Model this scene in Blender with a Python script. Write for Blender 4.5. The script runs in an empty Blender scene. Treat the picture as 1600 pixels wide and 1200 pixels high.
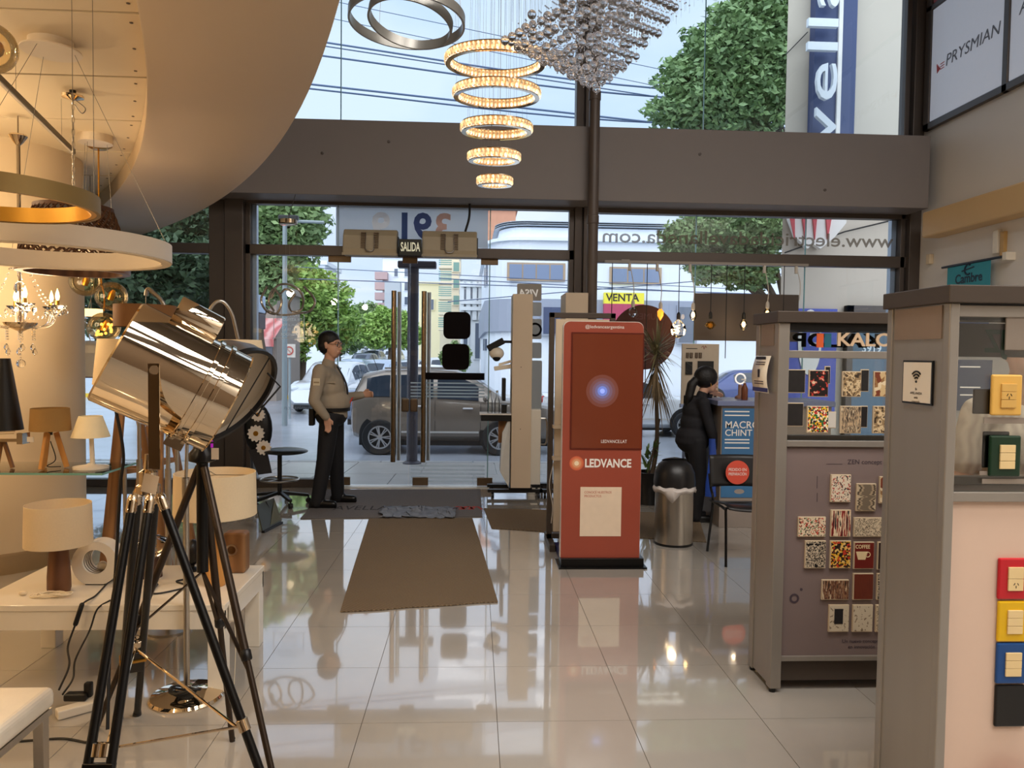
import bpy, bmesh, math, random
from mathutils import Vector, Matrix
random.seed(7)
PI = math.pi
sc = bpy.context.scene
C = sc.collection

# ------------------------------------------------------------------ camera
CAM_H, FPX = 1.64, 1190.0
CAMROT = Matrix.Rotation(-.05, 4, 'Z') @ Matrix.Rotation(PI/2-.0386, 4, 'X') @ Matrix.Rotation(.0125, 4, 'Z')
cam = bpy.data.cameras.new('camera'); cam_o = bpy.data.objects.new('camera', cam); C.objects.link(cam_o)
cam_o.matrix_world = Matrix.Translation((0, 0, CAM_H)) @ CAMROT
cam.sensor_width = 36; cam.lens = 36*FPX/1600; cam.clip_start = .05; cam.clip_end = 400
sc.camera = cam_o
# ------------------------------------------------------------------ sky and lights
w = bpy.data.worlds.new('overcast_sky'); sc.world = w; w.use_nodes = True
nt = w.node_tree; bg = nt.nodes['Background']
tc = nt.nodes.new('ShaderNodeTexCoord'); mp = nt.nodes.new('ShaderNodeMapping'); mp.inputs['Scale'].default_value = (1.5, 1.5, 4)
nz = nt.nodes.new('ShaderNodeTexNoise'); nz.inputs['Scale'].default_value = 2.2; nz.inputs['Detail'].default_value = 6
rp = nt.nodes.new('ShaderNodeValToRGB')
rp.color_ramp.elements[0].position = .35; rp.color_ramp.elements[0].color = (.66, .78, .98, 1)
rp.color_ramp.elements[1].position = .62; rp.color_ramp.elements[1].color = (.86, .92, 1.0, 1)
nt.links.new(tc.outputs['Generated'], mp.inputs[0]); nt.links.new(mp.outputs[0], nz.inputs['Vector'])
nt.links.new(nz.outputs['Fac'], rp.inputs[0]); nt.links.new(rp.outputs[0], bg.inputs[0])
bg.inputs[1].default_value = 0.92
sun = bpy.data.lights.new('soft_sun', 'SUN'); sun.energy = 3.0; sun.angle = math.radians(100); sun.color = (1, .97, .93)
sun_o = bpy.data.objects.new('soft_sun', sun); C.objects.link(sun_o)
sun_o.rotation_euler = (math.radians(48), 0, math.radians(-15))
def area(name, loc, sx, sy, power, col, rot=(0, 0, 0)):
    l = bpy.data.lights.new(name, 'AREA'); l.shape = 'RECTANGLE'; l.size = sx; l.size_y = sy; l.energy = power; l.color = col
    o = bpy.data.objects.new(name, l); C.objects.link(o); o.location = loc; o.rotation_euler = rot; return o
def point(name, loc, r, power, col):
    l = bpy.data.lights.new(name, 'POINT'); l.shadow_soft_size = r; l.energy = power; l.color = col
    o = bpy.data.objects.new(name, l); C.objects.link(o); o.location = loc; return o
WARM, NEUT = (1, .74, .45), (1, .95, .90)
for x in (-.2, 2.2, 4.4):
    for y in (-3.0, -.8, 1.3): area('unseen_ceiling_fill', (x, y, 6.55), 1.3, 1.3, 76 if y > 1 else 54, NEUT)  # unseen area lights added under the ceiling as fill for the hall
for x, y in [(-3.0, 2.2), (-4.6, 2.4), (-3.4, 4.4), (-4.9, 5.6), (-2.6, .4), (-5, -1)]:
    point('warm_downlight', (x, y, 2.72), .07, 23, WARM)
sc.view_settings.view_transform = 'Standard'; sc.view_settings.look = 'None'
sc.view_settings.exposure = 0.38; sc.view_settings.gamma = 1.0; sc.view_settings.use_curve_mapping = False

# ------------------------------------------------------------------ helpers
R3 = CAMROT.to_3x3(); O3 = Vector((0, 0, CAM_H))
def ray(px, py): return R3 @ Vector(((px-800)/FPX, -(py-600)/FPX, -1))
def at(px, py, Y): d = ray(px, py); return O3 + d*(Y/d.y)
def atx(px, py, X): d = ray(px, py); return O3 + d*(X/d.x)
def fl(px, py, z=0.): d = ray(px, py); return O3 + d*((z-CAM_H)/d.z)
def V(*a): return Vector(a)
def lin(c):
    return tuple((v/255/12.92 if v/255 <= .04045 else ((v/255+.055)/1.055)**2.4) for v in c)
MATS = {}
def M(name, c, rough=.5, metal=0., var=.06, scale=18., bump=0., bscale=60., em=0., emc=None, spec=.5, coat=0., kind=None, c2=None, stretch=(1, 1, 1), trans=0., ior=1.45):
    if name in MATS: return MATS[name]
    m = bpy.data.materials.new(name); m.use_nodes = True; n = m.node_tree.nodes; L = m.node_tree.links
    b = n['Principled BSDF']; c = lin(c)
    b.inputs['Roughness'].default_value = rough; b.inputs['Metallic'].default_value = metal
    b.inputs['Specular IOR Level'].default_value = spec; b.inputs['Coat Weight'].default_value = coat
    b.inputs['Transmission Weight'].default_value = trans; b.inputs['IOR'].default_value = ior
    t = n.new('ShaderNodeTexCoord'); mpg = n.new('ShaderNodeMapping'); mpg.inputs['Scale'].default_value = stretch
    L.new(t.outputs['Object'], mpg.inputs[0])
    mix = n.new('ShaderNodeMix'); mix.data_type = 'RGBA'
    a2 = lin(c2) if c2 else tuple(min(1, v*(1+var)) for v in c)
    a1 = c if c2 else tuple(v*(1-var) for v in c)
    mix.inputs[6].default_value = (*a1, 1); mix.inputs[7].default_value = (*a2, 1)
    if kind == 'wood':
        x = n.new('ShaderNodeTexWave'); x.inputs['Scale'].default_value = scale; x.inputs['Distortion'].default_value = 6; x.inputs['Detail'].default_value = 3; fac = x.outputs['Fac']
    elif kind == 'weave':
        x = n.new('ShaderNodeTexChecker'); x.inputs['Scale'].default_value = scale; fac = x.outputs['Fac']
    elif kind == 'voronoi':
        x = n.new('ShaderNodeTexVoronoi'); x.inputs['Scale'].default_value = scale; fac = x.outputs['Distance']
    else:
        x = n.new('ShaderNodeTexNoise'); x.inputs['Scale'].default_value = scale; x.inputs['Detail'].default_value = 5; fac = x.outputs['Fac']
    L.new(mpg.outputs[0], x.inputs['Vector']); L.new(fac, mix.inputs[0]); L.new(mix.outputs[2], b.inputs['Base Color'])
    if bump:
        y = n.new('ShaderNodeTexNoise'); y.inputs['Scale'].default_value = bscale; y.inputs['Detail'].default_value = 4; L.new(mpg.outputs[0], y.inputs['Vector'])
        bp = n.new('ShaderNodeBump'); bp.inputs['Strength'].default_value = bump; bp.inputs['Distance'].default_value = .02
        L.new(y.outputs['Fac'], bp.inputs['Height']); L.new(bp.outputs[0], b.inputs['Normal'])
    if em:
        b.inputs['Emission Color'].default_value = (*(lin(emc) if emc else c), 1); b.inputs['Emission Strength'].default_value = em
    MATS[name] = m; return m
def art(name, cols, scale=30., kind='voronoi', stretch=(1, 1, 1), rough=.4, seed=0.):
    """printed picture: hard bands of flat colours from a procedural pattern"""
    m = bpy.data.materials.new(name); m.use_nodes = True; n = m.node_tree.nodes; L = m.node_tree.links; b = n['Principled BSDF']
    b.inputs['Roughness'].default_value = rough
    t = n.new('ShaderNodeTexCoord'); mpg = n.new('ShaderNodeMapping'); mpg.inputs['Scale'].default_value = stretch; mpg.inputs['Location'].default_value = (seed, seed*1.7, seed*.6)
    L.new(t.outputs['Object'], mpg.inputs[0])
    if kind == 'voronoi':
        x = n.new('ShaderNodeTexVoronoi'); x.inputs['Scale'].default_value = scale
        sx = n.new('ShaderNodeSeparateColor'); L.new(x.outputs['Color'], sx.inputs[0]); fac = sx.outputs[0]
    elif kind == 'wave':
        x = n.new('ShaderNodeTexWave'); x.inputs['Scale'].default_value = scale; x.inputs['Distortion'].default_value = 3; fac = x.outputs['Fac']
    else:
        x = n.new('ShaderNodeTexNoise'); x.inputs['Scale'].default_value = scale; x.inputs['Detail'].default_value = 3; fac = x.outputs['Fac']
    L.new(mpg.outputs[0], x.inputs['Vector'])
    r = n.new('ShaderNodeValToRGB'); r.color_ramp.interpolation = 'CONSTANT'; e = r.color_ramp.elements
    lo, hi = (0, 1) if kind != 'noise' else (.3, .7)
    while len(e) > 1: e.remove(e[-1])
    e[0].position = 0; e[0].color = (*lin(cols[0]), 1)
    for i, c in enumerate(cols[1:], 1):
        q = e.new(lo+(hi-lo)*i/len(cols)); q.color = (*lin(c), 1)
    L.new(fac, r.inputs[0]); L.new(r.outputs[0], b.inputs['Base Color'])
    return m
def glass(name, tint=(1, 1, 1), refl=1., rough=0., f0=.0):
    """clear sheet glass: lets light straight through and mirrors by Fresnel"""
    m = bpy.data.materials.new(name); m.use_nodes = True; n = m.node_tree.nodes; L = m.node_tree.links; n.clear()
    o = n.new('ShaderNodeOutputMaterial'); tr = n.new('ShaderNodeBsdfTransparent'); tr.inputs[0].default_value = (*tint, 1)
    g = n.new('ShaderNodeBsdfGlossy'); g.inputs['Roughness'].default_value = rough
    fr = n.new('ShaderNodeFresnel'); fr.inputs[0].default_value = 1.45
    mu = n.new('ShaderNodeMath'); mu.operation = 'MULTIPLY_ADD'; mu.inputs[1].default_value = refl; mu.inputs[2].default_value = f0; mu.use_clamp = True
    mx = n.new('ShaderNodeMixShader'); L.new(fr.outputs[0], mu.inputs[0]); L.new(mu.outputs[0], mx.inputs[0])
    L.new(tr.outputs[0], mx.inputs[1]); L.new(g.outputs[0], mx.inputs[2]); L.new(mx.outputs[0], o.inputs[0])
    return m
def film(name, col, alpha, rough=.5, tl_mix=.5):
    """translucent printed film on glass"""
    m = bpy.data.materials.new(name); m.use_nodes = True; n = m.node_tree.nodes; L = m.node_tree.links; n.clear()
    o = n.new('ShaderNodeOutputMaterial'); tr = n.new('ShaderNodeBsdfTransparent')
    d = n.new('ShaderNodeBsdfDiffuse'); d.inputs[0].default_value = (*lin(col), 1)
    tl = n.new('ShaderNodeBsdfTranslucent'); tl.inputs[0].default_value = (*lin(col), 1)
    a = n.new('ShaderNodeAddShader'); mx = n.new('ShaderNodeMixShader'); mx.inputs[0].default_value = alpha
    m2 = n.new('ShaderNodeMixShader'); m2.inputs[0].default_value = tl_mix
    L.new(d.outputs[0], m2.inputs[1]); L.new(tl.outputs[0], m2.inputs[2])
    L.new(tr.outputs[0], mx.inputs[1]); L.new(m2.outputs[0], mx.inputs[2]); L.new(mx.outputs[0], o.inputs[0])
    return m
MW = {}
class MB:
    def __init__(s): s.v = []; s.f = []; s.mi = []; s.cur = 0
    def add(s, vs, fs):
        k = len(s.v); s.v += [Vector(p) for p in vs]; s.f += [[i+k for i in f] for f in fs]; s.mi += [s.cur]*len(fs); return s
    def m(s, i): s.cur = i; return s
    def box(s, a, b):
        x0, y0, z0 = (min(a[i], b[i]) for i in range(3)); x1, y1, z1 = (max(a[i], b[i]) for i in range(3))
        return s.add([(x0,y0,z0),(x1,y0,z0),(x1,y1,z0),(x0,y1,z0),(x0,y0,z1),(x1,y0,z1),(x1,y1,z1),(x0,y1,z1)],
                     [(0,3,2,1),(4,5,6,7),(0,1,5,4),(1,2,6,5),(2,3,7,6),(3,0,4,7)])
    def obox(s, c, ax, ay, az):   # centre and three half-axis vectors
        c, ax, ay, az = Vector(c), Vector(ax), Vector(ay), Vector(az)
        return s.add([c+i*ax+j*ay+k*az for k in (-1, 1) for i, j in ((-1,-1),(1,-1),(1,1),(-1,1))],
                     [(0,3,2,1),(4,5,6,7),(0,1,5,4),(1,2,6,5),(2,3,7,6),(3,0,4,7)])
    def bar(s, p, q, w, d, up=(0, 0, 1)):
        p, q = Vector(p), Vector(q); a = (q-p); L = a.length; a.normalize(); u = Vector(up)
        if abs(a.dot(u)) > .98: u = Vector((0, 1, 0))
        r = a.cross(u).normalized(); u = r.cross(a).normalized()
        return s.obox((p+q)/2, r*w/2, u*d/2, a*L/2)
    def tube(s, pts, r, n=8, closed=False, cap=True):
        pts = [Vector(p) for p in pts]; N = len(pts); rs = r if isinstance(r, (list, tuple)) else [r]*N
        tg = []
        for i in range(N):
            a = pts[(i-1) % N] if (i or closed) else pts[0]; b = pts[(i+1) % N] if (i < N-1 or closed) else pts[-1]
            tg.append((b-a).normalized() if (b-a).length > 1e-9 else Vector((0, 0, 1)))
        u = tg[0].orthogonal().normalized(); vs = []
        for i in range(N):
            u = (u - tg[i]*u.dot(tg[i])); u = u.normalized() if u.length > 1e-6 else tg[i].orthogonal().normalized()
            v = tg[i].cross(u)
            vs += [pts[i] + (u*math.cos(2*PI*k/n) + v*math.sin(2*PI*k/n))*rs[i] for k in range(n)]
        fs = []
        for i in range(N if closed else N-1):
            j = (i+1) % N
            fs += [(i*n+k, i*n+(k+1) % n, j*n+(k+1) % n, j*n+k) for k in range(n)]
        if cap and not closed: fs += [tuple(range(n))[::-1], tuple((N-1)*n+k for k in range(n))]
        return s.add(vs, fs)
    def cyl(s, p, q, r, r2=None, n=16): return s.tube([p, q], [r, r if r2 is None else r2], n)
    def lathe(s, prof, c=(0, 0, 0), axis=(0, 0, 1), n=24, cap=True, a0=0, a1=2*PI):
        c = Vector(c); ax = Vector(axis).normalized(); u = Vector((1, 0, 0)) if abs(ax.x) < .9 else Vector((0, 1, 0))
        u = (u-ax*u.dot(ax)).normalized(); v = ax.cross(u); vs = []; full = abs(a1-a0-2*PI) < 1e-6; m = n if full else n+1
        for r, z in prof: vs += [c+ax*z+(u*math.cos(a0+(a1-a0)*k/n)+v*math.sin(a0+(a1-a0)*k/n))*r for k in range(m)]
        fs = [(i*m+k, i*m+(k+1) % m, (i+1)*m+(k+1) % m, (i+1)*m+k) for i in range(len(prof)-1) for k in range(n)]
        if cap and full:
            if prof[0][0] > 1e-5: fs.append(tuple(range(m))[::-1])
            if prof[-1][0] > 1e-5: fs.append(tuple((len(prof)-1)*m+k for k in range(m)))
        return s.add(vs, fs)
    def ball(s, c, r, n=12, sq=(1, 1, 1), rot=None):
        c = Vector(c); vs = []; h = n//2+1
        for i in range(h):
            t = PI*i/(h-1)
            for k in range(n):
                p = Vector((math.sin(t)*math.cos(2*PI*k/n)*r*sq[0], math.sin(t)*math.sin(2*PI*k/n)*r*sq[1], math.cos(t)*r*sq[2]))
                vs.append(c + (rot @ p if rot else p))
        return s.add(vs, [(i*n+k, (i+1)*n+k, (i+1)*n+(k+1) % n, i*n+(k+1) % n) for i in range(h-1) for k in range(n)])
    def caps(s, p, q, r, r2=None, n=12):   # tapered capsule
        p, q = Vector(p), Vector(q); r2 = r if r2 is None else r2; a = (q-p).normalized() if (q-p).length > 1e-6 else Vector((0, 0, 1))
        pr = [(p-a*r*math.cos(t), max(1e-4, r*math.sin(t))) for t in (0.05, .5, 1.0, 1.57)] + [(q+a*r2*math.cos(t), max(1e-4, r2*math.sin(t))) for t in (1.57, 1.0, .5, .05)]
        return s.tube([x[0] for x in pr], [x[1] for x in pr], n)
    def prism(s, poly, off):    # polygon (3D points) extruded by a vector
        n = len(poly); off = Vector(off); p = [Vector(x) for x in poly]
        return s.add(p+[x+off for x in p], [tuple(range(n))[::-1], tuple(range(n, 2*n))]+[(i, (i+1) % n, n+(i+1) % n, n+i) for i in range(n)])
    def ring(s, r0, r1, z0, z1, c=(0, 0, 0), axis=(0, 0, 1), n=48):   # flat band ring, rectangular section
        return s.lathe([(r0, z0), (r1, z0), (r1, z1), (r0, z1), (r0, z0)], c, axis, n, cap=False)
    def build(s, name, mat, parent=None, local=False, smooth=False, bevel=0, seg=2, loc=None, rotz=0, sub=0, fix=True):
        me = bpy.data.meshes.new(name)
        if parent is not None:
            inv = MW[parent.name].inverted(); vs = s.v if local else [inv @ p for p in s.v]; mw = MW[parent.name]
        else:
            mw = Matrix.Translation(loc) @ Matrix.Rotation(rotz, 4, 'Z') if loc is not None else Matrix.Identity(4)
            inv = mw.inverted(); vs = s.v if local else [inv @ p for p in s.v]
        me.from_pydata(vs, [], s.f)
        for x in (mat if isinstance(mat, (list, tuple)) else [mat]): me.materials.append(x)
        if max(s.mi, default=0): me.polygons.foreach_set('material_index', s.mi)
        if fix:
            bm = bmesh.new(); bm.from_mesh(me); bmesh.ops.recalc_face_normals(bm, faces=bm.faces); bm.to_mesh(me); bm.free()
        if smooth:
            me.polygons.foreach_set('use_smooth', [True]*len(me.polygons)); me.set_sharp_from_angle(angle=math.radians(40))
        o = bpy.data.objects.new(name, me); C.objects.link(o)
        if parent is not None: o.parent = parent
        elif loc is not None: o.location = loc; o.rotation_euler = (0, 0, rotz)
        MW[o.name] = mw
        if bevel:
            b = o.modifiers.new('bevel', 'BEVEL'); b.width = bevel; b.segments = seg; b.limit_method = 'ANGLE'
        if sub:
            b = o.modifiers.new('sub', 'SUBSURF'); b.levels = sub; b.render_levels = sub
        return o
def thing(name, label, cat, loc=(0, 0, 0), rotz=0, group=None):
    o = bpy.data.objects.new(name, None); C.objects.link(o); o.location = loc; o.rotation_euler = (0, 0, rotz); o.empty_display_size = .1
    MW[o.name] = Matrix.Translation(loc) @ Matrix.Rotation(rotz, 4, 'Z')
    return tag(o, label, cat, group)
def tag(o, label, cat=None, group=None, kind=None):
    o['label'] = label
    if cat: o['category'] = cat
    if group: o['group'] = group
    if kind: o['kind'] = kind
    return o
def struct(o, label=None):
    o['kind'] = 'structure'
    if label: o['label'] = label
    return o
def copy_tree(o, parent=None):
    c = o.copy(); C.objects.link(c); c.parent = parent
    MW[c.name] = MW[o.name]
    for ch in o.children: copy_tree(ch, c)
    return c
def place(o, loc, rotz=0, **kw):
    o.location = loc; o.rotation_euler = (0, 0, rotz); MW[o.name] = Matrix.Translation(loc) @ Matrix.Rotation(rotz, 4, 'Z')
    for k, v in kw.items(): o[k] = v
    return o
TXT = {}
def text(s, mat, origin, right, up, h, parent, name='lettering', align='CENTER', ext=.002, bold=0., width=None, slant=0., label=None, spacing=1., xs=1.):
    """flat or raised letters: h is the capital height, origin the baseline anchor"""
    key = (s, align, bold, slant, spacing)
    if key not in TXT:
        cu = bpy.data.curves.new('lettering', 'FONT'); cu.body = s; cu.align_x = align; cu.size = 1; cu.resolution_u = 3; cu.offset = bold; cu.shear = slant; cu.space_character = spacing
        o = bpy.data.objects.new('lettering', cu); C.objects.link(o)
        dg = bpy.context.evaluated_depsgraph_get(); me = bpy.data.meshes.new_from_object(o.evaluated_get(dg))
        TXT[key] = ([v.co.copy() for v in me.vertices], [list(p.vertices) for p in me.polygons])
        bpy.data.objects.remove(o); bpy.data.curves.remove(cu); bpy.data.meshes.remove(me)
    vs, fs = TXT[key]; r = Vector(right).normalized(); u = Vector(up).normalized(); n = r.cross(u)
    k = h/.69; kx = k*xs
    if width:
        xs = [v.x for v in vs]; kx = width/(max(xs)-min(xs))
    mb = MB(); og = Vector(origin); n0 = len(vs)
    mb.v = [og + r*v.x*kx + u*v.y*k + n*ext for v in vs]; mb.f = [list(f) for f in fs]; mb.mi = [0]*len(fs)
    if ext:   # side walls so that letters have thickness
        from collections import Counter
        ed = Counter(); di = {}
        for f in fs:
            for a, b in zip(f, f[1:]+f[:1]):
                ed[tuple(sorted((a, b)))] += 1; di[tuple(sorted((a, b)))] = (a, b)
        mb.v += [p - n*ext for p in mb.v[:n0]]
        for e, q in ed.items():
            if q == 1:
                a, b = di[e]; mb.f.append([b, a, a+n0, b+n0]); mb.mi.append(0)
    o = mb.build(name, mat, parent, fix=False)
    if label: o['label'] = label
    return o
def arc(c, r, a0, a1, n, u=(1, 0, 0), v=(0, 0, 1)):
    c, u, v = Vector(c), Vector(u), Vector(v)
    return [c+(u*math.cos(a0+(a1-a0)*i/n)+v*math.sin(a0+(a1-a0)*i/n))*r for i in range(n+1)]
def bez(p, n=10):   # Catmull-Rom through points
    p = [Vector(x) for x in p]; q = [p[0]*2-p[1]]+p+[p[-1]*2-p[-2]]; out = []
    for i in range(1, len(q)-2):
        a, b, c, d = q[i-1:i+3]
        for k in range(n):
            t = k/n; out.append(.5*((2*b)+(c-a)*t+(2*a-5*b+4*c-d)*t*t+(3*b-a-3*c+d)*t**3))
    return out+[p[-1]]

# ------------------------------------------------------------------ materials
m_tile = M('polished_tile', (180, 173, 163), .07, var=.05, scale=5, spec=.8, coat=1.)
m_grout = M('grout', (120, 108, 94), .8)
m_fascia = M('dark_brown_fascia', (126, 118, 114), .55, var=.04, scale=3)
m_frame = M('brown_anodised_frame', (86, 77, 71), .4, .3, var=.05, scale=6)
m_white = M('white_paint', (226, 220, 212), .6, var=.02, scale=3)
m_cream = M('cream_plaster', (224, 204, 172), .65, var=.03, scale=3)
m_soffit = M('cream_soffit_paint', (200, 178, 148), .55, var=.02, scale=2)
m_panel = M('ceiling_board', (226, 208, 176), .6, var=.03, scale=4)
m_chrome = M('chrome', (226, 210, 186), .04, 1., var=.01)
m_steel = M('brushed_steel', (190, 184, 174), .28, 1., var=.08, scale=60, stretch=(1, 1, .05))
m_alu = M('grey_aluminium', (150, 143, 134), .36, .35, var=.07, scale=14, stretch=(1, 1, .1))
m_alud = M('dark_aluminium', (104, 90, 76), .38, .6, var=.06)  # one even darker aluminium tone for fins, grooves and samples
m_dark = M('dark_metal_cap', (78, 68, 60), .45, .3)
m_black = M('black_plastic', (18, 17, 17), .4, var=.1)
m_blackm = M('black_metal', (14, 13, 13), .3, .2)
m_gold = M('brushed_brass', (196, 146, 60), .3, 1., var=.05)
m_wood = M('oak_wood', (150, 108, 68), .45, kind='wood', c2=(122, 84, 50), scale=4, stretch=(1, 1, .15))
m_wood2 = M('honey_wood', (206, 148, 78), .4, kind='wood', c2=(180, 122, 58), scale=5, stretch=(1, 1, .12))
m_walnut = M('walnut_wood', (122, 82, 54), .4, kind='wood', c2=(94, 60, 40), scale=5, stretch=(1, 1, .12))
m_linen = M('linen_shade', (226, 204, 168), .85, bump=.15, bscale=300, var=.05, scale=120)
m_tan = M('tan_fabric_shade', (158, 122, 70), .85, bump=.15, bscale=300, var=.07, scale=120)
m_beige = M('beige_laminate', (206, 187, 162), .5, var=.02, scale=3)
m_lacq = M('white_lacquer', (236, 226, 208), .25, var=.015, scale=3, coat=.2)
m_cable = M('black_cable', (20, 18, 16), .5)
m_wire = M('steel_wire', (140, 134, 126), .35, .8)
m_pane = glass('window_glass', (.93, .965, 1.0), .9)
m_tint = glass('blue_tinted_glass', (.88, .95, 1.0), 1.0)
m_clear = glass('clear_glass', (.97, .98, .97), 1.2)
m_edge = M('green_glass_edge', (120, 172, 158), .15, em=0., var=.05)
m_amber = glass('amber_bulb_glass', (.985, .90, .70), .8, f0=.02)
m_crystal = M('cut_crystal', (250, 250, 252), .0, trans=1., ior=1.5, var=0)
m_bulb = M('lit_bulb', (255, 214, 140), .4, em=7, emc=(255, 205, 130))
m_skin = M('skin', (200, 154, 128), .5, var=.05, scale=30)
m_hair = M('black_hair', (18, 15, 14), .45, bump=.3, bscale=120)
m_letw = M('white_letters', (238, 232, 224), .5, var=0)
m_letd = M('dark_letters', (52, 44, 42), .5, var=0)
# ================================================================== the room
FY = 9.35            # glass plane of the shop front
XL, XR, YB, ZC = -6.9, 5.5, -5.5, 6.6
# floor with single tiles
fo = MB().box((XL, YB, -.12), (XR, 9.5, -.006)).build('floor', m_grout); struct(fo)
TS = .6
tl = MB().box((-.2985, -.2985, -.012), (.2985, .2985, 0)).build('tile', m_tile, fo)
first = True
for i in range(-10, 9):
    for j in range(-8, 10):
        x, y = .12+TS*(i+.5), 3.34+TS*(j+.5)
        if x < XL+.3 or x > XR+.2: continue
        o = tl if first else tl.copy()
        if not first: C.objects.link(o); o.parent = fo
        o.location = (x, y, 0); first = False
o = MB().box((XL, YB, -.012), (XR, 3.34-8*TS-.003, 0)).build('tile_field', m_tile, fo)
struct(MB().box((XL, YB-.2, -.1), (XR, YB, ZC)).build('wall_back', M('dark_back_wall', (112, 94, 76), .7)))
struct(MB().box((XL-.2, YB, -.1), (XL, 9.45, ZC)).build('wall_left', m_cream))
struct(MB().box((XL-.2, YB-.2, ZC), (XR+.2, 9.6, ZC+.2)).build('ceiling', M('dark_ceiling', (112, 104, 96), .7)))
# right wall with the ledge and the framed film panels above it
wr = MB().box((XR, YB, -.1), (XR+.2, 9.45, ZC)).build('wall_right', m_white); struct(wr)
m_ledge = M('warm_lit_ledge', (214, 178, 126), .5, var=.04, scale=3)  # warm cove light put into the beige of the ledge
o = MB().box((5.28, YB+.1, 3.08), (XR, 8.84, 3.38)).build('ledge', m_ledge, wr, bevel=.02)
MB().box((5.46, YB+.1, 2.2), (XR, 8.84, 2.215)).build('panel_joint', M('wall_joint', (150, 138, 124), .7), wr)
t6 = struct(MB().box((5.44, 9.05, 4.42), (XR, 9.16, ZC)).box((5.44, 2.5, 4.42), (XR, 9.16, 4.50)).box((5.44, 2.5, 5.84), (XR, 9.16, 5.90))
            .box((5.44, 7.69, 4.42), (XR, 7.77, ZC)).box((5.44, 6.2, 4.42), (XR, 6.28, ZC)).box((5.44, 4.6, 4.42), (XR, 4.68, ZC)).build('trim_1', m_frame, bevel=.006))
t6['label'] = 'dark metal frame of the high panels'
m_film = M('white_glowing_film', (206, 208, 214), .4, var=.02, em=.18, emc=(205, 215, 235))  # weak emission in the sheet stands for light from behind it
def wallpanel(y0, y1, z0, z1, label, mat=m_film):
    t = thing('wall_panel', label, 'panel', (5.47, (y0+y1)/2, z0), 0, 'white panels high on the right wall')
    MB().box((5.455, y0, z0), (5.475, y1, z1)).build('film_sheet', mat, t); return t
pr1 = wallpanel(7.78, 9.04, 4.51, 5.83, 'white panel with grey PRYSMIAN lettering high on the right wall')
m_gl = M('grey_letters', (108, 108, 116), .5, var=0); m_rl = M('red_mark', (196, 70, 66), .5, var=0)
DN = V(0, -1, 0)   # to the right as seen from inside when facing +X
text('PRYSMIAN', m_gl, atx(1477, 104, 5.452), DN, (0, 0, 1), .13, pr1, align='LEFT', slant=.15, width=.92)
mk = MB()
b0 = atx(1464, 108, 5.452)
for i in range(4): mk.bar(b0+V(0, -.018*i, .055-.02*i), b0+V(0, -.018*i-.01, -.05+.01*i), .004, .014)
for i in range(3): mk.bar(b0+V(0, -.07, .03-.03*i), b0+V(0, -.14, .035-.03*i), .014, .004)
mk.build('logo_mark', m_rl, pr1)
wallpanel(6.29, 7.68, 4.51, 5.83, 'white panel at the right edge with the start of grey lettering')
p3 = [o for o in C.objects if o.name.startswith('wall_panel')][-1]
text('ATOMLUX'[:1], m_gl, atx(1592, 24, 5.452), DN, (0, 0, 1), .14, p3, align='LEFT', slant=.15)
m_pink = M('pink_film', (190, 96, 104), .4, var=.05)
wallpanel(7.78, 9.04, 5.91, 6.55, 'pink panel above the PRYSMIAN panel', m_pink)
wallpanel(4.69, 6.19, 4.51, 5.83, 'blank white panel nearest the camera on the right wall')
# fascia beam, columns, pipe
bm_ = MB().box((-6.85, 8.85, 3.435), (5.36, 9.28, 4.285)).build('trim_2', m_fascia, bevel=.006); struct(bm_, 'dark brown fascia beam across the shop front')
for x, y0 in ((-1.75, 3.9), (-1.0, 4.05), (2.6, 4.0), (4.1, 3.62)):
    MB().lathe([(0, -.012), (.016, -.01), (.018, 0)], (x, 8.85, y0), (0, 1, 0), 10).build('screw_cap', m_frame, bm_)
struct(MB().box((-3.16, 9.26, 0), (-2.98, 9.44, 6.6)).box((-2.96, 9.2, 0), (-2.74, 9.44, 3.5)).box((-2.99, 9.3, 0), (-2.95, 9.4, 6.6)).build('trim_3', m_frame, bevel=.008), 'brown corner column of the shop front')
struct(MB().box((1.2, 9.24, 0), (1.29, 9.44, 6.6)).box((1.31, 9.24, 0), (1.40, 9.44, 6.6)).box((1.28, 9.3, 0), (1.32, 9.42, 6.6)).build('trim_4', m_frame, bevel=.006), 'brown mullion between the door bay and the right bay')
pp = MB().cyl((1.345, 8.76, 0), (1.345, 8.76, 6.6), .062, n=20)
for z in (1.2, 3.2, 4.6): pp.lathe([(.062, -.05), (.07, -.045), (.07, .045), (.062, .05)], (1.345, 8.76, z), n=20, cap=False)
struct(pp.build('trim_5', M('painted_pipe', (88, 76, 68), .4), smooth=True), 'round painted pipe standing in front of the beam')
struct(MB().box((5.36, 9.22, 0), (5.5, 9.44, 6.6)).box((5.28, 9.28, 0), (5.34, 9.42, 6.6)).build('trim_6', m_frame, bevel=.006), 'brown column at the right wall')
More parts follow.
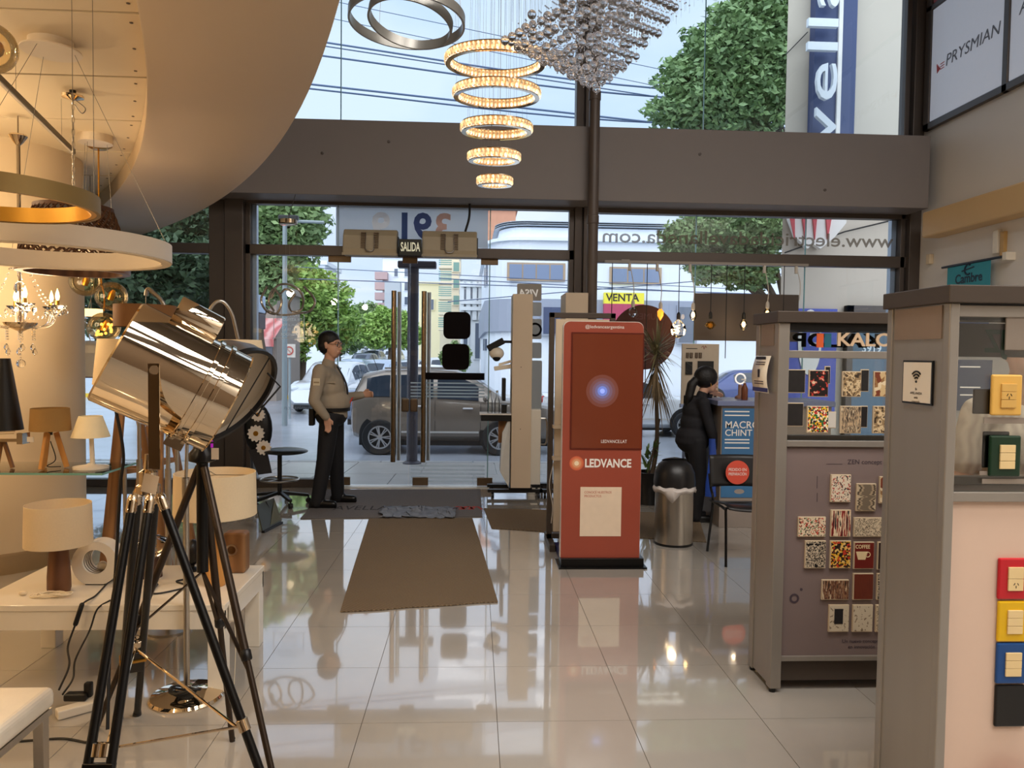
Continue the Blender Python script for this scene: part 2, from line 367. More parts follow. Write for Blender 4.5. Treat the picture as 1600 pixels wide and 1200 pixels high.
# glazing
wn = [0]
def window(label, members, panes, mat=m_pane, fm=m_frame):
    wn[0] += 1
    t = bpy.data.objects.new('window_%d' % wn[0], None); C.objects.link(t); t.location = (0, FY, 0); t['kind'] = 'structure'; t['label'] = label
    MW[t.name] = Matrix.Translation((0, FY, 0))
    for (x0, z0, x1, z1) in members: MB().box((x0, FY-.07, z0), (x1, FY+.06, z1)).build('frame', fm, t, bevel=.006)
    for (x0, z0, x1, z1) in panes: MB().box((x0, FY-.005, z0), (x1, FY+.005, z1)).build('pane', mat, t)
    return t
TZ0, TZ1, WH = 2.80, 2.92, 3.44
w1 = window('tall left shop window behind the lamp display', [(XL, TZ0, -3.16, TZ1), (XL, 0, -3.16, .09), (XL, WH, -3.16, WH+.06)], [(XL, .09, -3.16, TZ0), (XL, TZ1, -3.16, WH)], m_tint)
w2 = window('fanlight and side panes of the door bay', [(-2.74, TZ0, 1.2, TZ1), (-2.74, 3.40, 1.2, 3.47), (-2.74, 0, -1.67, .10), (-2.74, 0, -2.68, 3.4), (1.14, .0, 1.2, 3.4), (.2, 0, 1.2, .06)],
            [(-2.68, .10, -1.66, TZ0), (.185, .06, 1.14, TZ0), (-2.68, TZ1, -1.66, 3.40), (-1.65, TZ1, .17, 3.40), (.18, TZ1, 1.14, 3.40)])
w3 = window('wide right shop window with the hanging bulbs', [(1.40, TZ0-.02, 5.36, TZ1), (1.40, 3.38, 5.36, 3.47), (1.40, 0, 5.36, .10)],
            [(1.40, .10, 2.72, TZ0), (2.725, .10, 4.1, TZ0), (4.105, .10, 5.3, TZ0), (1.40, TZ1, 2.72, 3.38), (2.725, TZ1, 4.1, 3.38), (4.105, TZ1, 5.3, 3.38)])
w4 = window('tall upper window left of the mullion', [(XL, 4.28, 1.2, 4.33)], [(XL, 4.33, -4.3, 6.55), (-4.295, 4.33, -1.63, 6.55), (-1.625, 4.33, 1.2, 6.55)], m_tint)
w5 = window('tall upper window right of the mullion', [(1.40, 4.28, 5.36, 4.33)], [(1.40, 4.33, 2.78, 6.55), (2.785, 4.33, 5.3, 6.55)], m_tint)
m_gedge = M('glass_joint', (120, 170, 180), .2, var=.05)
for ww, x, z0, z1 in ((w2, -1.655, .1, 3.4), (w2, .178, .06, 3.4), (w3, 2.7225, .1, 3.38), (w3, 4.1025, .1, 3.38), (w4, -1.6275, 4.33, 6.55), (w5, 2.7825, 4.33, 6.55)):
    MB().box((x-.006, FY-.007, z0), (x+.006, FY+.007, z1)).build('glass_joint', m_gedge, ww)
# aluminium reveals that catch daylight
for ww, x in ((w2, -2.66), (w3, 5.24)): MB().box((x-.03, FY+.02, .1), (x+.03, FY+.10, 3.4)).build('reveal', M('pale_aluminium', (170, 180, 192), .4, .5), ww)
# glass doors with long pull bars
def gdoor(n, x0, x1, hx, label):
    t = bpy.data.objects.new('door_%d' % n, None); C.objects.link(t); t.location = (x0, FY, 0); t['kind'] = 'structure'; t['label'] = label
    MW[t.name] = Matrix.Translation((x0, FY, 0))
    MB().box((x0, FY-.006, .02), (x1, FY+.006, TZ0-.01)).build('pane', m_pane, t)
    h = MB().cyl((hx, FY-.09, .32), (hx, FY-.09, 2.39), .03, n=16)
    hd = h.build('pull_bar', M('warm_steel', (150, 128, 102), .25, 1., var=.05, stretch=(1, 1, .1)), t, smooth=True)
    b = MB()
    for z in (.6, 2.1): b.cyl((hx, FY-.09, z), (hx, FY, z), .012, n=10)
    b.build('standoff', m_steel, hd, smooth=True)
    MB().cyl((hx+.05, FY+.07, .32), (hx+.05, FY+.07, 2.39), .026, n=14).build('outer_pull_bar', m_steel, t, smooth=True)
    return t
d1 = gdoor(1, -1.645, -.795, -.972, 'left glass door leaf with steel pull bar')
d2 = gdoor(2, -.785, .17, -.61, 'right glass door leaf with steel pull bar')
m_patch = M('bronze_patch_fitting', (110, 92, 72), .4, .6)
for t, x0, x1, z0, z1 in ((d1, -1.77, -1.50, 2.73, 2.82), (d1, -.88, -.70, 2.73, 2.82), (d2, .07, .28, 2.73, 2.82), (d1, -1.75, -1.50, .02, .12), (d2, -.74, -.55, .02, .12), (d2, .05, .24, .02, .12)):
    MB().box((x0, FY-.02, z0), (x1, FY+.02, z1)).build('patch_fitting', m_patch, t, bevel=.004)
lk = at(640, 633, FY)
lb = MB().box((lk.x-.10, FY-.03, lk.z-.085), (lk.x-.005, FY+.03, lk.z+.085)).build('lock_case', m_patch, d1, bevel=.02)
MB().box((lk.x+.005, FY-.03, lk.z-.085), (lk.x+.10, FY+.03, lk.z+.085)).build('lock_case', m_patch, d2, bevel=.02)
# floor threshold
struct(MB().box((-1.66, 9.25, 0), (.2, 9.45, .012)).build('trim_7', M('pale_threshold', (214, 214, 210), .3), bevel=.003), 'pale stone threshold under the glass doors')
# low curved soffit and boarded ceiling on the left
OC, OR_, IC, IR = (-16.379, -1.528), 16.5, (-18.483, -2.81), 18.14
def arcpt(c, r, y): return c[0]+math.sqrt(max(0, r*r-(y-c[1])**2))
mb = MB(); ZS = 3.0; N = 60; prof = []
for i in range(N+1):
    y = -5.4+i*(9.24+5.4)/N; xi, xo = arcpt(IC, IR, y)-.0, arcpt(OC, OR_, y)
    prof.append([(xi, y, ZS+.14), (xi, y, ZS+.005), (xi+.01, y, ZS), (xo-.05, y, ZS), (xo-.012, y, ZS+.012), (xo, y, ZS+.05), (xo-.02, y, ZS+.09), (xo-.4, y, ZS+.14)])
vs = [p for q in prof for p in q]; k = len(prof[0])
mb.add(vs, [(i*k+j, i*k+(j+1) % k, (i+1)*k+(j+1) % k, (i+1)*k+j) for i in range(N) for j in range(k)]+[tuple(range(k)), tuple(N*k+j for j in range(k))])
so = mb.build('ceiling_soffit', m_soffit, smooth=True); struct(so, 'curved cream soffit band hanging over the lamp display')
ZP = ZS+.145
ys = [-5.4+i*.73 for i in range(21)]
def bx_(y): return arcpt(IC, IR, min(y, 9.2))+.10
cl = MB().prism([(XL, ys[0], ZP+.02)]+[(bx_(y), min(y, 9.2), ZP+.02) for y in ys]+[(XL, ys[-1], ZP+.02)], (0, 0, .04)).build('ceiling_left', M('void_over_boards', (66, 50, 34), .9)); struct(cl)
for j in range(-5, 8):
    for i in range(1):
        y0 = 3.55+.82*j+.012; y1 = min(y0+.796, 9.2); x0 = -6.88; x1 = 9
        if y1 < y0+.1 or max(bx_(y0), bx_(y1)) < x0+.02: continue
        MB().prism([(x0, y0, ZP), (max(x0+.001, min(x1, bx_(y0))), y0, ZP), (max(x0+.001, min(x1, bx_(y1))), y1, ZP), (x0, y1, ZP)], (0, 0, .018)).build('ceiling_board', m_panel, cl)
m_scr = M('screw_head', (96, 76, 52), .5)
mb = MB()
for j in range(-1, 6):
    for u in (.1, .41, .72):
        y = 3.55+.82*j+u; x = arcpt(IC, IR, y)-.06; mb.cyl((x, y, ZP), (x, y, ZP-.003), .009, n=6)
so2 = mb.build('screw_heads', m_scr, cl); so2['kind'] = 'stuff'
# white round column
cx, cy, cr = -3.78, 6.15, .65
co = MB().lathe([(cr, 0), (cr, ZP)], (cx, cy, 0), n=64).build('wall_column', m_cream, smooth=True); struct(co, 'round cream column behind the chandelier')
MB().lathe([(cr+.018, 0), (cr+.018, .13), (cr+.005, .15)], (cx, cy, 0), n=64).build('baseboard_column', M('brown_skirting', (150, 126, 92), .5), co, smooth=True)
# interior partition that closes the lamp bay beside the column
struct(MB().box((XL, 6.5, 0), (-4.3, 6.62, ZP)).build('wall_display', m_cream), 'cream wall behind the column')

# ---------------- prints on the shop glass, seen from inside (mirrored)
GY = FY-.011
m_dl = film('brown_vinyl', (128, 116, 100), .82)
L1 = at(1395, 383, GY); L0 = at(941, 373, GY)
text('www.electricidadavellaneda.com', m_dl, (L1.x, GY, 3.035), (-1, 0, 0), (0, 0, 1), .16, w3, align='LEFT', width=L1.x-L0.x, ext=.0, bold=.01)
gp = at(525, 330, GY); gq = at(762, 398, GY)
MB().box((gp.x, GY-.002, TZ1+.01), (gq.x, GY, 3.39)).build('number_sign', film('grey_number_film', (238, 242, 246), .86, tl_mix=.85), w2)
GY2 = GY-.005
for s, px, c in (('9', 595, (250, 250, 250)), ('1', 632, (60, 78, 128)), ('9', 660, (70, 82, 130)), ('3', 692, (222, 178, 158))):
    p = at(px, 378, GY2); text(s, film('digit_film', c, .95), (p.x, GY2, TZ1+.10), (-1, 0, 0), (0, 0, 1), .31, w2, ext=0, bold=.03, name='digit')
m_dk = film('dark_vinyl_square', (38, 32, 32), .96); m_fr = film('frosted_film', (206, 220, 226), .72)
def rrect(mb, x0, z0, x1, z1, y, r, th=.002):
    pts = []
    for cx_, cz_, a in ((x1-r, z1-r, 0), (x0+r, z1-r, PI/2), (x0+r, z0+r, PI), (x1-r, z0+r, 3*PI/2)):
        for k in range(6): pts.append((cx_+r*math.cos(a+k*PI/10), y, cz_+r*math.sin(a+k*PI/10)))
    return mb.prism(pts, (0, th, 0))
for (a, b, c, d) in ((693, 487, 735, 530), (691, 537, 733, 578)):
    p, q = at(a, b, GY), at(c, d, GY); rrect(MB(), p.x, q.z, q.x, p.z, GY, .07).build('square_sticker', m_dk, d2)
p, q = at(664, 582, GY), at(757, 594, GY); MB().box((p.x, GY-.002, q.z), (q.x, GY, p.z)).build('dark_strip', m_dk, d2)
for a in (597, 603, 608, 613, 618):
    p, q = at(640, a, GY), at(757, a+3.4, GY); MB().box((p.x+.012, GY-.002, q.z), (q.x, GY, p.z)).build('frosted_strip', m_fr, d2)
for a in range(5):
    p, q = at(640, 726+a*6, GY), at(757, 730+a*6, GY); MB().box((p.x+.012, GY-.002, q.z), (q.x, GY, p.z)).build('frosted_strip', film('frosted_low', (206, 220, 226), .35), d2)
# swirl logo and opening hours on the left side pane
m_neon = film('silver_vinyl', (246, 246, 242), .95, tl_mix=.8)
def P(px, py): p = at(px, py, GY); return p
def ribbon(pts, r, name, t, mat):
    mb = MB(); b = bez([P(*q) for q in pts], 8); mb.tube(b, r, 6)
    for v in mb.v: v.y = GY + (v.y-GY)*.3
    return mb.build(name, mat, t, smooth=True)
ribbon([(428, 493), (428, 526), (430, 528), (474, 528), (475, 526), (475, 493)], .004, 'hours_outline', w2, m_neon)
for i, s in enumerate(('HORARIOS', 'DE ATENCION', 'Lun. a Vie.', '8 a 18 hs.', 'SABADOS')):
    p = P(452, 494+i*7.6); text(s, m_neon, (p.x, GY, p.z), (-1, 0, 0), (0, 0, 1), .032, w2, ext=0, bold=.01)
p = P(465, 640); text('iluminacion', film('faint_vinyl', (150, 160, 175), .5), (p.x, GY, p.z), (-1, 0, 0), (0, 0, 1), .05, w2, ext=0)
# card sign with VISA and lower stickers on the right side pane
p, q = at(808, 443, GY), at(846, 470, GY); rrect(MB(), p.x, q.z, q.x, p.z, GY, .02).build('card_sticker', film('beige_sticker', (206, 194, 178), .95, tl_mix=.7), w2)
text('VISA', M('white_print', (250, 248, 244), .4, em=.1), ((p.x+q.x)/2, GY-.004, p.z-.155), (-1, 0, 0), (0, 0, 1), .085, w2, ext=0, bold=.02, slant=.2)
for b, d in ((472, 494), (498, 530), (535, 560), (563, 640)):
    p, q = at(818, b, GY), at(846, d, GY); rrect(MB(), p.x, q.z, q.x, p.z, GY, .02).build('card_sticker', film('pale_sticker', (208, 206, 200), .9), w2)
p = at(836, 515, GY); MB().ring(.06, .085, -.001, .001, (p.x, GY-.004, p.z), (0, 1, 0), 24).build('sticker_ring', m_dk, w2)
# brown disc sign and dark panel on the right window
p = at(1005, 527, GY); r = abs(at(1055, 527, GY).x-p.x)
MB().lathe([(r, -.004), (r, .004)], (p.x, GY-.004, p.z), (0, 1, 0), 48).build('round_sign', film('brown_disc', (116, 84, 76), .97), w3)
text('LUMES', film('plum_letters', (140, 108, 106), .9), (p.x+.05, GY-.012, p.z+.22), (-1, 0, 0), (0, 0, 1), .075, w3, ext=0)
p, q = at(1085, 458, GY), at(1246, 534, GY); MB().box((p.x, GY-.006, q.z), (q.x, GY, p.z)).build('dark_window_panel', film('charcoal_panel', (122, 112, 104), .96), w3)
# stainless floor base strip outside + transom-mounted emergency lamps
m_bei = M('beige_lamp_housing', (162, 149, 124), .45, var=.04)
for lab, x0, x1 in (('left of the two beige lamp housings over the door', 537, 621), ('right of the two beige lamp housings over the door', 660, 745)):
    a, b = at(x0, 360, 9.16), at(x1, 404, 9.16); zc = 2.975; xm = (a.x+b.x)/2
    t = thing('door_lamp', lab, 'lamp', (xm, 9.18, 2.79), 0, 'lamp housings over the door')
    pr = [V(0, 9.275, 2.79), V(0, 9.08, 2.79), V(0, 9.07, 2.86), V(0, 9.10, 3.02), V(0, 9.16, 3.10), V(0, 9.275, 3.10)]
    MB().prism([V(a.x, p.y, p.z) for p in pr], (b.x-a.x, 0, 0)).build('housing', m_bei, t, bevel=.015)
    MB().box((a.x-.005, 9.072, 2.785), (b.x+.005, 9.09, 2.815)).build('lower_lip', m_bei, t)
    for s in (-1, 1):
        mb = MB()
        for i in range(9): mb.box((xm+s*.075-.028, 9.055+.003*i, 2.87+.022*i), (xm+s*.075+.028, 9.10+.003*i, 2.88+.022*i))
        mb.build('vent_fins', m_alud, t)
    MB().tube(bez([(xm-.05, 9.10, 3.04), (xm-.05, 9.06, 2.86), (xm, 9.05, 2.83), (xm+.05, 9.06, 2.86), (xm+.05, 9.10, 3.04)], 5), .007, 6).build('wire_guard', m_wire, t, smooth=True)
    rlamp = t
    MB().box((b.x, 9.14, 2.82), (b.x+.012, 9.27, 3.02)).build('end_cap', m_black, t)
a, b = at(624, 374, 9.06), at(659, 400, 9.06)
t = thing('exit_sign', 'black SALIDA exit sign between the lamp housings', 'sign', ((a.x+b.x)/2, 9.04, b.z))
MB().box(((a.x+b.x)/2-.03, 9.05, b.z+.02), ((a.x+b.x)/2+.03, 9.28, b.z+.09)).build('bracket', m_black, t)
MB().box((a.x, 9.02, b.z), (b.x, 9.05, a.z)).build('sign_box', M('exit_black', (30, 34, 26), .4), t, bevel=.004)
text('SALIDA', M('cream_letters', (226, 226, 200), .5, em=.25), ((a.x+b.x)/2, 9.018, b.z+.05), (1, 0, 0), (0, 0, 1), .10, t, width=.225, bold=.02, ext=.001)
MB().tube(bez([at(734, 314, 9.2), at(733, 340, 9.2), at(727, 362, 9.2)], 6), .014, 8).build('conduit', m_cable, rlamp, smooth=True)
# ================================================================== outside
ZR = -.28
m_road = M('wet_asphalt', (158, 164, 174), .2, var=.25, scale=1.2, bump=.1, bscale=40)
m_pave = M('wet_paving', (176, 174, 170), .25, var=.12, scale=2.5)
m_kerb = M('granite_kerb', (150, 150, 150), .5, var=.1)
def slope_z(y): return ZR + max(0, (y-40))*.028
g = MB()
gy = [12.62, 20, 34, 40, 60, 90, 140]
for a, b in zip(gy, gy[1:]): g.add([(-60, a, slope_z(a)), (60, a, slope_z(a)), (60, b, slope_z(b)), (-60, b, slope_z(b))], [(0, 1, 2, 3)])
struct(tag(g.build('road', m_road), 'wet grey asphalt road outside the shop'))
pv = MB().add([(-40, 9.46, -.06), (40, 9.46, -.06), (40, 12.5, -.16), (-40, 12.5, -.16)], [(0, 1, 2, 3)]).build('pavement', m_kerb); struct(pv, 'pavement in front of the shop')
sl = None
for i in range(-9, 11):
    for j in range(2):
        y0, y1 = 9.47+j*1.5, 9.47+j*1.5+1.485; x0 = i*1.1+.35*j
        z = lambda y: -.045-(y-9.46)*.033
        MB().add([(x0, y0, z(y0)), (x0+1.085, y0, z(y0)), (x0+1.085, y1, z(y1)), (x0, y1, z(y1)), (x0, y0, z(y0)-.02), (x0+1.085, y0, z(y0)-.02), (x0+1.085, y1, z(y1)-.02), (x0, y1, z(y1)-.02)],
                 [(0, 1, 2, 3), (0, 4, 5, 1), (1, 5, 6, 2), (2, 6, 7, 3), (3, 7, 4, 0)]).build('paving_slab', m_pave, pv)
for i in range(-10, 11): MB().box((i*1.5, 12.46, -.29), (i*1.5+1.49, 12.62, -.135)).build('kerb_stone', m_kerb, pv, bevel=.015)
# far pavement with yellow kerb
fp = MB().box((-60, 31.5, ZR), (at(590, 600, 33).x-4.5, 33.9, ZR+.14)).box((at(725, 600, 33).x, 31.5, ZR), (60, 33.9, ZR+.14)).build('pavement_far', m_pave); struct(fp, 'pavement across the road')
MB().box((at(725, 600, 33).x, 31.35, ZR), (60, 31.5, ZR+.15)).build('yellow_kerb', M('yellow_kerb_paint', (214, 176, 52), .6), fp)
MB().box((-60, 31.35, ZR), (at(520, 600, 33).x, 31.5, ZR+.15)).build('yellow_kerb', MATS['yellow_kerb_paint'], fp)

# ---------------- cars
m_tyre = M('tyre_rubber', (26, 26, 28), .7)
m_rim = M('alloy_rim', (190, 190, 192), .3, .8)
m_cglass = M('car_window', (44, 54, 66), .06, var=.2, scale=3, spec=.8)
m_trimb = M('black_trim', (26, 26, 28), .5)
m_lamp = M('car_headlamp', (214, 222, 230), .1); m_tail = M('car_tail_lamp', (150, 26, 24), .2)
CAR = {   # stations: x (0 rear .. L front), z bottom, z belt, half width, z top, half width top
 'suv': (4.1, .86, [(0, .42, .80, .70, .86, .66), (.05, .34, 1.05, .84, 1.18, .62), (.22, .28, 1.08, .88, 1.52, .64), (.62, .26, 1.08, .90, 1.60, .66), (1.4, .26, 1.06, .90, 1.62, .68), (2.0, .26, 1.04, .90, 1.59, .68), (2.35, .26, 1.02, .90, 1.45, .68), (2.95, .26, 1.0, .90, 1.04, .74), (3.3, .26, .98, .90, 1.01, .76), (3.85, .28, .86, .86, .92, .74), (4.08, .36, .70, .70, .76, .6)],
         (.57, 2.83), .335, [(.30, .74), (.80, 1.56), (1.64, 2.42)], (2.35, 2.95), (.05, .22)),
 'sedan': (4.4, .86, [(0, .40, .70, .70, .80, .62), (.10, .30, .94, .84, 1.0, .66), (.75, .24, .96, .87, 1.0, .68), (1.35, .22, .95, .88, 1.36, .58), (1.8, .22, .94, .88, 1.43, .58), (2.5, .22, .92, .88, 1.40, .58), (2.75, .22, .92, .88, 1.30, .60), (3.3, .22, .90, .88, .94, .70), (4.1, .26, .76, .84, .82, .72), (4.38, .34, .60, .66, .66, .55)],
           (.85, 3.45), .31, [(1.0, 1.62), (1.70, 2.70)], (2.75, 3.3), (.75, 1.35)),
 'hatch': (3.9, .84, [(0, .40, .78, .70, .84, .62), (.06, .30, .98, .82, 1.10, .62), (.35, .24, 1.0, .84, 1.42, .60), (.9, .22, .98, .85, 1.50, .62), (1.9, .22, .96, .85, 1.48, .62), (2.2, .22, .96, .85, 1.36, .62), (2.75, .22, .94, .85, .98, .68), (3.5, .26, .80, .82, .86, .7), (3.88, .34, .60, .66, .66, .55)],
           (.62, 3.08), .30, [(.42, 1.1), (1.2, 2.3)], (2.2, 2.75), (.06, .35)),
}
def car(kind, label, col, loc, rotz, detail=True, group=None, cname=None):
    L, hw, st, wx, wr_, wins, ws, rs = CAR[kind]
    t = thing(cname or ('parked_car'), label, 'car', loc, rotz, group)
    mp_ = M('car_paint_%d_%d_%d' % col, col, .22, .35, var=.03, scale=2, coat=.6)
    def sec(s):
        x, z0, zb, w, zt, wt = s; x -= L/2; zt = max(zt, zb+.03)
        return [(x, -w*.82, z0), (x, -w*.97, z0+.10), (x, -w, (z0+zb)/2+.02), (x, -w*.975, zb-.06), (x, -w*.955, zb), (x, -wt-.03, zt-.07), (x, -wt+.06, zt-.01), (x, 0, zt+.012),
                (x, wt-.06, zt-.01), (x, wt+.03, zt-.07), (x, w*.955, zb), (x, w*.975, zb-.06), (x, w, (z0+zb)/2+.02), (x, w*.97, z0+.10), (x, w*.82, z0)]
    S = [sec(s) for s in st]; n = len(S[0])
    mb = MB().add([p for q in S for p in q], [(i*n+j, i*n+(j+1) % n, (i+1)*n+(j+1) % n, (i+1)*n+j) for i in range(len(S)-1) for j in range(n)]+[tuple(range(n)), tuple((len(S)-1)*n+j for j in range(n))])
    body = mb.build('body', mp_, t, local=True, smooth=True)
    def interp(x):
        for a, b in zip(st, st[1:]):
            if a[0] <= x <= b[0]:
                f = (x-a[0])/(b[0]-a[0]); return tuple(p+(q-p)*f for p, q in zip(a, b))
        return st[-1]
    for s in (-1, 1):
        for (xa, xb) in wins:
            m2 = MB(); N = 5; vs = []
            for i in range(N+1):
                q = interp(xa+(xb-xa)*i/N); z1 = max(q[4]-.10, q[2]+.05); w0, w1 = q[3]*.955+.008, q[5]+.03+.012
                f = (z1-q[2])/(max(q[4], q[2]+.03)-.07-q[2]); f = min(f, 1)
                a = V(q[0]-L/2, s*(w0), q[2]+.02); b = V(q[0]-L/2, s*(w0+(w1-w0)*f), z1); vs += [a, b]
            m2.add(vs, [(2*i, 2*i+1, 2*i+3, 2*i+2) for i in range(N)]); m2.build('side_window', m_cglass, t, local=True)
    for (xa, xb), nm in ((ws, 'windscreen'), (rs, 'rear_window')):
        qa, qb = interp(xa+.04*(xb-xa)), interp(xb-.1*(xb-xa)); m2 = MB(); up = .014
        za, zb_ = max(qa[4], qa[2]+.03)+up, max(qb[4], qb[2]+.03)+up; sx = .012 if nm == 'windscreen' else -.012
        vs = []
        for f in (-1, -.5, 0, .5, 1):
            vs += [V(qa[0]-L/2+sx, f*(qa[5]-.03), za-.04*abs(f)), V(qb[0]-L/2+sx, f*(qb[5]-.05), zb_-.04*abs(f))]
        m2.add(vs, [(2*i, 2*i+1, 2*i+3, 2*i+2) for i in range(4)]); m2.build(nm, m_cglass, t, local=True)
    for x in wx:
        for s in (-1, 1):
            x_ = x-L/2; yo = s*(hw+.03)
            MB().lathe([(wr_*1.17, -.02), (wr_*1.17, .012)], (x_, s*hw+s*.012, wr_+.04), (0, s, 0), 28).build('wheel_arch', m_trimb, t, local=True)
            wl = MB().lathe([(wr_*.62, -.1), (wr_*.93, -.1), (wr_, -.06), (wr_, .05), (wr_*.95, .075), (wr_*.66, .07), (wr_*.64, .03)], (x_, yo-s*.01, wr_), (0, s, 0), 28, cap=False)
            wh = wl.build('wheel', m_tyre, t, local=True, smooth=True)
            if detail:
                r = MB().ring(wr_*.58, wr_*.68, .02, .065, (x_, yo-s*.01, wr_), (0, s, 0), 28)
                r.lathe([(0, .02), (wr_*.16, .02), (wr_*.14, .06), (0, .065)], (x_, yo-s*.01, wr_), (0, s, 0), 12)
                for k in range(7):
                    for dk in (-.11, .11):
                        a = 2*PI*k/7+dk; c, sn = math.cos(a), math.sin(a)
                        r.bar((x_+c*wr_*.12, yo+s*.035, wr_+sn*wr_*.12), (x_+c*wr_*.62, yo+s*.04, wr_+sn*wr_*.62), .032, .02)
                r.build('rim', m_rim, wh, local=True)
                MB().lathe([(wr_*.62, .0), (wr_*.62, .012)], (x_, yo-s*.01, wr_), (0, s, 0), 20).build('brake_disc', m_trimb, wh, local=True)
            else:
                MB().lathe([(0, .06), (wr_*.3, .07), (wr_*.62, .05), (wr_*.62, .02)], (x_, yo-s*.01, wr_), (0, s, 0), 14, cap=False).build('hubcap', m_rim, wh, local=True)
    zl = st[-2][2]; zt_ = st[1][2]
    for s in (-1, 1):
        MB().ball((L/2-.14, s*hw*.72, zl-.06), .13, 10, (1, 1.3, .55)).build('headlamp', m_lamp, t, local=True, smooth=True)
        MB().ball((-L/2+.09, s*hw*.82, zt_-.12), .10, 10, (.8, .9, 1.5)).build('tail_lamp', m_tail, t, local=True, smooth=True)
        if detail:
            q = interp(ws[0]+.15); MB().ball((q[0]-L/2+.05, s*(hw+.14), q[2]+.07), .09, 10, (.6, 1.2, .75)).build('wing_mirror', mp_, t, local=True, smooth=True)
            MB().box((-L/2+wx[0]+wr_*1.2, s*(hw+.033), .42), (-L/2+wx[1]-wr_*1.2, s*(hw+.05), .455)).build('side_moulding', M('pale_moulding', (206, 204, 200), .3, .5), t, local=True)
            for xx in [w_[1]+.04 for w_ in wins]:
                q = interp(xx); MB().bar((xx-L/2, s*(q[3]+.002), q[1]+.12), (xx-L/2, s*(q[3]*.98+.003), q[2]-.02), .008, .006).build('door_gap', m_trimb, t, local=True)
                MB().caps((xx-L/2-.32 if xx > 1 else xx-L/2+.2, s*(q[3]+.012), q[2]-.13), (xx-L/2-.16 if xx > 1 else xx-L/2+.34, s*(q[3]+.012), q[2]-.13), .018).build('door_handle', m_rim, t, local=True, smooth=True)
    if detail:
        MB().box((L/2-.16, -.45, .30), (L/2-.02, .45, .44)).build('grille', m_trimb, t, local=True)
        MB().box((-L/2-.005, -.26, zt_-.30), (-L/2+.06, .26, zt_-.19)).build('number_plate', m_white, t, local=True)
        for s in (-1, 1): MB().bar((.62-L/2, s*.60, interp(.7)[4]+.03), (2.0-L/2, s*.60, interp(1.9)[4]+.03), .03, .03).build('roof_rail', m_rim, t, local=True) if kind == 'suv' else None
        MB().tube([(.42-L/2, 0, interp(.42)[4]), (.30-L/2, 0, interp(.42)[4]+.32)], .006, 6).build('aerial', m_trimb, t, local=True)
    MB().box((-L/2+.15, -hw*.8, .16), (L/2-.25, hw*.8, .45)).build('underbody', m_trimb, t, local=True)
    return t
rw = at(594, 690, 14.45).x
car('suv', 'champagne grey sport utility car parked right outside the glass doors', (124, 114, 104), (rw-.57+2.05, 15.3, ZR), 0, cname='parked_suv')
car('sedan', 'blue grey sedan parked behind the champagne car', (138, 150, 172), (at(678, 590, 19.5).x, 19.4, ZR), 0)
car('sedan', 'white sedan seen between the orange totem and the woman', (232, 236, 240), (at(985, 640, 18).x, 18.6, ZR), 0)
car('sedan', 'dark blue sedan across the road beyond the counter', (54, 70, 120), (at(1160, 600, 30).x, 30.3, ZR), PI, False)
FA = -PI/2-.12   # facing the shop, along the side street
car('suv', 'white van like car facing the shop behind the guard', (224, 230, 236), (at(516, 590, 25).x, 25.5, ZR), FA, False)
car('suv', 'pale blue car facing the shop in the middle of the side street', (176, 192, 212), (at(582, 575, 34).x, 36, slope_z(34)), FA, False)
car('hatch', 'white hatchback on the right of the side street near its mouth', (236, 240, 244), (at(668, 575, 28).x, 30, ZR), FA+PI, False)
FARL = ['leftmost', 'second', 'third', 'fourth', 'fifth', 'sixth', 'seventh', 'eighth', 'ninth', 'rightmost']
fc = [(544, 42, (170, 186, 206)), (550, 68, (196, 206, 216)), (562, 54, (90, 100, 116)), (569, 80, (206, 212, 220)), (577, 62, (120, 132, 150)), (584, 84, (190, 198, 210)), (597, 78, (150, 164, 184)), (608, 66, (214, 220, 228)), (634, 42, (196, 204, 214)), (684, 46, (220, 224, 230))]
for (px, Y, col), w_ in zip(fc, FARL):
    car('hatch', 'small distant car on the side street, %s of the far cars' % w_, col, (at(px, 560, Y).x, Y+1.5, slope_z(Y)+.02), FA, False, 'far cars on the side street')

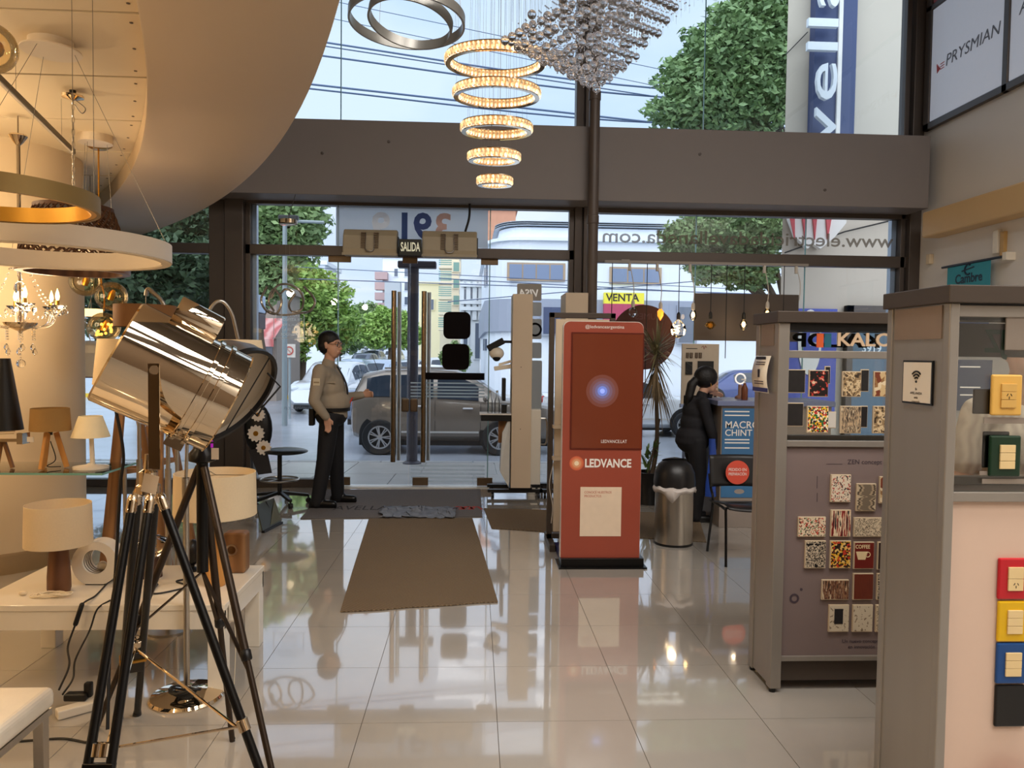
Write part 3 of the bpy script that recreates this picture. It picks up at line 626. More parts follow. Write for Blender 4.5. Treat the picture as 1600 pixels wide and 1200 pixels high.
# ---------------- trees
def leafmat(name, c, c2):
    m = M(name, c, .5, c2=c2, scale=2.5)
    return m
m_lf1 = leafmat('leaf_green', (92, 120, 84), (146, 172, 108)); m_lf2 = leafmat('leaf_bright', (112, 148, 76), (164, 196, 100)); m_lf3 = leafmat('leaf_dark', (52, 70, 52), (92, 112, 72))
m_bark = M('bark', (86, 72, 58), .8, bump=.4, bscale=12, stretch=(1, 1, .2))
def tree(label, base, h, blobs, n, mat, leaf=.16, tr=.16, group='street trees'):
    base = Vector(base); t = thing('street_tree', label, 'tree', base, 0, group); rnd = random.Random(label)
    mb = MB(); top = Vector((base.x, base.y, base.z+h)); mb.tube(bez([base, base+V(.1, 0, h*.5), top], 6), [tr]*7+[tr*.7]*6, 10)
    for (c, r) in blobs: mb.tube(bez([base+V(.08, 0, h*.7), (top+Vector(c))/2+V(0, 0, -.3), Vector(c)], 5), [tr*.55-.03*tr*i for i in range(11)], 7)
    mb.build('trunk', m_bark, t, smooth=True)
    f = MB(); vol = sum(r[0]*r[1]*r[2] for _, r in blobs)
    for c, r in blobs:
        k = int(2.2*n*r[0]*r[1]*r[2]/vol)
        for _ in range(k):
            d = Vector((rnd.gauss(0, 1), rnd.gauss(0, 1), rnd.gauss(0, 1))).normalized(); q = rnd.random()**.38
            bump_ = 1+.22*math.sin(5*d.x+3*d.z+c[0])*math.cos(4*d.y-6*d.z)
            p = Vector(c)+Vector((d.x*r[0], d.y*r[1], d.z*r[2]))*q*bump_
            a = Vector((rnd.gauss(0, 1), rnd.gauss(0, 1), rnd.gauss(0, .6))).normalized(); b = a.orthogonal().normalized(); b = (b*math.cos(q*9)+a.cross(b)*math.sin(q*9)); s = leaf*.66*(.6+.8*rnd.random())
            f.v += [p-a*s, p-b*s*.45, p+a*s, p+b*s*.45]; i = len(f.v)-4; f.f.append([i, i+1, i+2, i+3]); f.mi.append(0)
    o = f.build('foliage', mat, t, fix=False); o['kind'] = 'stuff'; return t
def bl(px, py, Y, rx, rz, ry=None): return ((tuple(at(px, py, Y))), (rx, ry or rx*.8, rz))
tree('big leafy tree left of the door above the swirl logo', (at(402, 600, 24).x, 24, ZR), 4, [bl(420, 360, 24, 1.3, 1.0), bl(455, 350, 24, 1.1, .9), bl(400, 420, 24, 1.3, 1.2), bl(470, 385, 24, .7, .6), bl(430, 330, 25, 1.8, 1.0)], 9000, m_lf1, .17)
tree('bright green tree left of the side street behind the swirl', (at(470, 600, 36).x, 36, ZR), 3.4, [bl(470, 450, 36, 1.6, 1.2), bl(500, 480, 36, 1.5, 1.4), bl(455, 500, 36, 1.5, 1.2), bl(520, 510, 38, 1.4, 1.2), bl(448, 525, 35.8, 1.3, 1.3)], 11000, m_lf2, .2)
tree('dark tree in the middle distance of the side street', (at(528, 600, 62).x, 62, .6), 3, [bl(560, 505, 62, 2.4, 1.6), bl(535, 520, 60, 2.2, 1.5), bl(580, 515, 64, 1.8, 1.4)], 5000, m_lf1, .3)
tree('round bright tree behind the left pull bar', (at(607, 600, 48).x, 48, .1), 2.6, [bl(610, 510, 48, 1.5, 1.2), bl(598, 525, 48, 1.5, .8), bl(632, 522, 48, 1.2, 1.0)], 6000, m_lf2, .22)
tree('distant green tree closing the side street', (at(525, 600, 75).x, 75, 1), 3, [bl(525, 530, 75, 3.2, 1.8), bl(495, 535, 75, 3.0, 1.8)], 4000, m_lf3, .35)
tree('small green tree right of the side street', (at(712, 600, 40).x, 40, .1), 1.2, [bl(712, 560, 40, .8, .8)], 1500, m_lf1, .18)
tree('dark shadowy tree outside the left bay window', (at(240, 600, 15).x, 15, ZR), 3, [bl(240, 430, 15, 1.3, .9), bl(290, 420, 15, .9, .6), bl(200, 430, 15, 1.2, .8), bl(270, 470, 16, 1.0, .5), bl(215, 350, 16, 1.7, .9), bl(300, 350, 16, .9, .8), bl(170, 480, 15, .9, .6)], 11000, m_lf3, .13)
tree('pale green bush below the dark tree outside the left bay', (at(300, 600, 18).x, 18, ZR), 1.2, [bl(305, 495, 18, .6, .45), bl(275, 510, 18, .6, .4)], 1500, m_lf2, .13)
tree('tall tree in the upper right window beside the beige wall', (at(1238, 600, 22).x, 22, ZR), 7, [bl(1150, 100, 22, 1.6, 1.5), bl(1195, 60, 22, 1.3, 1.7), bl(1090, 130, 22, 1.2, .9), bl(1200, 160, 22, 1.1, 1.1), bl(1060, 175, 22, 1.0, .5), bl(1125, 165, 22, 1.6, .8), bl(1180, 10, 22, .7, .8)], 15000, m_lf1, .16)
tree('leafy tree behind the web address on the right window', (at(1226, 600, 20).x, 20, ZR), 4, [bl(1140, 365, 20, 1.2, .6), bl(1080, 370, 20, .8, .5), bl(1195, 360, 20, .7, .7), bl(1170, 425, 20, .8, .5), bl(1120, 420, 20, .8, .4), bl(1060, 385, 20, .5, .3)], 10000, m_lf1, .12)

# ---------------- buildings
m_bwhite = M('white_render', (222, 230, 240), .7, var=.03, scale=.6)
m_bcream = M('cream_render', (226, 216, 190), .7, var=.06, scale=.5)
m_bgrey = M('grey_blue_band', (150, 158, 174), .6, var=.03, scale=1)
m_bwin = M('dark_house_window', (88, 100, 118), .12, var=.2, scale=1)
m_shut = M('blue_shutter', (120, 136, 164), .5, var=.05)
m_brick = M('brick_wall', (190, 138, 112), .8, var=.12, scale=3)
def bwin(t, px0, py0, px1, py1, Y, mat=None, fr=m_bwhite, bars=1, d=.1):
    a, b = at(px0, py0, Y), at(px1, py1, Y)
    w_ = MB().box((a.x-.08, Y-d, b.z-.08), (b.x+.08, Y+.05, a.z+.08)).build('window_surround', fr, t)
    n = max(1, bars)
    for k in range(n):
        x0 = a.x+(b.x-a.x)*k/n+.03; x1 = a.x+(b.x-a.x)*(k+1)/n-.03
        MB().box((x0, Y-d-.02, b.z), (x1, Y-d+.01, a.z)).build('window_pane', mat or m_bwin, w_)
# white corner building with the rounded end
Yb = 34.0
wb = thing('corner_building', 'white rounded corner building across the road with grey shop band', 'building', (at(900, 600, Yb).x, Yb, ZR))
xr, xc = at(1260, 500, Yb).x, at(826, 500, Yb).x; xs, ysd = at(752, 500, 50).x, 50.0
def foot(o, z0, z1, mb):
    pts = [V(xr, Yb-o, z0), V(xc, Yb-o, z0)]
    side = V(xs-xc+1.8, ysd-Yb-1.8, 0).normalized(); c0 = V(xc, Yb-o, 0); c2 = V(xc-1.8-o, Yb+1.8, 0)
    for k in range(1, 7):
        f = k/6; p = (1-f)**2*c0+2*f*(1-f)*V(xc-1.5-o, Yb-o, 0)+f*f*c2; pts.append(V(p.x, p.y, z0))
    pts += [V(xs-o, ysd, z0), V(xr, ysd, z0)]
    return mb.prism(pts, (0, 0, z1-z0))
zat = lambda y: at(830, y, Yb).z
foot(0, ZR, zat(372), MB()).build('wall', m_bwhite, wb); foot(.18, zat(376), zat(371), MB()).build('cornice', m_bwhite, wb)
foot(.16, zat(518), zat(467), MB()).build('shop_band', m_bgrey, wb); foot(-.5, zat(372), zat(352), MB()).build('parapet', m_bwhite, wb)
foot(-2.5, zat(372), zat(335), MB()).build('roof_storey', m_bwhite, wb)
rl = MB()
for k in range(3): foot(-.3, zat(350-k*3), zat(349-k*3), rl)
rl.build('roof_railing', M('grey_rail', (150, 160, 172), .5), wb)
bwin(wb, 795, 413, 880, 437, Yb, m_shut, M('brown_surround', (172, 150, 126), .7), 4)
bwin(wb, 955, 420, 1030, 442, Yb, m_shut, MATS['brown_surround'], 3)
bwin(wb, 848, 480, 895, 522, Yb-.18, M('navy_shop_sign', (70, 82, 112), .4), m_bgrey, 1)
bwin(wb, 872, 565, 890, 618, Yb, M('shop_door_glass', (96, 118, 142), .15), m_bgrey, 1)
bwin(wb, 930, 550, 1000, 610, Yb, m_bwin, m_bgrey, 3); bwin(wb, 1060, 480, 1085, 535, Yb-.17, m_bwin, m_bgrey, 1)
for py0, py1, f in ((420, 448, .25), (413, 446, .07), (530, 548, .3), (530, 548, .08)):
    p0 = V(xc-1.8, Yb+1.8, 0); p1 = V(xs, ysd, 0); c = p0+(p1-p0)*(f+.0); d = (p1-p0).normalized(); nrm = V(d.y, -d.x, 0)
    if nrm.x > 0: nrm = -nrm
    z0, z1 = at(770, py1, c.y).z, at(770, py0, c.y).z
    MB().obox((c.x+nrm.x*.04, c.y+nrm.y*.04, (z0+z1)/2), d*.55, nrm*.06, V(0, 0, (z1-z0)/2)).build('side_window', m_bwin, wb)
# VENTA board on it
a, b = at(944, 457, Yb-.4), at(985, 475, Yb-.4)
vt = thing('sale_board', 'yellow VENTA board on the white building', 'sign', ((a.x+b.x)/2, Yb-.4, b.z))
MB().box((a.x, Yb-.45, b.z), (b.x+.6, Yb-.165, a.z)).build('board', M('yellow_board', (236, 224, 70), .5), vt)
MB().box((a.x, Yb-.45, b.z-1.1), (b.x+.6, Yb-.165, b.z)).build('lower_board', M('crimson_board', (180, 70, 100), .5), vt)
text('VENTA', m_letd, (a.x+.08, Yb-.46, b.z+.12), (1, 0, 0), (0, 0, 1), .32, vt, align='LEFT', bold=.02)
def block(name, label, px0, px1, pytop, Y, depth, mat, wins=(), bars=1, wm=None):
    a, b = at(px0, pytop, Y), at(px1, pytop, Y)
    t = thing(name, label, 'building', ((a.x+b.x)/2, Y, slope_z(Y)))
    MB().box((a.x, Y, slope_z(Y)-.2), (b.x, Y+depth, a.z)).build('wall', mat, t)
    MB().box((a.x-.15, Y-.15, a.z-.25), (b.x+.15, Y+depth, a.z)).build('roof_edge', mat, t)
    for w_ in wins: bwin(t, *w_, Y, wm, mat, bars)
    return t
old = block('ornate_building', 'pale ornate old building next to the white corner building', 722, 751, 432, 51, 8, M('pale_stone', (204, 210, 214), .7, var=.12, scale=.8), [(724, 452, 730, 468), (735, 450, 741, 467), (744, 450, 750, 466), (724, 490, 731, 540), (742, 505, 750, 560)])
for py in (445, 472, 482):
    a, b = at(720, py, 50.7), at(753, py-2, 50.7); MB().box((a.x, 50.6, a.z-.12), (b.x, 51, a.z+.12)).build('moulding', MATS['pale_stone'], old)
for px in (722, 732, 742, 751):
    a, b = at(px, 440, 50.8), at(px, 500, 50.8); MB().box((a.x-.14, 50.75, b.z), (a.x+.14, 51, a.z)).build('pilaster', MATS['pale_stone'], old)
tw = block('balcony_tower', 'cream apartment tower with green balcony shutters', 690, 719, 250, 62, 10, m_bcream, [(708, 410+i*26, 718, 424+i*26) for i in range(4)], 1, M('green_shutter', (120, 160, 150), .5))
for i in range(5):
    z0 = at(700, 418+i*24, 59.2).z; a, b = at(686, 430, 59.2), at(706, 430, 59.2)
    bb = MB().box((a.x, 58.6, z0-.12), (b.x, 60, z0)).build('balcony_slab', m_bcream, tw); ml = MB()
    for k in range(5): ml.box((a.x, 58.6, z0+.16*k+.12), (b.x, 58.65, z0+.16*k+.2))
    ml.build('balcony_rails', MATS['green_shutter'], bb)
block('cream_building', 'pale yellow building behind the right pull bar', 655, 688, 440, 74, 8, M('pale_yellow_render', (232, 224, 186), .7), [(660, 470, 665, 485), (672, 468, 678, 484), (660, 500, 666, 518)])
wt_ = block('white_tower', 'white tower block with balconies at the end of the side street', 598, 642, 400, 95, 10, m_bwhite, [(616, 420+i*22, 622, 432+i*22) for i in range(4)]+[(632, 420+i*22, 638, 432+i*22) for i in range(4)])
for i in range(4):
    p = at(594, 437+i*16, 94); MB().box((p.x-.6, 93.5, p.z), (p.x+.9, 95, p.z+.9)).build('balcony', M('rose_balcony', (176, 150, 150), .7), wt_)
gs = at(613, 440, 90); MB().box((gs.x-.9, 90, 0), (gs.x+.9, 92, gs.z)).build('lift_shaft', M('grey_shaft', (168, 176, 184), .7), wt_)
block('brick_block', 'brick upper storey behind the white corner building', 757, 806, 322, 53, 6, m_brick)
lb_ = block('left_building', 'white building behind the trees on the left', 370, 508, 405, 47, 5, m_bwhite, [(484, 411, 496, 418), (490, 440, 500, 452), (400, 440, 412, 460)])
sb = block('left_shop', 'cream shop building seen outside the left bay and side pane', 210, 432, 440, 30, 4, M('stone_render', (150, 138, 128), .7, var=.1), [(405, 450, 422, 475), (380, 455, 398, 480), (405, 535, 428, 575), (300, 480, 325, 500)])
p, q = at(396, 497, 27), at(416, 530, 27)
aw = thing('awning', 'red striped awning left of the door', 'awning', (p.x, 27, q.z)); ml = MB()
ml.add([(p.x-3, 29.9, p.z+.1), (q.x, 29.9, p.z+.1), (q.x, 28, q.z), (p.x-3, 28, q.z), (p.x-3, 28, q.z-.25), (q.x, 28, q.z-.25)], [(0, 1, 2, 3), (3, 2, 5, 4)])
o = ml.build('awning_cloth', M('red_awning', (188, 96, 96), .7, kind='wood', c2=(216, 170, 166), scale=.8), aw); o.modifiers.new('t', 'SOLIDIFY').thickness = .03
sg = at(403, 475, 16)
t = thing('light_box_sign', 'pale blue box sign with dark underside left of the door', 'sign', (sg.x, 16, at(403, 515, 16).z))
for (a_, b_, c_, d_, mm) in ((386, 461, 409, 489, M('pale_blue_box', (176, 196, 220), .4)), (388, 490, 409, 514, M('dark_box', (70, 58, 58), .5))):
    p, q = at(a_, b_, 16), at(c_, d_, 16); MB().box((p.x, 15.8, q.z), (q.x, 16.3, p.z)).build('sign_box', mm, t, bevel=.02)
p = at(398, 514, 16); MB().cyl((p.x, 16.1, ZR), (p.x, 16.1, p.z), .05).build('post', m_trimb, t)
# beige wing wall with the vertical name sign
Yw = 11.7
wl_ = thing('beige_building', 'tall beige wall beyond the right window carrying the vertical name sign', 'building', (at(1330, 600, Yw).x, Yw, -.15))
m_bw = M('beige_render', (198, 186, 170), .8, var=.05, scale=1.5, bump=.1, bscale=6)
x0 = at(1224, 300, Yw).x; MB().prism([(x0, Yw, -.15), (9.5, Yw, -.15), (11, Yw+2.2, -.15), (x0+1.1, Yw+2.2, -.15)], (0, 0, 12)).build('wall', m_bw, wl_)
ns = thing('name_sign', 'vertical blue sign with big white raised letters on the beige wall', 'sign', (at(1292, 200, Yw).x, Yw, at(1292, 345, Yw).z))
a, b = at(1266, 0, Yw), at(1321, 330, Yw)
MB().box((a.x, Yw-.20, b.z+.2), (b.x, Yw-.02, 9.5)).build('back_panel', M('navy_panel', (62, 74, 112), .5), ns)
MB().box((at(1301, 0, Yw).x, Yw-.24, b.z+.2), (at(1307, 0, Yw).x, Yw-.2, 9.5)).build('white_edge', m_letw, ns)
zv = at(1290, 207, Yw).z
text('Avellaneda', M('white_sign_letters', (226, 230, 234), .5), (at(1299, 200, Yw-.3).x, Yw-.36, zv-1.28), (0, 0, 1), (-1, 0, 0), .46, ns, align='LEFT', ext=.08, bold=.0, xs=2.0, spacing=1.08)
lg = at(1272, 345, Yw); sh = []
for (px, py) in ((1222, 300), (1230, 345), (1240, 372), (1258, 390), (1266, 382), (1278, 390), (1300, 372), (1318, 350), (1322, 300)):
    p = at(px, py, Yw-.05); sh.append(V(p.x, Yw-.14, p.z))
em_ = MB().prism(sh, (0, .1, 0)).build('emblem_back', m_letw, ns)
for k, (x0, x1) in enumerate(((1228, 1243), (1250, 1262), (1268, 1282), (1290, 1308))):
    p = [at(x0, 302, Yw-.2), at(x1, 302, Yw-.2), at((x0+x1)/2+8-4*k, 374, Yw-.2)]; MB().prism([V(q.x, Yw-.17, q.z) for q in p], (0, .03, 0)).build('emblem_ray', M('red_emblem', (206, 82, 88), .5), em_)
MB().tube([at(1226, 395, Yw-.05), at(1320, 362, Yw-.05), at(1420, 338, Yw-.05)], .012, 6).build('cable', m_cable, wl_)
MB().tube([at(1228, 85, Yw-.05), at(1262, 50, Yw-.05)], .008, 6).build('guy_wire', m_cable, ns)
bp = thing('blue_poster', 'blue poster with white oval on the beige wall outside', 'poster', (at(1272, 600, Yw).x, Yw, at(1272, 650, Yw).z))
a, b = at(1228, 482, Yw), at(1301, 650, Yw)
MB().box((a.x, Yw-.06, b.z), (b.x, Yw-.02, a.z)).build('sheet', M('blue_sheet', (76, 90, 178), .5), bp)
p = at(1262, 535, Yw); ov = MB().lathe([(.3, -.005), (.3, .005)], (0, 0, 0), (0, 1, 0), 32).build('oval', m_letw, bp, local=True); ov.location = (p.x-bp.location.x, -.075, p.z-bp.location.z); ov.scale = (.62, 1, 1.7)
text('E', M('blue_print', (76, 90, 178), .5), (p.x, Yw-.10, p.z-.12), (1, 0, 0), (0, 0, 1), .34, bp, ext=.004, bold=.05)
dw = thing('side_entrance', 'dark glazed entrance frame on the beige wall outside', 'entrance', (at(1355, 600, Yw).x, Yw, -.15))
a, b = at(1318, 478, Yw), at(1440, 700, Yw)
MB().box((a.x, Yw-.12, -.15), (b.x, Yw-.02, a.z)).build('glass_leaf', M('grey_blue_glass', (96, 116, 132), .2), dw)
MB().box((a.x, Yw-.16, a.z-.1), (b.x, Yw-.02, a.z)).build('head_frame', m_frame, dw); MB().box((a.x, Yw-.16, -.15), (a.x+.09, Yw-.02, a.z)).build('jamb', m_frame, dw)
text('3919', M('white_number', (226, 234, 240), .5), (at(1362, 550, Yw-.13).x, Yw-.125, at(1362, 550, Yw-.13).z), (1, 0, 0), (0, 0, 1), .11, dw, ext=.002, bold=.02)

# ---------------- poles, wires
m_pole = M('dark_blue_pole', (58, 57, 66), .4, .2); m_tealp = M('pale_pole', (140, 152, 156), .5)
p = fl(649, 716, -.15)
t = thing('traffic_pole', 'thick dark pole at the kerb behind the glass doors', 'pole', (p.x, 12.3, -.15))
MB().cyl((p.x, 12.3, -.16), (p.x, 12.3, 3.0), .088, n=18).build('post', m_pole, t, smooth=True)
MB().lathe([(.15, 0), (.15, .03), (.1, .06)], (p.x, 12.3, -.15), n=18).build('base_flange', m_pole, t, smooth=True)
a, b = at(622, 408, 12.3), at(682, 420, 12.3); MB().box((a.x, 12.2, b.z), (b.x, 12.4, a.z)).build('cross_box', m_pole, t, bevel=.02)
p = at(445, 345, 20)
t = thing('street_lamp', 'pale street lamp pole left of the door', 'lamp post', (p.x, 20, ZR))
MB().cyl((p.x, 20, ZR), (p.x, 20, p.z), .07, .055, 12).build('post', m_tealp, t, smooth=True)
MB().cyl((p.x, 20, p.z), (p.x+1.0, 20, p.z-.02), .04, n=8).build('arm', m_tealp, t, smooth=True); MB().box((p.x-.15, 19.9, p.z), (p.x+.35, 20.1, p.z+.14)).build('lamp_head', m_trimb, t, bevel=.03)
p = at(452, 548, 22)
t = thing('no_parking_sign', 'square no parking sign on a post left of the guard', 'sign', (p.x, 22, ZR))
MB().cyl((p.x, 22.05, ZR), (p.x, 22.05, p.z), .035, n=8).build('post', m_tealp, t)
MB().box((p.x-.17, 21.98, p.z-.19), (p.x+.17, 22.02, p.z+.19)).build('plate', M('sign_plate', (214, 206, 194), .5), t)
MB().ring(.09, .125, -.003, .003, (p.x, 21.97, p.z), (0, 1, 0), 20).bar((p.x-.07, 21.97, p.z+.07), (p.x+.07, 21.97, p.z-.07), .025, .006).build('red_mark', M('sign_red', (186, 84, 76), .5), t)
p = at(563, 545, 40)
t = thing('green_bin', 'small green object among the far cars', 'bin', (p.x-.6, 40, slope_z(40)))
MB().box((p.x-.9, 40, slope_z(40)), (p.x-.3, 40.5, slope_z(40)+1.3)).build('bin_body', M('green_plastic', (60, 150, 100), .5), t, bevel=.05)
for pts, Y, r, lab in (([(480, 62), (900, 125), (1240, 155)], 24, .03, 'overhead cable, uppermost of the bundle in the upper windows'), ([(480, 68), (900, 132)], 24.2, .02, 'overhead cable, second of the bundle in the upper windows'),
        ([(480, 84), (900, 140), (1240, 165)], 24.4, .03, 'overhead cable, third of the bundle in the upper windows'), ([(470, 130), (900, 178)], 26, .035, 'overhead cable just above the fascia, upper one'), ([(470, 137), (900, 184), (1240, 200)], 26.2, .03, 'overhead cable just above the fascia, lowest one'),
        ([(860, 100), (1100, 150)], 24.6, .012, 'thin overhead wire running behind the crystal bead chandelier'), ([(560, 10), (800, 60)], 25, .012, 'thin overhead wire behind the interlocked grey rings'), ([(540, 438), (900, 450)], 30, .02, 'lower street wire above the two black stickers'),
        ([(520, 420), (760, 432)], 30.2, .015, 'lower street wire under the exit sign'), ([(930, 448), (1080, 456)], 30, .02, 'slack wire above the brown disc sign'), ([(935, 452), (1080, 440)], 30.4, .02, 'rising wire above the brown disc sign')):
    q = [at(*p, Y) for p in pts]; q = [q[0]-(q[1]-q[0])*1.6]+q+[q[-1]+(q[-1]-q[-2])*1.6]
    o = MB().tube(bez(q, 5), r, 5).build('power_cable', M('grey_cable', (84, 100, 130), .6)); tag(o, lab, 'cable', 'overhead street cables')
# ================================================================== lamp display on the left
def xy(px, Y): p = at(px, 600, Y); return p.x
def wire(t, a, b, r=.0012, mat=m_wire, name='suspension_wire'): return MB().tube([a, b], r, 5).build(name, mat, t)
# ---- white ring pendant
rc = V(-2.03, 3.68, 0); zt, zb = at(245, 376, 3.68).z, at(245, 405, 3.68).z; R = .565
t = thing('ring_pendant', 'large white ring pendant hanging nearest below the cream ceiling', 'pendant lamp', (rc.x, rc.y, zb), 0, 'ring pendants over the lamp display')
m_rw = M('white_ring_enamel', (222, 208, 188), .45, var=.02)
MB().ring(R-.05, R, zb, zt, (rc.x, rc.y, 0), n=72).build('ring_band', m_rw, t, smooth=True)
MB().ring(R-.046, R-.004, zb-.004, zb, (rc.x, rc.y, 0), n=72).build('diffuser', M('ivory_diffuser', (240, 222, 190), .6), t)
cc = fl(80, 82, 3.09); ZK = ZP
MB().lathe([(.10, 0), (.10, -.045), (.135, -.045), (.135, -.053)], (cc.x, cc.y, ZK), n=40).build('canopy', m_rw, t, smooth=True)
for k, a in enumerate((.35, 2.4, 4.6)):
    wire(t, (cc.x+.1*math.cos(a), cc.y+.1*math.sin(a), ZK-.05), (rc.x+(R-.02)*math.cos(a-.1), rc.y+(R-.02)*math.sin(a-.1), zt))
# ---- gold ring pendant
gY = 2.62; gR = .35; gx = xy(142, gY)-gR; zt, zb = at(142, 299, gY).z, at(142, 326, gY).z
t = thing('gold_ring_pendant', 'brass ring pendant with golden inside above the white ring', 'pendant lamp', (gx, gY, zb), 0, 'ring pendants over the lamp display')
MB().ring(gR-.012, gR, zb, zt, (gx, gY, 0), n=72).build('outer_band', M('olive_brass', (150, 124, 74), .45, .5), t, smooth=True)
MB().ring(gR-.03, gR-.0125, zb+.002, zt-.002, (gx, gY, 0), n=72).build('inner_band', M('gold_leaf', (226, 168, 62), .4, .55, var=.05), t, smooth=True)
for a in (.5, 1.1, 2.6, 4.4): p = V(gx+(gR-.02)*math.cos(a), gY+(gR-.02)*math.sin(a), zt); wire(t, p, (p.x, p.y, ZK))
MB().lathe([(.07, 0), (.07, -.03)], (gx, gY, ZK), n=28).build('canopy', m_gold, t)
# ---- woven rattan pendant
wY = 4.62; wc = V(xy(118, wY), wY, 0); z0, z1 = at(118, 427, wY).z, at(118, 326, wY).z; hh = z1-z0
t = thing('woven_pendant', 'dark brown woven rattan pendant behind the white ring', 'pendant lamp', (wc.x, wY, z0))
def rat(f): return .285-.085*f**1.6
mb = MB(); n = 34
for s in (-1, 1):
    for k in range(n):
        pts = [V(wc.x+(rat(f)+.004*s)*math.cos(2*PI*k/n+s*f*1.5), wY+(rat(f)+.004*s)*math.sin(2*PI*k/n+s*f*1.5), z0+.03+f*(hh-.03)) for f in [i/7 for i in range(8)]]
        mb.tube(pts, .0055, 4, cap=False)
m_rat = M('dark_rattan', (84, 52, 30), .6, var=.2, scale=40)
o = mb.build('weave', m_rat, t); o['kind'] = 'stuff'
MB().ring(rat(0)-.03, rat(0)+.012, z0, z0+.05, (wc.x, wY, 0), n=48).build('lower_rim', m_walnut, t, smooth=True)
MB().ring(rat(1)-.012, rat(1)+.01, z1-.012, z1+.01, (wc.x, wY, 0), n=40).build('upper_rim', m_rat, t, smooth=True)
MB().lathe([(.0, 0), (rat(1), 0), (rat(1), .008)], (wc.x, wY, z1-.01), n=40).build('top_disc', m_rat, t)
cp = fl(121, 165, 3.1)
MB().lathe([(.06, 0), (.058, -.012), (.0, -.03)], (wc.x, wY, ZK-.03), n=28).build('canopy', m_chrome, t, smooth=True)
MB().cyl((wc.x, wY, ZK), (wc.x, wY, ZK-.03), .018).build('canopy_stem', m_black, t)
z = ZK-.06; k = 0
while z > z1+.02:
    u = V(1, 0, 0) if k % 2 else V(0, 1, 0); c = V(wc.x, wY, z)
    MB().tube([c+u*.008*math.cos(a)+V(0, 0, .022*math.sin(a)) for a in [2*PI*i/10 for i in range(10)]], .0025, 5, closed=True).build('chain_link', m_steel, t); z -= .036; k += 1
MB().tube(bez([(wc.x+.01, wY, ZK-.05), (wc.x+.07, wY, ZK-.10), (wc.x+.05, wY, ZK-.13), (wc.x+.01, wY, ZK-.08)], 6), .003, 5).build('cord_loop', m_wire, t)
# ---- second white canopy with wires
c2 = fl(149, 222, 3.1)
t = thing('wire_pendant', 'small white round canopy with three thin wires beside the soffit', 'pendant lamp', (c2.x, c2.y, 2.3))
MB().lathe([(.11, 0), (.11, -.055), (0, -.056)], (c2.x, c2.y, ZK), n=36).build('canopy', m_rw, t, smooth=True)
for dx, dy in ((-.07, 0), (-.03, -.05), (.07, .02)): wire(t, (c2.x+dx, c2.y+dy, ZK-.05), (c2.x+dx*1.6, c2.y+dy*1.6, 2.32))
MB().ring(.10, .125, 2.30, 2.33, (c2.x, c2.y, 0), n=36).build('ring_band', m_rw, t, smooth=True)
# ---- slim black bar pendant
a, b = fl(-6, 118, 2.9), fl(115, 237, 2.9)
t = thing('bar_pendant', 'slim dark bar pendant running diagonally under the ceiling', 'pendant lamp', ((a.x+b.x)/2, (a.y+b.y)/2, 2.88))
MB().bar(a, b, .022, .03).build('bar', m_blackm, t); MB().bar(a-V(0, 0, .016), b-V(0, 0, .016), .014, .004).build('diffuser', m_rw, t)
for f in (.2, .8): q = a+(b-a)*f; wire(t, q, (q.x, q.y, ZK))
# ---- amber glass bulb at the left edge
p = at(-12, 75, 2.3); t = thing('amber_pendant', 'amber glass globe cut by the left edge at the top', 'pendant lamp', (p.x, p.y, p.z-.07))
MB().ball(p, .066, 24, (1, 1, 1.05)).build('globe', m_amber, t, smooth=True); MB().ball(p, .03, 12).build('filament', m_gold, t); wire(t, p+V(0, 0, .06), (p.x, p.y, ZK), .003, m_gold, 'rod')
# ---- three amber globes on a brass rod
aY = 5.75
t = thing('globe_cluster', 'three amber glass globes on a bent brass rod', 'pendant lamp', (xy(160, aY), aY, at(160, 535, aY).z))
g1, g2, g3 = at(134, 440, aY), at(174, 463, aY-.05), at(163, 511, aY)
rod = bez([(xy(157, aY), aY, ZK), (xy(157, aY), aY, g1.z+.2), g1+V(.11, 0, .02), g2+V(-.05, 0, 0), g3+V(0, 0, .12)], 8)
MB().tube(rod, .006, 8).build('brass_rod', m_gold, t, smooth=True); MB().lathe([(.09, 0), (.09, -.025), (.05, -.05)], (xy(157, aY), aY, ZK), n=28).build('canopy', m_gold, t, smooth=True)
for c, lit in ((g1, 0), (g2, 0), (g3, 1)):
    gl = MB().ball(c, .112, 28, (1, 1, .95)).build('globe', m_amber, t, smooth=True)
    MB().lathe([(0, -.03), (.022, -.028), (.026, .02), (.012, .05)], c, (.4, 0, .9), 16).build('socket', m_gold, gl, smooth=True)
    if lit:
        mb = MB()
        for k in range(14): a = k*2.4; mb.ball(c+V(.05*math.cos(a), .05*math.sin(a), -.02+.04*math.sin(a*1.7)), .012, 6)
        mb.build('glow_beads', M('amber_glow', (255, 190, 90), .4, em=2.2, emc=(255, 180, 80)), gl)
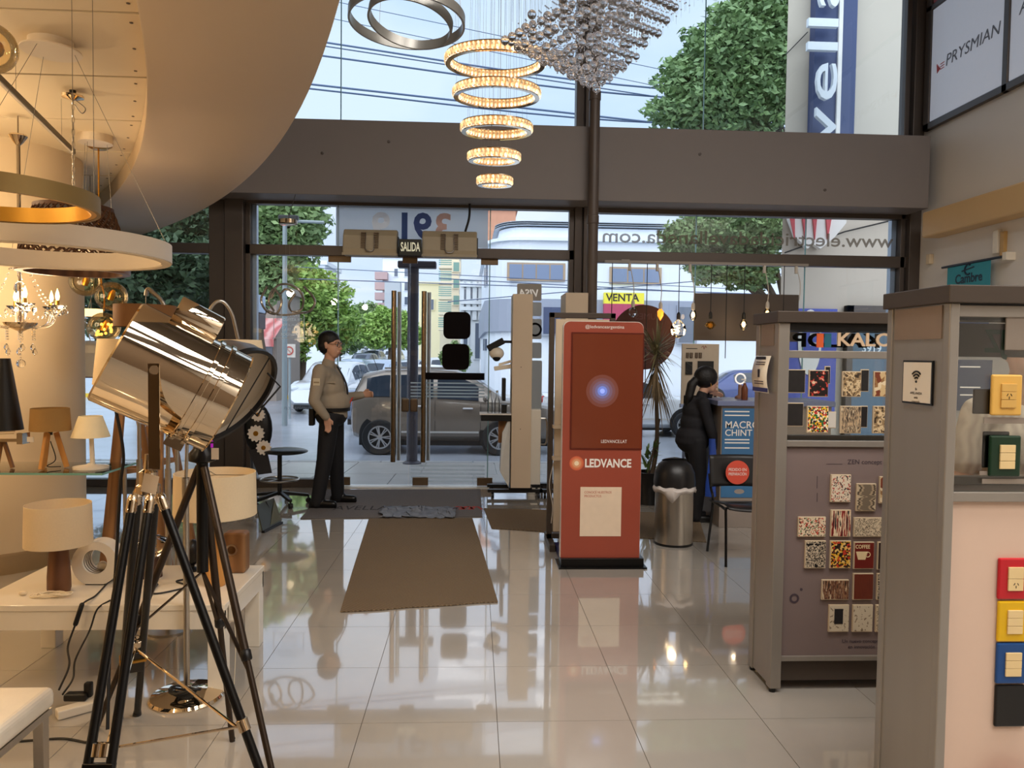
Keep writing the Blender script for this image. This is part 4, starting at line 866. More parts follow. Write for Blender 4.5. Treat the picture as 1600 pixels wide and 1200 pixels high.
# ---- crystal chandelier
hY = 5.15; hc = V(xy(33, hY), hY, 0); zz = lambda py: at(33, py, hY).z
t = thing('crystal_chandelier', 'crystal chandelier with lit candle bulbs before the cream column', 'chandelier', (hc.x, hY, zz(575)))
MB().lathe([(.0, 0), (.05, .0), (.055, -.01), (.03, -.05), (.012, -.07)], (hc.x, hY, ZK-.12), n=28).build('ceiling_cup', m_chrome, t, smooth=True)
MB().cyl((hc.x, hY, ZK), (hc.x, hY, ZK-.12), .004).cyl((hc.x, hY, ZK-.19), (hc.x, hY, zz(415)), .012, n=8).build('cord_sleeve', M('grey_cord', (120, 104, 82), .6), t)
MB().lathe([(.01, zz(412)), (.022, zz(420)), (.012, zz(428)), (.008, zz(440)), (.03, zz(444)), (.036, zz(452)), (.018, zz(462)), (.008, zz(470)), (.008, zz(490)), (.014, zz(495)), (.014, zz(502))], (hc.x, hY, 0), n=20).build('stem', m_crystal, t, smooth=True)
MB().cyl((hc.x, hY, zz(412)), (hc.x, hY, zz(505)), .005).build('core_rod', m_chrome, t)
MB().lathe([(.10, zz(504)), (.092, zz(508)), (.05, zz(514)), (.012, zz(518)), (.006, zz(521)), (0, zz(522))], (hc.x, hY, 0), n=28).build('bowl', m_chrome, t, smooth=True)
MB().lathe([(.02, zz(417)), (.06, zz(420)), (.065, zz(422)), (.02, zz(424))], (hc.x, hY, 0), n=16, cap=False).build('crown_dish', m_crystal, t)
bead = MB().ball((0, 0, 0), .0065, 6).build('bead', m_crystal, t, local=True); used = []
drop = MB().lathe([(0, .03), (.012, .012), (.016, -.004), (.008, -.018), (0, -.024)], n=8).build('crystal_drop', m_crystal, t, local=True); ud = []
def put(src, lst, p):
    o = src if not lst else src.copy()
    if lst: C.objects.link(o); o.parent = t
    o.location = Vector(p)-Vector(t.location); lst.append(o)
def strand(a, b, n, sag):
    a, b = Vector(a), Vector(b)
    for i in range(n+1): f = i/n; put(bead, used, a+(b-a)*f+V(0, 0, -sag*math.sin(PI*f)))
for k in range(6):
    ang = .12+k*PI/3; u = V(math.cos(ang), math.sin(ang), 0); A = .225
    pts = bez([hc+u*.03+V(0, 0, zz(505)), hc+u*.10+V(0, 0, zz(512)), hc+u*.19+V(0, 0, zz(505)), hc+u*A+V(0, 0, zz(486))], 6)
    ar = MB().tube(pts, .0075, 8).build('glass_arm', m_crystal, t, smooth=True)
    c = hc+u*A
    MB().lathe([(.008, zz(486)), (.05, zz(478)), (.056, zz(476)), (.015, zz(480))], c, n=14, cap=False).build('drip_dish', m_crystal, ar)
    MB().lathe([(.011, zz(480)), (.011, zz(468))], c, n=12).build('candle_sleeve', m_gold, ar)
    MB().lathe([(.007, zz(468)), (.013, zz(462)), (.009, zz(456)), (0, zz(449))], c, n=12).build('candle_bulb', m_bulb, ar, smooth=True)
    strand(hc+u*.06+V(0, 0, zz(421)), c+V(0, 0, zz(478)), 11, .05)
    strand(c+u*.0+V(0, 0, zz(480)), hc+V(math.cos(ang+PI/3), math.sin(ang+PI/3), 0)*A+V(0, 0, zz(480)), 8, .07)
    for da in (-.5, 0, .5):
        q = c+V(math.cos(ang+da*3), math.sin(ang+da*3), 0)*.05; put(drop, ud, q+V(0, 0, zz(486))); 
    q = hc+u*.085
    for i in range(5): put(bead, used, q+V(0, 0, zz(514+i*4)))
    put(drop, ud, q+V(0, 0, zz(543 if k % 2 else 550)))
for i in range(8): put(bead, used, hc+V(0, 0, zz(524+i*5)))
MB().ball(hc+V(0, 0, zz(568)), .028, 14).build('bottom_ball', m_crystal, t, smooth=True)
point('chandelier_glow', (hc.x, hY, zz(462)), .2, 15, WARM)
# ---- glass shelf with small lamps
sY0, sY1 = 4.55, 5.0; zs = at(80, 737, 4.6).z; xr = xy(165, 4.6)
t = thing('glass_shelf', 'glass display shelf at the left edge holding small lamps', 'shelf', ((-4+xr)/2, 4.78, 0))
MB().box((-3.9, sY0, zs-.012), (xr, sY1, zs)).build('glass_plate', m_clear, t)
MB().box((-3.9, sY0-.002, zs-.012), (xr, sY0, zs)).box((xr, sY0, zs-.012), (xr+.002, sY1, zs)).build('polished_edge', m_edge, t)
for x, y in ((-3.8, sY0+.05), (-3.8, sY1-.05), (xr-.05, sY1-.05)): MB().cyl((x, y, 0), (x, y, zs-.012), .012, n=10).build('leg', m_steel, t, smooth=True)
def lamp_shade(t, c, z0, z1, r0, r1, mat, th=.003, name='lamp_shade'):
    return MB().lathe([(r0-th, z0), (r0, z0), (r1, z1), (r1-th, z1), (r0-th, z0)], (c[0], c[1], 0), n=40, cap=False).build(name, mat, t, smooth=True)
p = V(xy(75, 4.7), 4.72, zs); zq = lambda px, py: at(px, py, 4.7).z
t = thing('tripod_table_lamp', 'small table lamp with tan shade on three wooden legs on the glass shelf', 'table lamp', p)
lamp_shade(t, p, zq(75, 673), zq(75, 638), .112, .104, m_tan)
for k in range(3):
    a = .4+k*2.1; MB().bar((p.x+.03*math.cos(a), p.y+.03*math.sin(a), zq(75, 676)), (p.x+.085*math.cos(a), p.y+.085*math.sin(a), zs+.006), .022, .03).build('leg', m_wood2, t, bevel=.003)
MB().cyl((p.x, p.y, zq(75, 680)), (p.x, p.y, zq(75, 660)), .012).build('socket', m_black, t)
MB().tube(bez([(p.x, p.y, zq(75, 690)), (p.x+.04, p.y-.02, zs+.06), (p.x+.0, p.y-.04, zs+.02), (p.x+.06, p.y, zs+.012)], 6), .003, 5).build('cord', m_cable, t)
MB().box((p.x-.11, p.y-.05, zq(75, 690)), (p.x-.07, p.y-.048, zq(75, 682))).build('price_tag', m_white, t)
p = V(xy(141, 4.75), 4.75, zs)
t = thing('white_table_lamp', 'small white table lamp with conical shade on the glass shelf', 'table lamp', p)
lamp_shade(t, p, zq(141, 684), zq(141, 651), .108, .065, M('ivory_shade', (240, 222, 180), .6, em=.05))
MB().cyl((p.x+.01, p.y, zs+.02), (p.x, p.y, zq(141, 655)), .014, .012).build('stem', m_lacq, t, smooth=True)
MB().lathe([(.10, 0), (.10, .012), (.03, .022), (.015, .03)], p, n=36).build('base', m_lacq, t, smooth=True)
p = V(xy(14, 4.7), 4.72, zs)
t = thing('dark_cone_lamp', 'dark cone shaded lamp with thin wooden leg at the left edge of the shelf', 'table lamp', p)
MB().lathe([(.11, zq(10, 672)), (.045, zq(10, 560))], (xy(0, 4.7), 4.72, 0), n=32).build('lamp_shade', m_black, t, smooth=True)
mb = MB()
for k in range(5): mb.bar((xy(-10, 4.7), 4.70-.01*k, zq(10, 666+k*3)), (xy(27, 4.7), 4.70-.01*k, zq(10, 664+k*3)), .006, .004)
mb.build('chrome_wires', m_chrome, t)
MB().box((xy(31, 4.7), 4.66, zq(35, 693)), (xy(40, 4.7), 4.74, zq(35, 676))).box((xy(-10, 4.7), 4.68, zq(35, 690)), (xy(34, 4.7), 4.72, zq(35, 685))).build('chrome_bar', m_chrome, t)
MB().bar((xy(2, 4.7), 4.72, zq(2, 690)), (xy(15, 4.7), 4.72, zs+.004), .018, .018).bar((xy(-2, 4.7), 4.72, zq(2, 690)), (xy(-16, 4.7), 4.76, zs+.004), .018, .018).bar((xy(-2, 4.7), 4.72, zq(2, 690)), (xy(-6, 4.7), 4.62, zs+.004), .018, .018).build('leg', m_wood, t)
# ---- white low table
TT = fl(355, 1080); x1, y0, y1, zt = -1.17, 3.64, 4.32, .435; x0 = -2.36
t = thing('display_table', 'white low display table carrying the lamps', 'table', ((x0+x1)/2, (y0+y1)/2, 0))
MB().box((x0, y0, zt-.03), (x1, y1, zt)).build('tabletop', m_lacq, t, bevel=.003)
MB().box((x0+.004, y0+.004, zt-.12), (x1-.004, y0+.024, zt-.03)).build('apron', m_lacq, t); MB().box((x0+.004, y1-.024, zt-.12), (x1-.004, y1-.004, zt-.03)).build('apron', m_lacq, t)
MB().box((x1-.024, y0, zt-.12), (x1-.004, y1, zt-.03)).build('apron', m_lacq, t); MB().box((x0+.004, y0, zt-.12), (x0+.024, y1, zt-.03)).build('apron', m_lacq, t)
for x in (x0+.045, x1-.045):
    for y in (y0+.045, y1-.045): MB().box((x-.04, y-.04, 0), (x+.04, y+.04, zt-.03)).build('leg', m_lacq, t, bevel=.003)
def tz(px, py, Y): return at(px, py, Y).z
# walnut lamp with linen drum
p = V(xy(89, 3.85), 3.85, zt)
t = thing('walnut_table_lamp', 'table lamp with linen drum shade and tapered walnut body on the white table', 'table lamp', p)
MB().lathe([(.0, 0), (.05, 0), (.054, .02), (.053, .08), (.046, .19), (.044, .215), (0, .217)], p, n=28).build('body', m_walnut, t, smooth=True)
lamp_shade(t, p, tz(89, 850, 3.85), tz(89, 787, 3.85), .152, .147, m_linen)
MB().cyl(p+V(0, 0, .215), p+V(0, 0, .30), .012).build('socket', m_steel, t)
mb = MB()
for k in range(5): c = p+V(-.02+.015*k, -.09, .008+.003*k); mb.tube([c+V(.07*math.cos(a+k), .028*math.sin(a+k), .004*math.sin(3*a)) for a in [2*PI*i/20 for i in range(20)]], .0032, 5, closed=True)
mb.build('coiled_cord', M('white_cord', (230, 216, 190), .5), t)
MB().ball(p+V(-.14, -.06, .012), .014, 8, (1.5, 1, .8)).build('plug', MATS['white_cord'], t)
# white ring lamp
p = V(xy(153, 4.0), 4.0, zt); rr = .115
t = thing('round_block_lamp', 'white round block lamp with a hole through it on the white table', 'table lamp', p)
c = p+V(0, 0, rr-.005); n = 48; pro = []
for yy in (-.05, .05): pro.append([(c.x+rr*math.cos(2*PI*k/n), c.y+yy, max(zt+.006, c.z+rr*math.sin(2*PI*k/n))) for k in range(n)]); pro.append([(c.x+.062*math.cos(2*PI*k/n), c.y+yy, c.z+.01+.062*math.sin(2*PI*k/n)) for k in range(n)])
q = [pro[0], pro[1], pro[3], pro[2]]
MB().add([v for r_ in q for v in r_], [(i*n+k, i*n+(k+1) % n, ((i+1) % 4)*n+(k+1) % n, ((i+1) % 4)*n+k) for i in range(4) for k in range(n)]).build('body', m_lacq, t, smooth=True)
mb = MB()
for k in range(4): mb.ring(.0605, .063, -.035+.02*k, -.03+.02*k, c+V(0, 0, .01), (0, 1, 0), 40)
mb.build('inner_grooves', m_alud, t)
MB().box((c.x-.05, c.y-.045, zt), (c.x+.05, c.y+.045, zt+.007)).build('foot', m_black, t); MB().ball(c+V(.0, .03, -.03), .024, 14).build('bulb', M('opal_bulb', (236, 228, 214), .3), t, smooth=True)
# glass dome lamp
p = V(xy(235, 4.1), 4.1, zt)
t = thing('glass_dome_lamp', 'squat clear glass lamp on a dark wooden foot behind the tripod', 'table lamp', p)
MB().lathe([(.04, .10), (.085, .12), (.105, .155), (.09, .195), (.05, .215), (.0, .22)], p, n=32, cap=False).build('glass_dome', m_clear, t, smooth=True)
MB().lathe([(0, 0), (.055, 0), (.05, .07), (.04, .10), (0, .10)], p, n=24).build('foot', M('dark_walnut', (74, 48, 34), .5), t, smooth=True)
MB().tube([p+V(.028*math.cos(a), .028*math.sin(a), .12+.006*a) for a in [i*.5 for i in range(24)]], .002, 5).build('filament', m_gold, t)
# honey wood lamp with big drum shade
p = V(xy(336, 3.95), 3.95, zt); 
t = thing('honey_wood_lamp', 'table lamp with wide linen drum shade and honey wooden pear body', 'table lamp', p)
MB().lathe([(0, 0), (.048, 0), (.056, .03), (.058, .10), (.048, .20), (.034, .29), (.026, .33), (0, .335)], p, n=28).build('body', m_wood2, t, smooth=True)
lamp_shade(t, p, tz(336, 804, 3.95), tz(336, 738, 3.95), .203, .198, m_linen)
MB().cyl(p+V(0, 0, .33), p+V(0, 0, .42), .012).build('socket', m_steel, t)
mb = MB()
for k in range(3): mb.bar(V(p.x, p.y, tz(336, 742, 3.95)), V(p.x+.198*math.cos(k*2.1), p.y+.198*math.sin(k*2.1), tz(336, 742, 3.95)), .004, .004)
mb.build('shade_spider', m_steel, t)
# square wood lamp with round light
p = V(xy(369, 4.2), 4.2, zt)
t = thing('wooden_cube_lamp', 'rounded square wooden lamp with a round opening at the table edge', 'table lamp', p)
MB().box((p.x-.06, p.y-.05, zt), (p.x+.06, p.y+.05, tz(369, 830, 4.2))).build('case', m_wood, t, bevel=.016, seg=4)
MB().ring(.022, .032, -.004, .002, (p.x-.01, p.y-.051, zt+.13), (0, 1, 0), 24).build('trim_ring', m_steel, t); MB().lathe([(0, 0), (.022, 0)], (p.x-.01, p.y-.0515, zt+.13), (0, 1, 0), 20, cap=False).build('lens', m_clear, t)
# small dark items on the table
p = V(xy(300, 4.22), 4.22, zt)
t = thing('black_ball_lamp', 'black ball shaped spot on the white table behind the tripods', 'table lamp', p)
MB().ball(p+V(0, 0, .10), .055, 20, (.8, 1, 1.3)).build('head', m_black, t, smooth=True); MB().lathe([(.045, 0), (.045, .01), (.01, .02), (.01, .06)], p, n=20).build('foot', m_black, t, smooth=True)
o = MB().tube(bez([V(xy(238, 3.9), 3.95, zt+.006), V(xy(250, 3.9), 3.80, zt+.005), V(xy(275, 3.9), 3.84, zt+.005), V(xy(290, 3.9), 3.92, zt+.005), V(xy(262, 3.9), 4.0, zt+.005), V(xy(282, 3.9), 4.05, zt+.005)], 8), .0045, 6).build('table_cord', m_cable); tag(o, 'black cord curled on the white table', 'cord')
t = thing('outlet_box', 'white surface socket clipped on the table end', 'socket', (x1+.02, 3.72, .31))
MB().box((x1, 3.68, .335), (x1+.035, 3.76, .42)).build('box', m_lacq, t, bevel=.01); MB().tube(bez([(x1+.02, 3.72, .335), (x1+.03, 3.70, .2), (x1+.02, 3.71, .02)], 6), .002, 5).build('cord', MATS['white_cord'], t)
# cords from the table to the power strip
for lab, pts in (('black cord with inline switch hanging from the white table', [(172, 906, zt+.004), (150, 930, zt+.004)]), ('plain dark cord hanging from the white table to the power strip', [(172, 938, zt+.004)])):
    q = [fl(*a) for a in pts]; s = 0 if 'inline' in lab else 1
    if not s: dn = [at(128, 945, 3.62), at(118, 975, 3.6), at(106, 1010, 3.55), at(108, 1040, 3.4), at(92, 1078, 3.3)]
    else: dn = [at(152, 952, 3.62), at(140, 985, 3.6), at(118, 1030, 3.5), at(114, 1060, 3.4), at(98, 1085, 3.3)]
    dn[-1].z = max(dn[-1].z, .05)
    t = thing('lamp_cord', lab, 'cord', (q[0].x, q[0].y, 0))
    MB().tube(bez(q+dn, 8), .0045, 6).build('cord', m_cable, t, smooth=True)
    if not s: MB().caps(dn[0], dn[1], .011).build('inline_switch', m_black, t, smooth=True)
a, b = fl(88, 1110, .04), fl(142, 1090, .04); t = thing('power_strip', 'white power strip lying on the floor left of the tripod', 'power strip', (a.x, a.y, 0))
MB().bar((a.x, a.y, .022), (b.x+.06, b.y, .022), .055, .04).build('strip', m_lacq, t, bevel=.006)
MB().box((b.x-.10, b.y-.05, .042), (b.x-.0, b.y, .075)).box((b.x-.02, b.y-.03, .05), (b.x+.015, b.y, .12)).build('plug', m_black, t, bevel=.008)
MB().tube(bez([fl(30, 1158, .006), fl(60, 1156, .006), fl(100, 1154, .006), fl(135, 1160, .006)], 6), .005, 6).build('feed_cord', m_cable, t)
# ---- white bench at lower left
zb = .455; c = fl(88, 1070, zb)
t = thing('white_bench', 'white padded bench with steel legs at the lower left corner', 'bench', (c.x-.35, c.y-.3, 0))
MB().box((c.x-1.1, c.y-.55, zb-.075), (c.x, c.y, zb)).build('cushion', M('white_leatherette', (232, 220, 200), .4, bump=.05), t, bevel=.025, seg=4)
MB().box((c.x-1.09, c.y-.54, zb-.10), (c.x-.01, c.y-.01, zb-.076)).build('seat_frame', m_steel, t)
for x in (c.x-.035, c.x-1.06):
    for y in (c.y-.035, c.y-.52): MB().box((x-.018, y-.018, 0), (x+.018, y+.018, zb-.10)).build('leg', m_steel, t, bevel=.002)
# ---- chrome spotlight on black tripod (foreground)
sY = 2.6; hub = at(232, 742, sY); 
sp = thing('tripod_spotlight', 'big chrome film spotlight on a black tripod in the left foreground', 'floor lamp', (hub.x, hub.y, 0))
dc = at(270, 590, sY); ax = V(.82, .34, -.46).normalized(); L, RR = .385, .178
def onax(f, r=0): return dc+ax*f
prof = [(0, -L/2), (RR-.006, -L/2), (RR, -L/2+.006), (RR, L*.20), (RR+.008, L*.205), (RR+.008, L*.24), (RR, L*.245), (RR, L*.30), (RR+.008, L*.305), (RR+.008, L*.34), (RR, L*.345), (RR, L/2-.004), (RR+.005, L/2), (RR-.004, L/2), (RR-.01, L/2-.03), (0, L/2-.03)]
MB().lathe(prof, dc, ax, 64, cap=False).build('drum_housing', m_chrome, sp, smooth=True)
up = (V(0, 0, 1)-ax*ax.z).normalized(); sd = ax.cross(up)
vc = dc+up*(RR+.03)+ax*(-.02)
MB().lathe([(0, -.075), (.048, -.075), (.05, -.07), (.05, .07), (.048, .075), (0, .075)], vc, ax, 32).build('vent_chimney', m_chrome, sp, smooth=True)
MB().obox(dc+up*(RR+.005)+ax*(-.02), ax*.06, sd*.03, up*.03).build('chimney_foot', m_chrome, sp)
mb = MB()
for f in (-.3, .3): mb.obox(dc-up*(RR+.012)+ax*(L*.27+f*.0), ax*.03, sd*.012, up*.02)
mb.build('band_clamp', m_chrome, sp)
for q in (sd, -sd):
    e = dc-ax*.065+q*(RR+.012)
    MB().cyl(e-q*.02, e+q*.012, .014, n=14).build('pivot_bolt', m_chrome, sp, smooth=True)
ys_ = hub+V(0, 0, .02)
pv_ = dc-ax*.065; front = pv_+(sd if sd.y < 0 else -sd)*(RR+.016); back = pv_-(sd if sd.y < 0 else -sd)*(RR+.016)
for e in (front, back): MB().bar(e+V(0, 0, .02), V(e.x, e.y, ys_.z+.03), .034, .005, (0, 1, 0)).build('yoke_arm', m_chrome, sp)
MB().bar(V(front.x, front.y, ys_.z+.03), V(back.x, back.y, ys_.z+.03), .034, .006).build('yoke_base', m_chrome, sp)
MB().lathe([(.012, .06), (.016, .03), (.03, .02), (.03, -.02), (.038, -.025), (.038, -.05), (.02, -.06)], (hub.x, hub.y, hub.z-.01), n=24).build('hub', m_chrome, sp, smooth=True)
MB().cyl((hub.x, hub.y, hub.z+.04), (hub.x, hub.y, ys_.z+.05), .012).build('stud', m_chrome, sp)
feet = [(fl(112, 1470), 2), (fl(470, 1380), 1), (fl(200, 1120), 2)]
for f, dbl in feet:
    top = V(hub.x, hub.y, hub.z-.05); d = (f-top); h = V(d.x, d.y, 0).normalized(); sdv = V(-h.y, h.x, 0); top = top+h*.045; L_ = (f-top).length; dn = (f-top).normalized()
    offs = (-.028, .028) if dbl == 2 else (0,)
    for q in offs:
        a = top+sdv*q+dn*.05
        lg = MB().cyl(a, f+sdv*q*1.3-dn*.02, .0145, n=14).build('leg', m_blackm, sp, smooth=True)
        MB().lathe([(.012, -.04), (.016, -.03), (.0175, -.012), (.016, -.008), (.0175, .0), (.016, .004), (.0175, .012), (.015, .02)], a, dn, 18).build('knurled_collar', m_chrome, lg, smooth=True)
        MB().lathe([(.016, -.03), (.019, 0)], f+sdv*q*1.3, dn, 14).build('rubber_foot', m_black, lg, smooth=True)
        MB().lathe([(.0155, -.02), (.019, -.018), (.019, .018), (.0155, .02)], a+(f-a)*.60, dn, 18, cap=False).build('brace_collar', m_chrome, lg, smooth=True)
    if dbl == 2: MB().obox(top+dn*(L_*.70), sdv*.045, dn*.07, sdv.cross(dn)*.016).build('leg_block', m_blackm, sp, bevel=.003); MB().obox(top+dn*(L_*.69)-sdv.cross(dn)*.0, sdv*.05, dn*.008, sdv.cross(dn)*.02).build('brass_clamp', m_gold, sp)
pb = [hub+V(0, 0, -.05)+(f-hub)*.60 for f, _ in feet]
for i in range(3): MB().cyl(pb[i], pb[(i+1) % 3], .005, n=8).build('brace_rod', m_chrome, sp, smooth=True)
MB().obox(hub+V(.03, -.06, -.02), V(.024, 0, -.006), V(0, .0006, 0), V(.006, 0, .03)).build('price_tag', m_beige, sp)
MB().tube(bez([dc-ax*.19-up*.06, at(192, 700, 2.66), at(188, 760, 2.66), at(180, 900, 2.6), at(172, 1000, 2.5), at(168, 1140, 2.4)], 8), .0055, 8).build('power_cord', m_cable, sp, smooth=True)
# ---- grey dish spotlight on second tripod
s2 = thing('dish_spotlight', 'grey dish spotlight on a dark tripod behind the chrome spotlight', 'floor lamp', (at(316, 700, 3.05).x, 3.05, 0))
c = at(359, 620, 3.05); nx = V(.74, -.32, -.56).normalized(); R2 = .224
m_dish = M('grey_enamel_dish', (160, 146, 126), .45, var=.04); m_dish2 = M('dark_grey_shell', (98, 92, 88), .35, .3)
MB().lathe([(R2, 0), (R2*.97, -.06), (R2*.82, -.13), (R2*.5, -.19), (0, -.215)], c, nx, 48, cap=False).build('dish_shell', m_dish2, s2, smooth=True)
MB().lathe([(R2*.985, .004), (R2*.96, -.03), (0, -.04)], c, nx, 48, cap=False).build('diffuser', m_dish, s2, smooth=True)
MB().ring(R2-.008, R2+.006, -.012, .008, c, nx, 48).build('rim', m_black, s2, smooth=True)
upd = (V(0, 0, 1)-nx*nx.z).normalized(); sdd = nx.cross(upd)
for s in (-1, 1): MB().cyl(c+sdd*s*R2*.5+upd*R2*.86-nx*.005, c+sdd*s*R2*.5-upd*R2*.86-nx*.01, .003, n=6).build('guard_wire', m_black, s2)
MB().tube([c+sdd*R2+upd*.02, c+sdd*(R2+.06)+nx*.10, c+sdd*(R2*.5)+nx*.12-upd*.12, c+sdd*.4*R2-upd*R2], .004, 6).build('barn_bracket', m_black, s2)
c_r = at(424, 607, 3.0); MB().tube([at(418, 583, 3.03), at(438, 604, 3.0), at(412, 634, 3.0), at(402, 650, 3.0), at(392, 640, 3.02)], .004, 6).build('wire_handle', m_black, s2)
h2 = at(316, 700, 3.05)
MB().bar(c-nx*.16, h2+V(0, 0, .02), .03, .03).build('neck', m_blackm, s2)
MB().lathe([(.03, .05), (.034, 0), (.05, -.02), (.05, -.05), (.02, -.06)], h2, n=20).build('hub', m_blackm, s2, smooth=True)
MB().cyl(h2-V(0, 0, .05), (h2.x, h2.y, at(311, 893, 3.05).z), .022, n=14).build('centre_post', m_blackm, s2, smooth=True)
f3 = [fl(363, 1158), fl(446, 1300), fl(150, 1140)]
m_leg2 = M('dark_bronze_tube', (58, 46, 36), .35, .5)
knee = V(h2.x, h2.y, at(311, 893, 3.05).z)
for f in f3:
    a = h2+V(0, 0, -.04)+(f-h2).normalized()*.04; d = (f-a)
    lg = MB().cyl(a, a+d*.55, .015, n=12).cyl(a+d*.5, f, .0115, n=12).build('leg', m_leg2, s2, smooth=True)
    MB().lathe([(.016, -.02), (.02, -.015), (.02, .015), (.016, .02)], a+d*.55, d, 14).build('leg_clamp', m_black, lg, smooth=True)
    MB().ball(f+V(0, 0, .012), .013, 8).build('rubber_foot', m_black, lg)
    MB().bar(knee, a+d*.60, .014, .006).build('brace', m_leg2, s2)
MB().obox(at(336, 709, 2.95), V(.014, 0, 0), V(0, .0006, 0), V(0, 0, .022)).build('price_tag', m_beige, s2)
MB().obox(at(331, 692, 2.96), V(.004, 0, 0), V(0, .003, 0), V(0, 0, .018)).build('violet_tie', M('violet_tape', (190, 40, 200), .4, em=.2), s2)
# ---- chrome arc floor lamps
p = fl(292, 1090)
al = thing('arc_floor_lamp', 'chrome arc floor lamp with round mirror base and cream shade', 'floor lamp', p)
MB().lathe([(0, 0), (.165, 0), (.168, .008), (.16, .02), (.10, .034), (.03, .045), (.015, .06)], p, n=56).build('base', m_chrome, al, smooth=True)
zt2 = at(300, 520, 3.64).z
MB().cyl(p+V(0, 0, .04), (p.x, p.y, at(292, 745, 3.64).z), .014, n=14).cyl((p.x, p.y, at(292, 775, 3.64).z), (p.x, p.y, at(292, 745, 3.64).z), .018, n=14).build('lower_pole', m_steel, al, smooth=True)
topc = [V(p.x, p.y, at(292, 745, 3.64).z), V(p.x+.02, p.y, at(300, 600, 3.64).z), at(318, 510, 3.66), at(332, 478, 3.68), at(347, 471, 3.7), at(362, 490, 3.72), at(372, 530, 3.74)]
MB().tube(bez(topc, 8), .008, 10).build('arc_tube', m_steel, al, smooth=True)
lamp_shade(al, at(375, 545, 3.74), at(375, 562, 3.74).z, at(375, 531, 3.74).z, .115, .10, m_linen)
mb = MB(); q = p+V(.02, -.08, .04)
for k in range(4): mb.tube([q+V((.04+.01*k)*math.cos(a), .03*math.sin(a), .01+.008*k+.01*math.sin(2*a+k)) for a in [2*PI*i/16 for i in range(16)]], .006, 6, closed=True)
mb.build('coiled_cord', m_cable, al)
bx = V(xy(190, 5.0), 5.0, 0)
al2 = thing('brown_arc_lamp', 'arc lamp with wide brown drum shade behind the chrome spotlight', 'floor lamp', (xy(275, 5.0), 5.0, 0))
MB().lathe([(0, 0), (.15, 0), (.15, .02), (.02, .04)], (xy(275, 5.0), 5.0, 0), n=36).build('base', m_steel, al2, smooth=True)
MB().tube(bez([(xy(275, 5.0), 5.0, .03), (xy(276, 5.0), 5.0, 1.2), at(268, 520, 5.0), at(256, 476, 5.0), at(240, 458, 5.0), at(231, 452, 5.0), at(228, 462, 5.0)], 8), .013, 10).build('arc_tube', m_steel, al2, smooth=True)
MB().cyl(at(228, 458, 5.0), at(228, 485, 5.0), .003).build('drop_cord', m_wire, al2)
lamp_shade(al2, at(227, 490, 5.0), at(227, 511, 5.0).z, at(227, 477, 5.0).z, .185, .185, M('brown_fabric_shade', (150, 104, 58), .7, c2=(120, 80, 42), scale=3))
MB().lathe([(0, 0), (.185, 0)], (at(227, 490, 5.0).x, 5.0, at(227, 477, 5.0).z), n=40, cap=False).build('shade_top', M('dark_shade_top', (60, 48, 40), .7), al2)
# ---- wooden tripod floor lamps standing behind
for k, (px, Y, lab, hgt, mat) in enumerate(((197, 5.2, 'honey wood tripod floor lamp left behind the chrome spotlight', 1.35, m_wood), (250, 6.05, 'wood tripod floor lamp right behind the chrome spotlight', 1.25, m_wood))):
    q = V(xy(px, Y), Y, 0); t = thing('wood_tripod_lamp', lab, 'floor lamp', q, 0, 'wooden tripod floor lamps')
    for j in range(3):
        a = .5+j*2.094+k*.4; MB().bar((q.x+.05*math.cos(a), q.y+.05*math.sin(a), hgt), (q.x+.29*math.cos(a), q.y+.29*math.sin(a), 0.0), .045, .03).build('leg', mat, t, bevel=.004)
    MB().lathe([(.08, hgt-.03), (.08, hgt+.02), (.02, hgt+.05)], (q.x, q.y, 0), n=20).build('hub', mat, t, smooth=True)
    zc = hgt*.62
    for j in range(3):
        a, b = .5+j*2.094+k*.4, .5+(j+1)*2.094+k*.4; r_ = .05+.24*(1-.62)
        MB().bar((q.x+r_*math.cos(a), q.y+r_*math.sin(a), zc), (q.x+r_*math.cos(b), q.y+r_*math.sin(b), zc), .02, .03).build('stretcher', mat, t)
    lamp_shade(t, q, hgt+.06, hgt+.36, .20, .17, m_tan if k else m_linen)
    MB().cyl((q.x, q.y, hgt+.04), (q.x, q.y, hgt+.12), .012).build('socket', m_black, t)
for k, (px, Y, lab) in enumerate(((217, 4.9, 'slim steel pole lamp left of the chrome yoke'), (262, 4.5, 'slim steel pole lamp right of the chrome yoke'))):
    q = V(xy(px, Y), Y, 0); t = thing('pole_lamp', lab, 'floor lamp', q, 0, 'slim pole lamps')
    MB().lathe([(0, 0), (.13, 0), (.13, .015), (.02, .03)], q, n=32).build('base', m_steel, t, smooth=True)
    MB().cyl(q+V(0, 0, .02), q+V(0, 0, .95), .018, n=12).cyl(q+V(0, 0, .94), q+V(0, 0, 1.35), .012, n=12).build('pole', m_steel, t, smooth=True)
    MB().lathe([(.02, 1.34), (.07, 1.38), (.075, 1.46), (.0, 1.5)], q, n=24).build('head', m_steel, t, smooth=True)
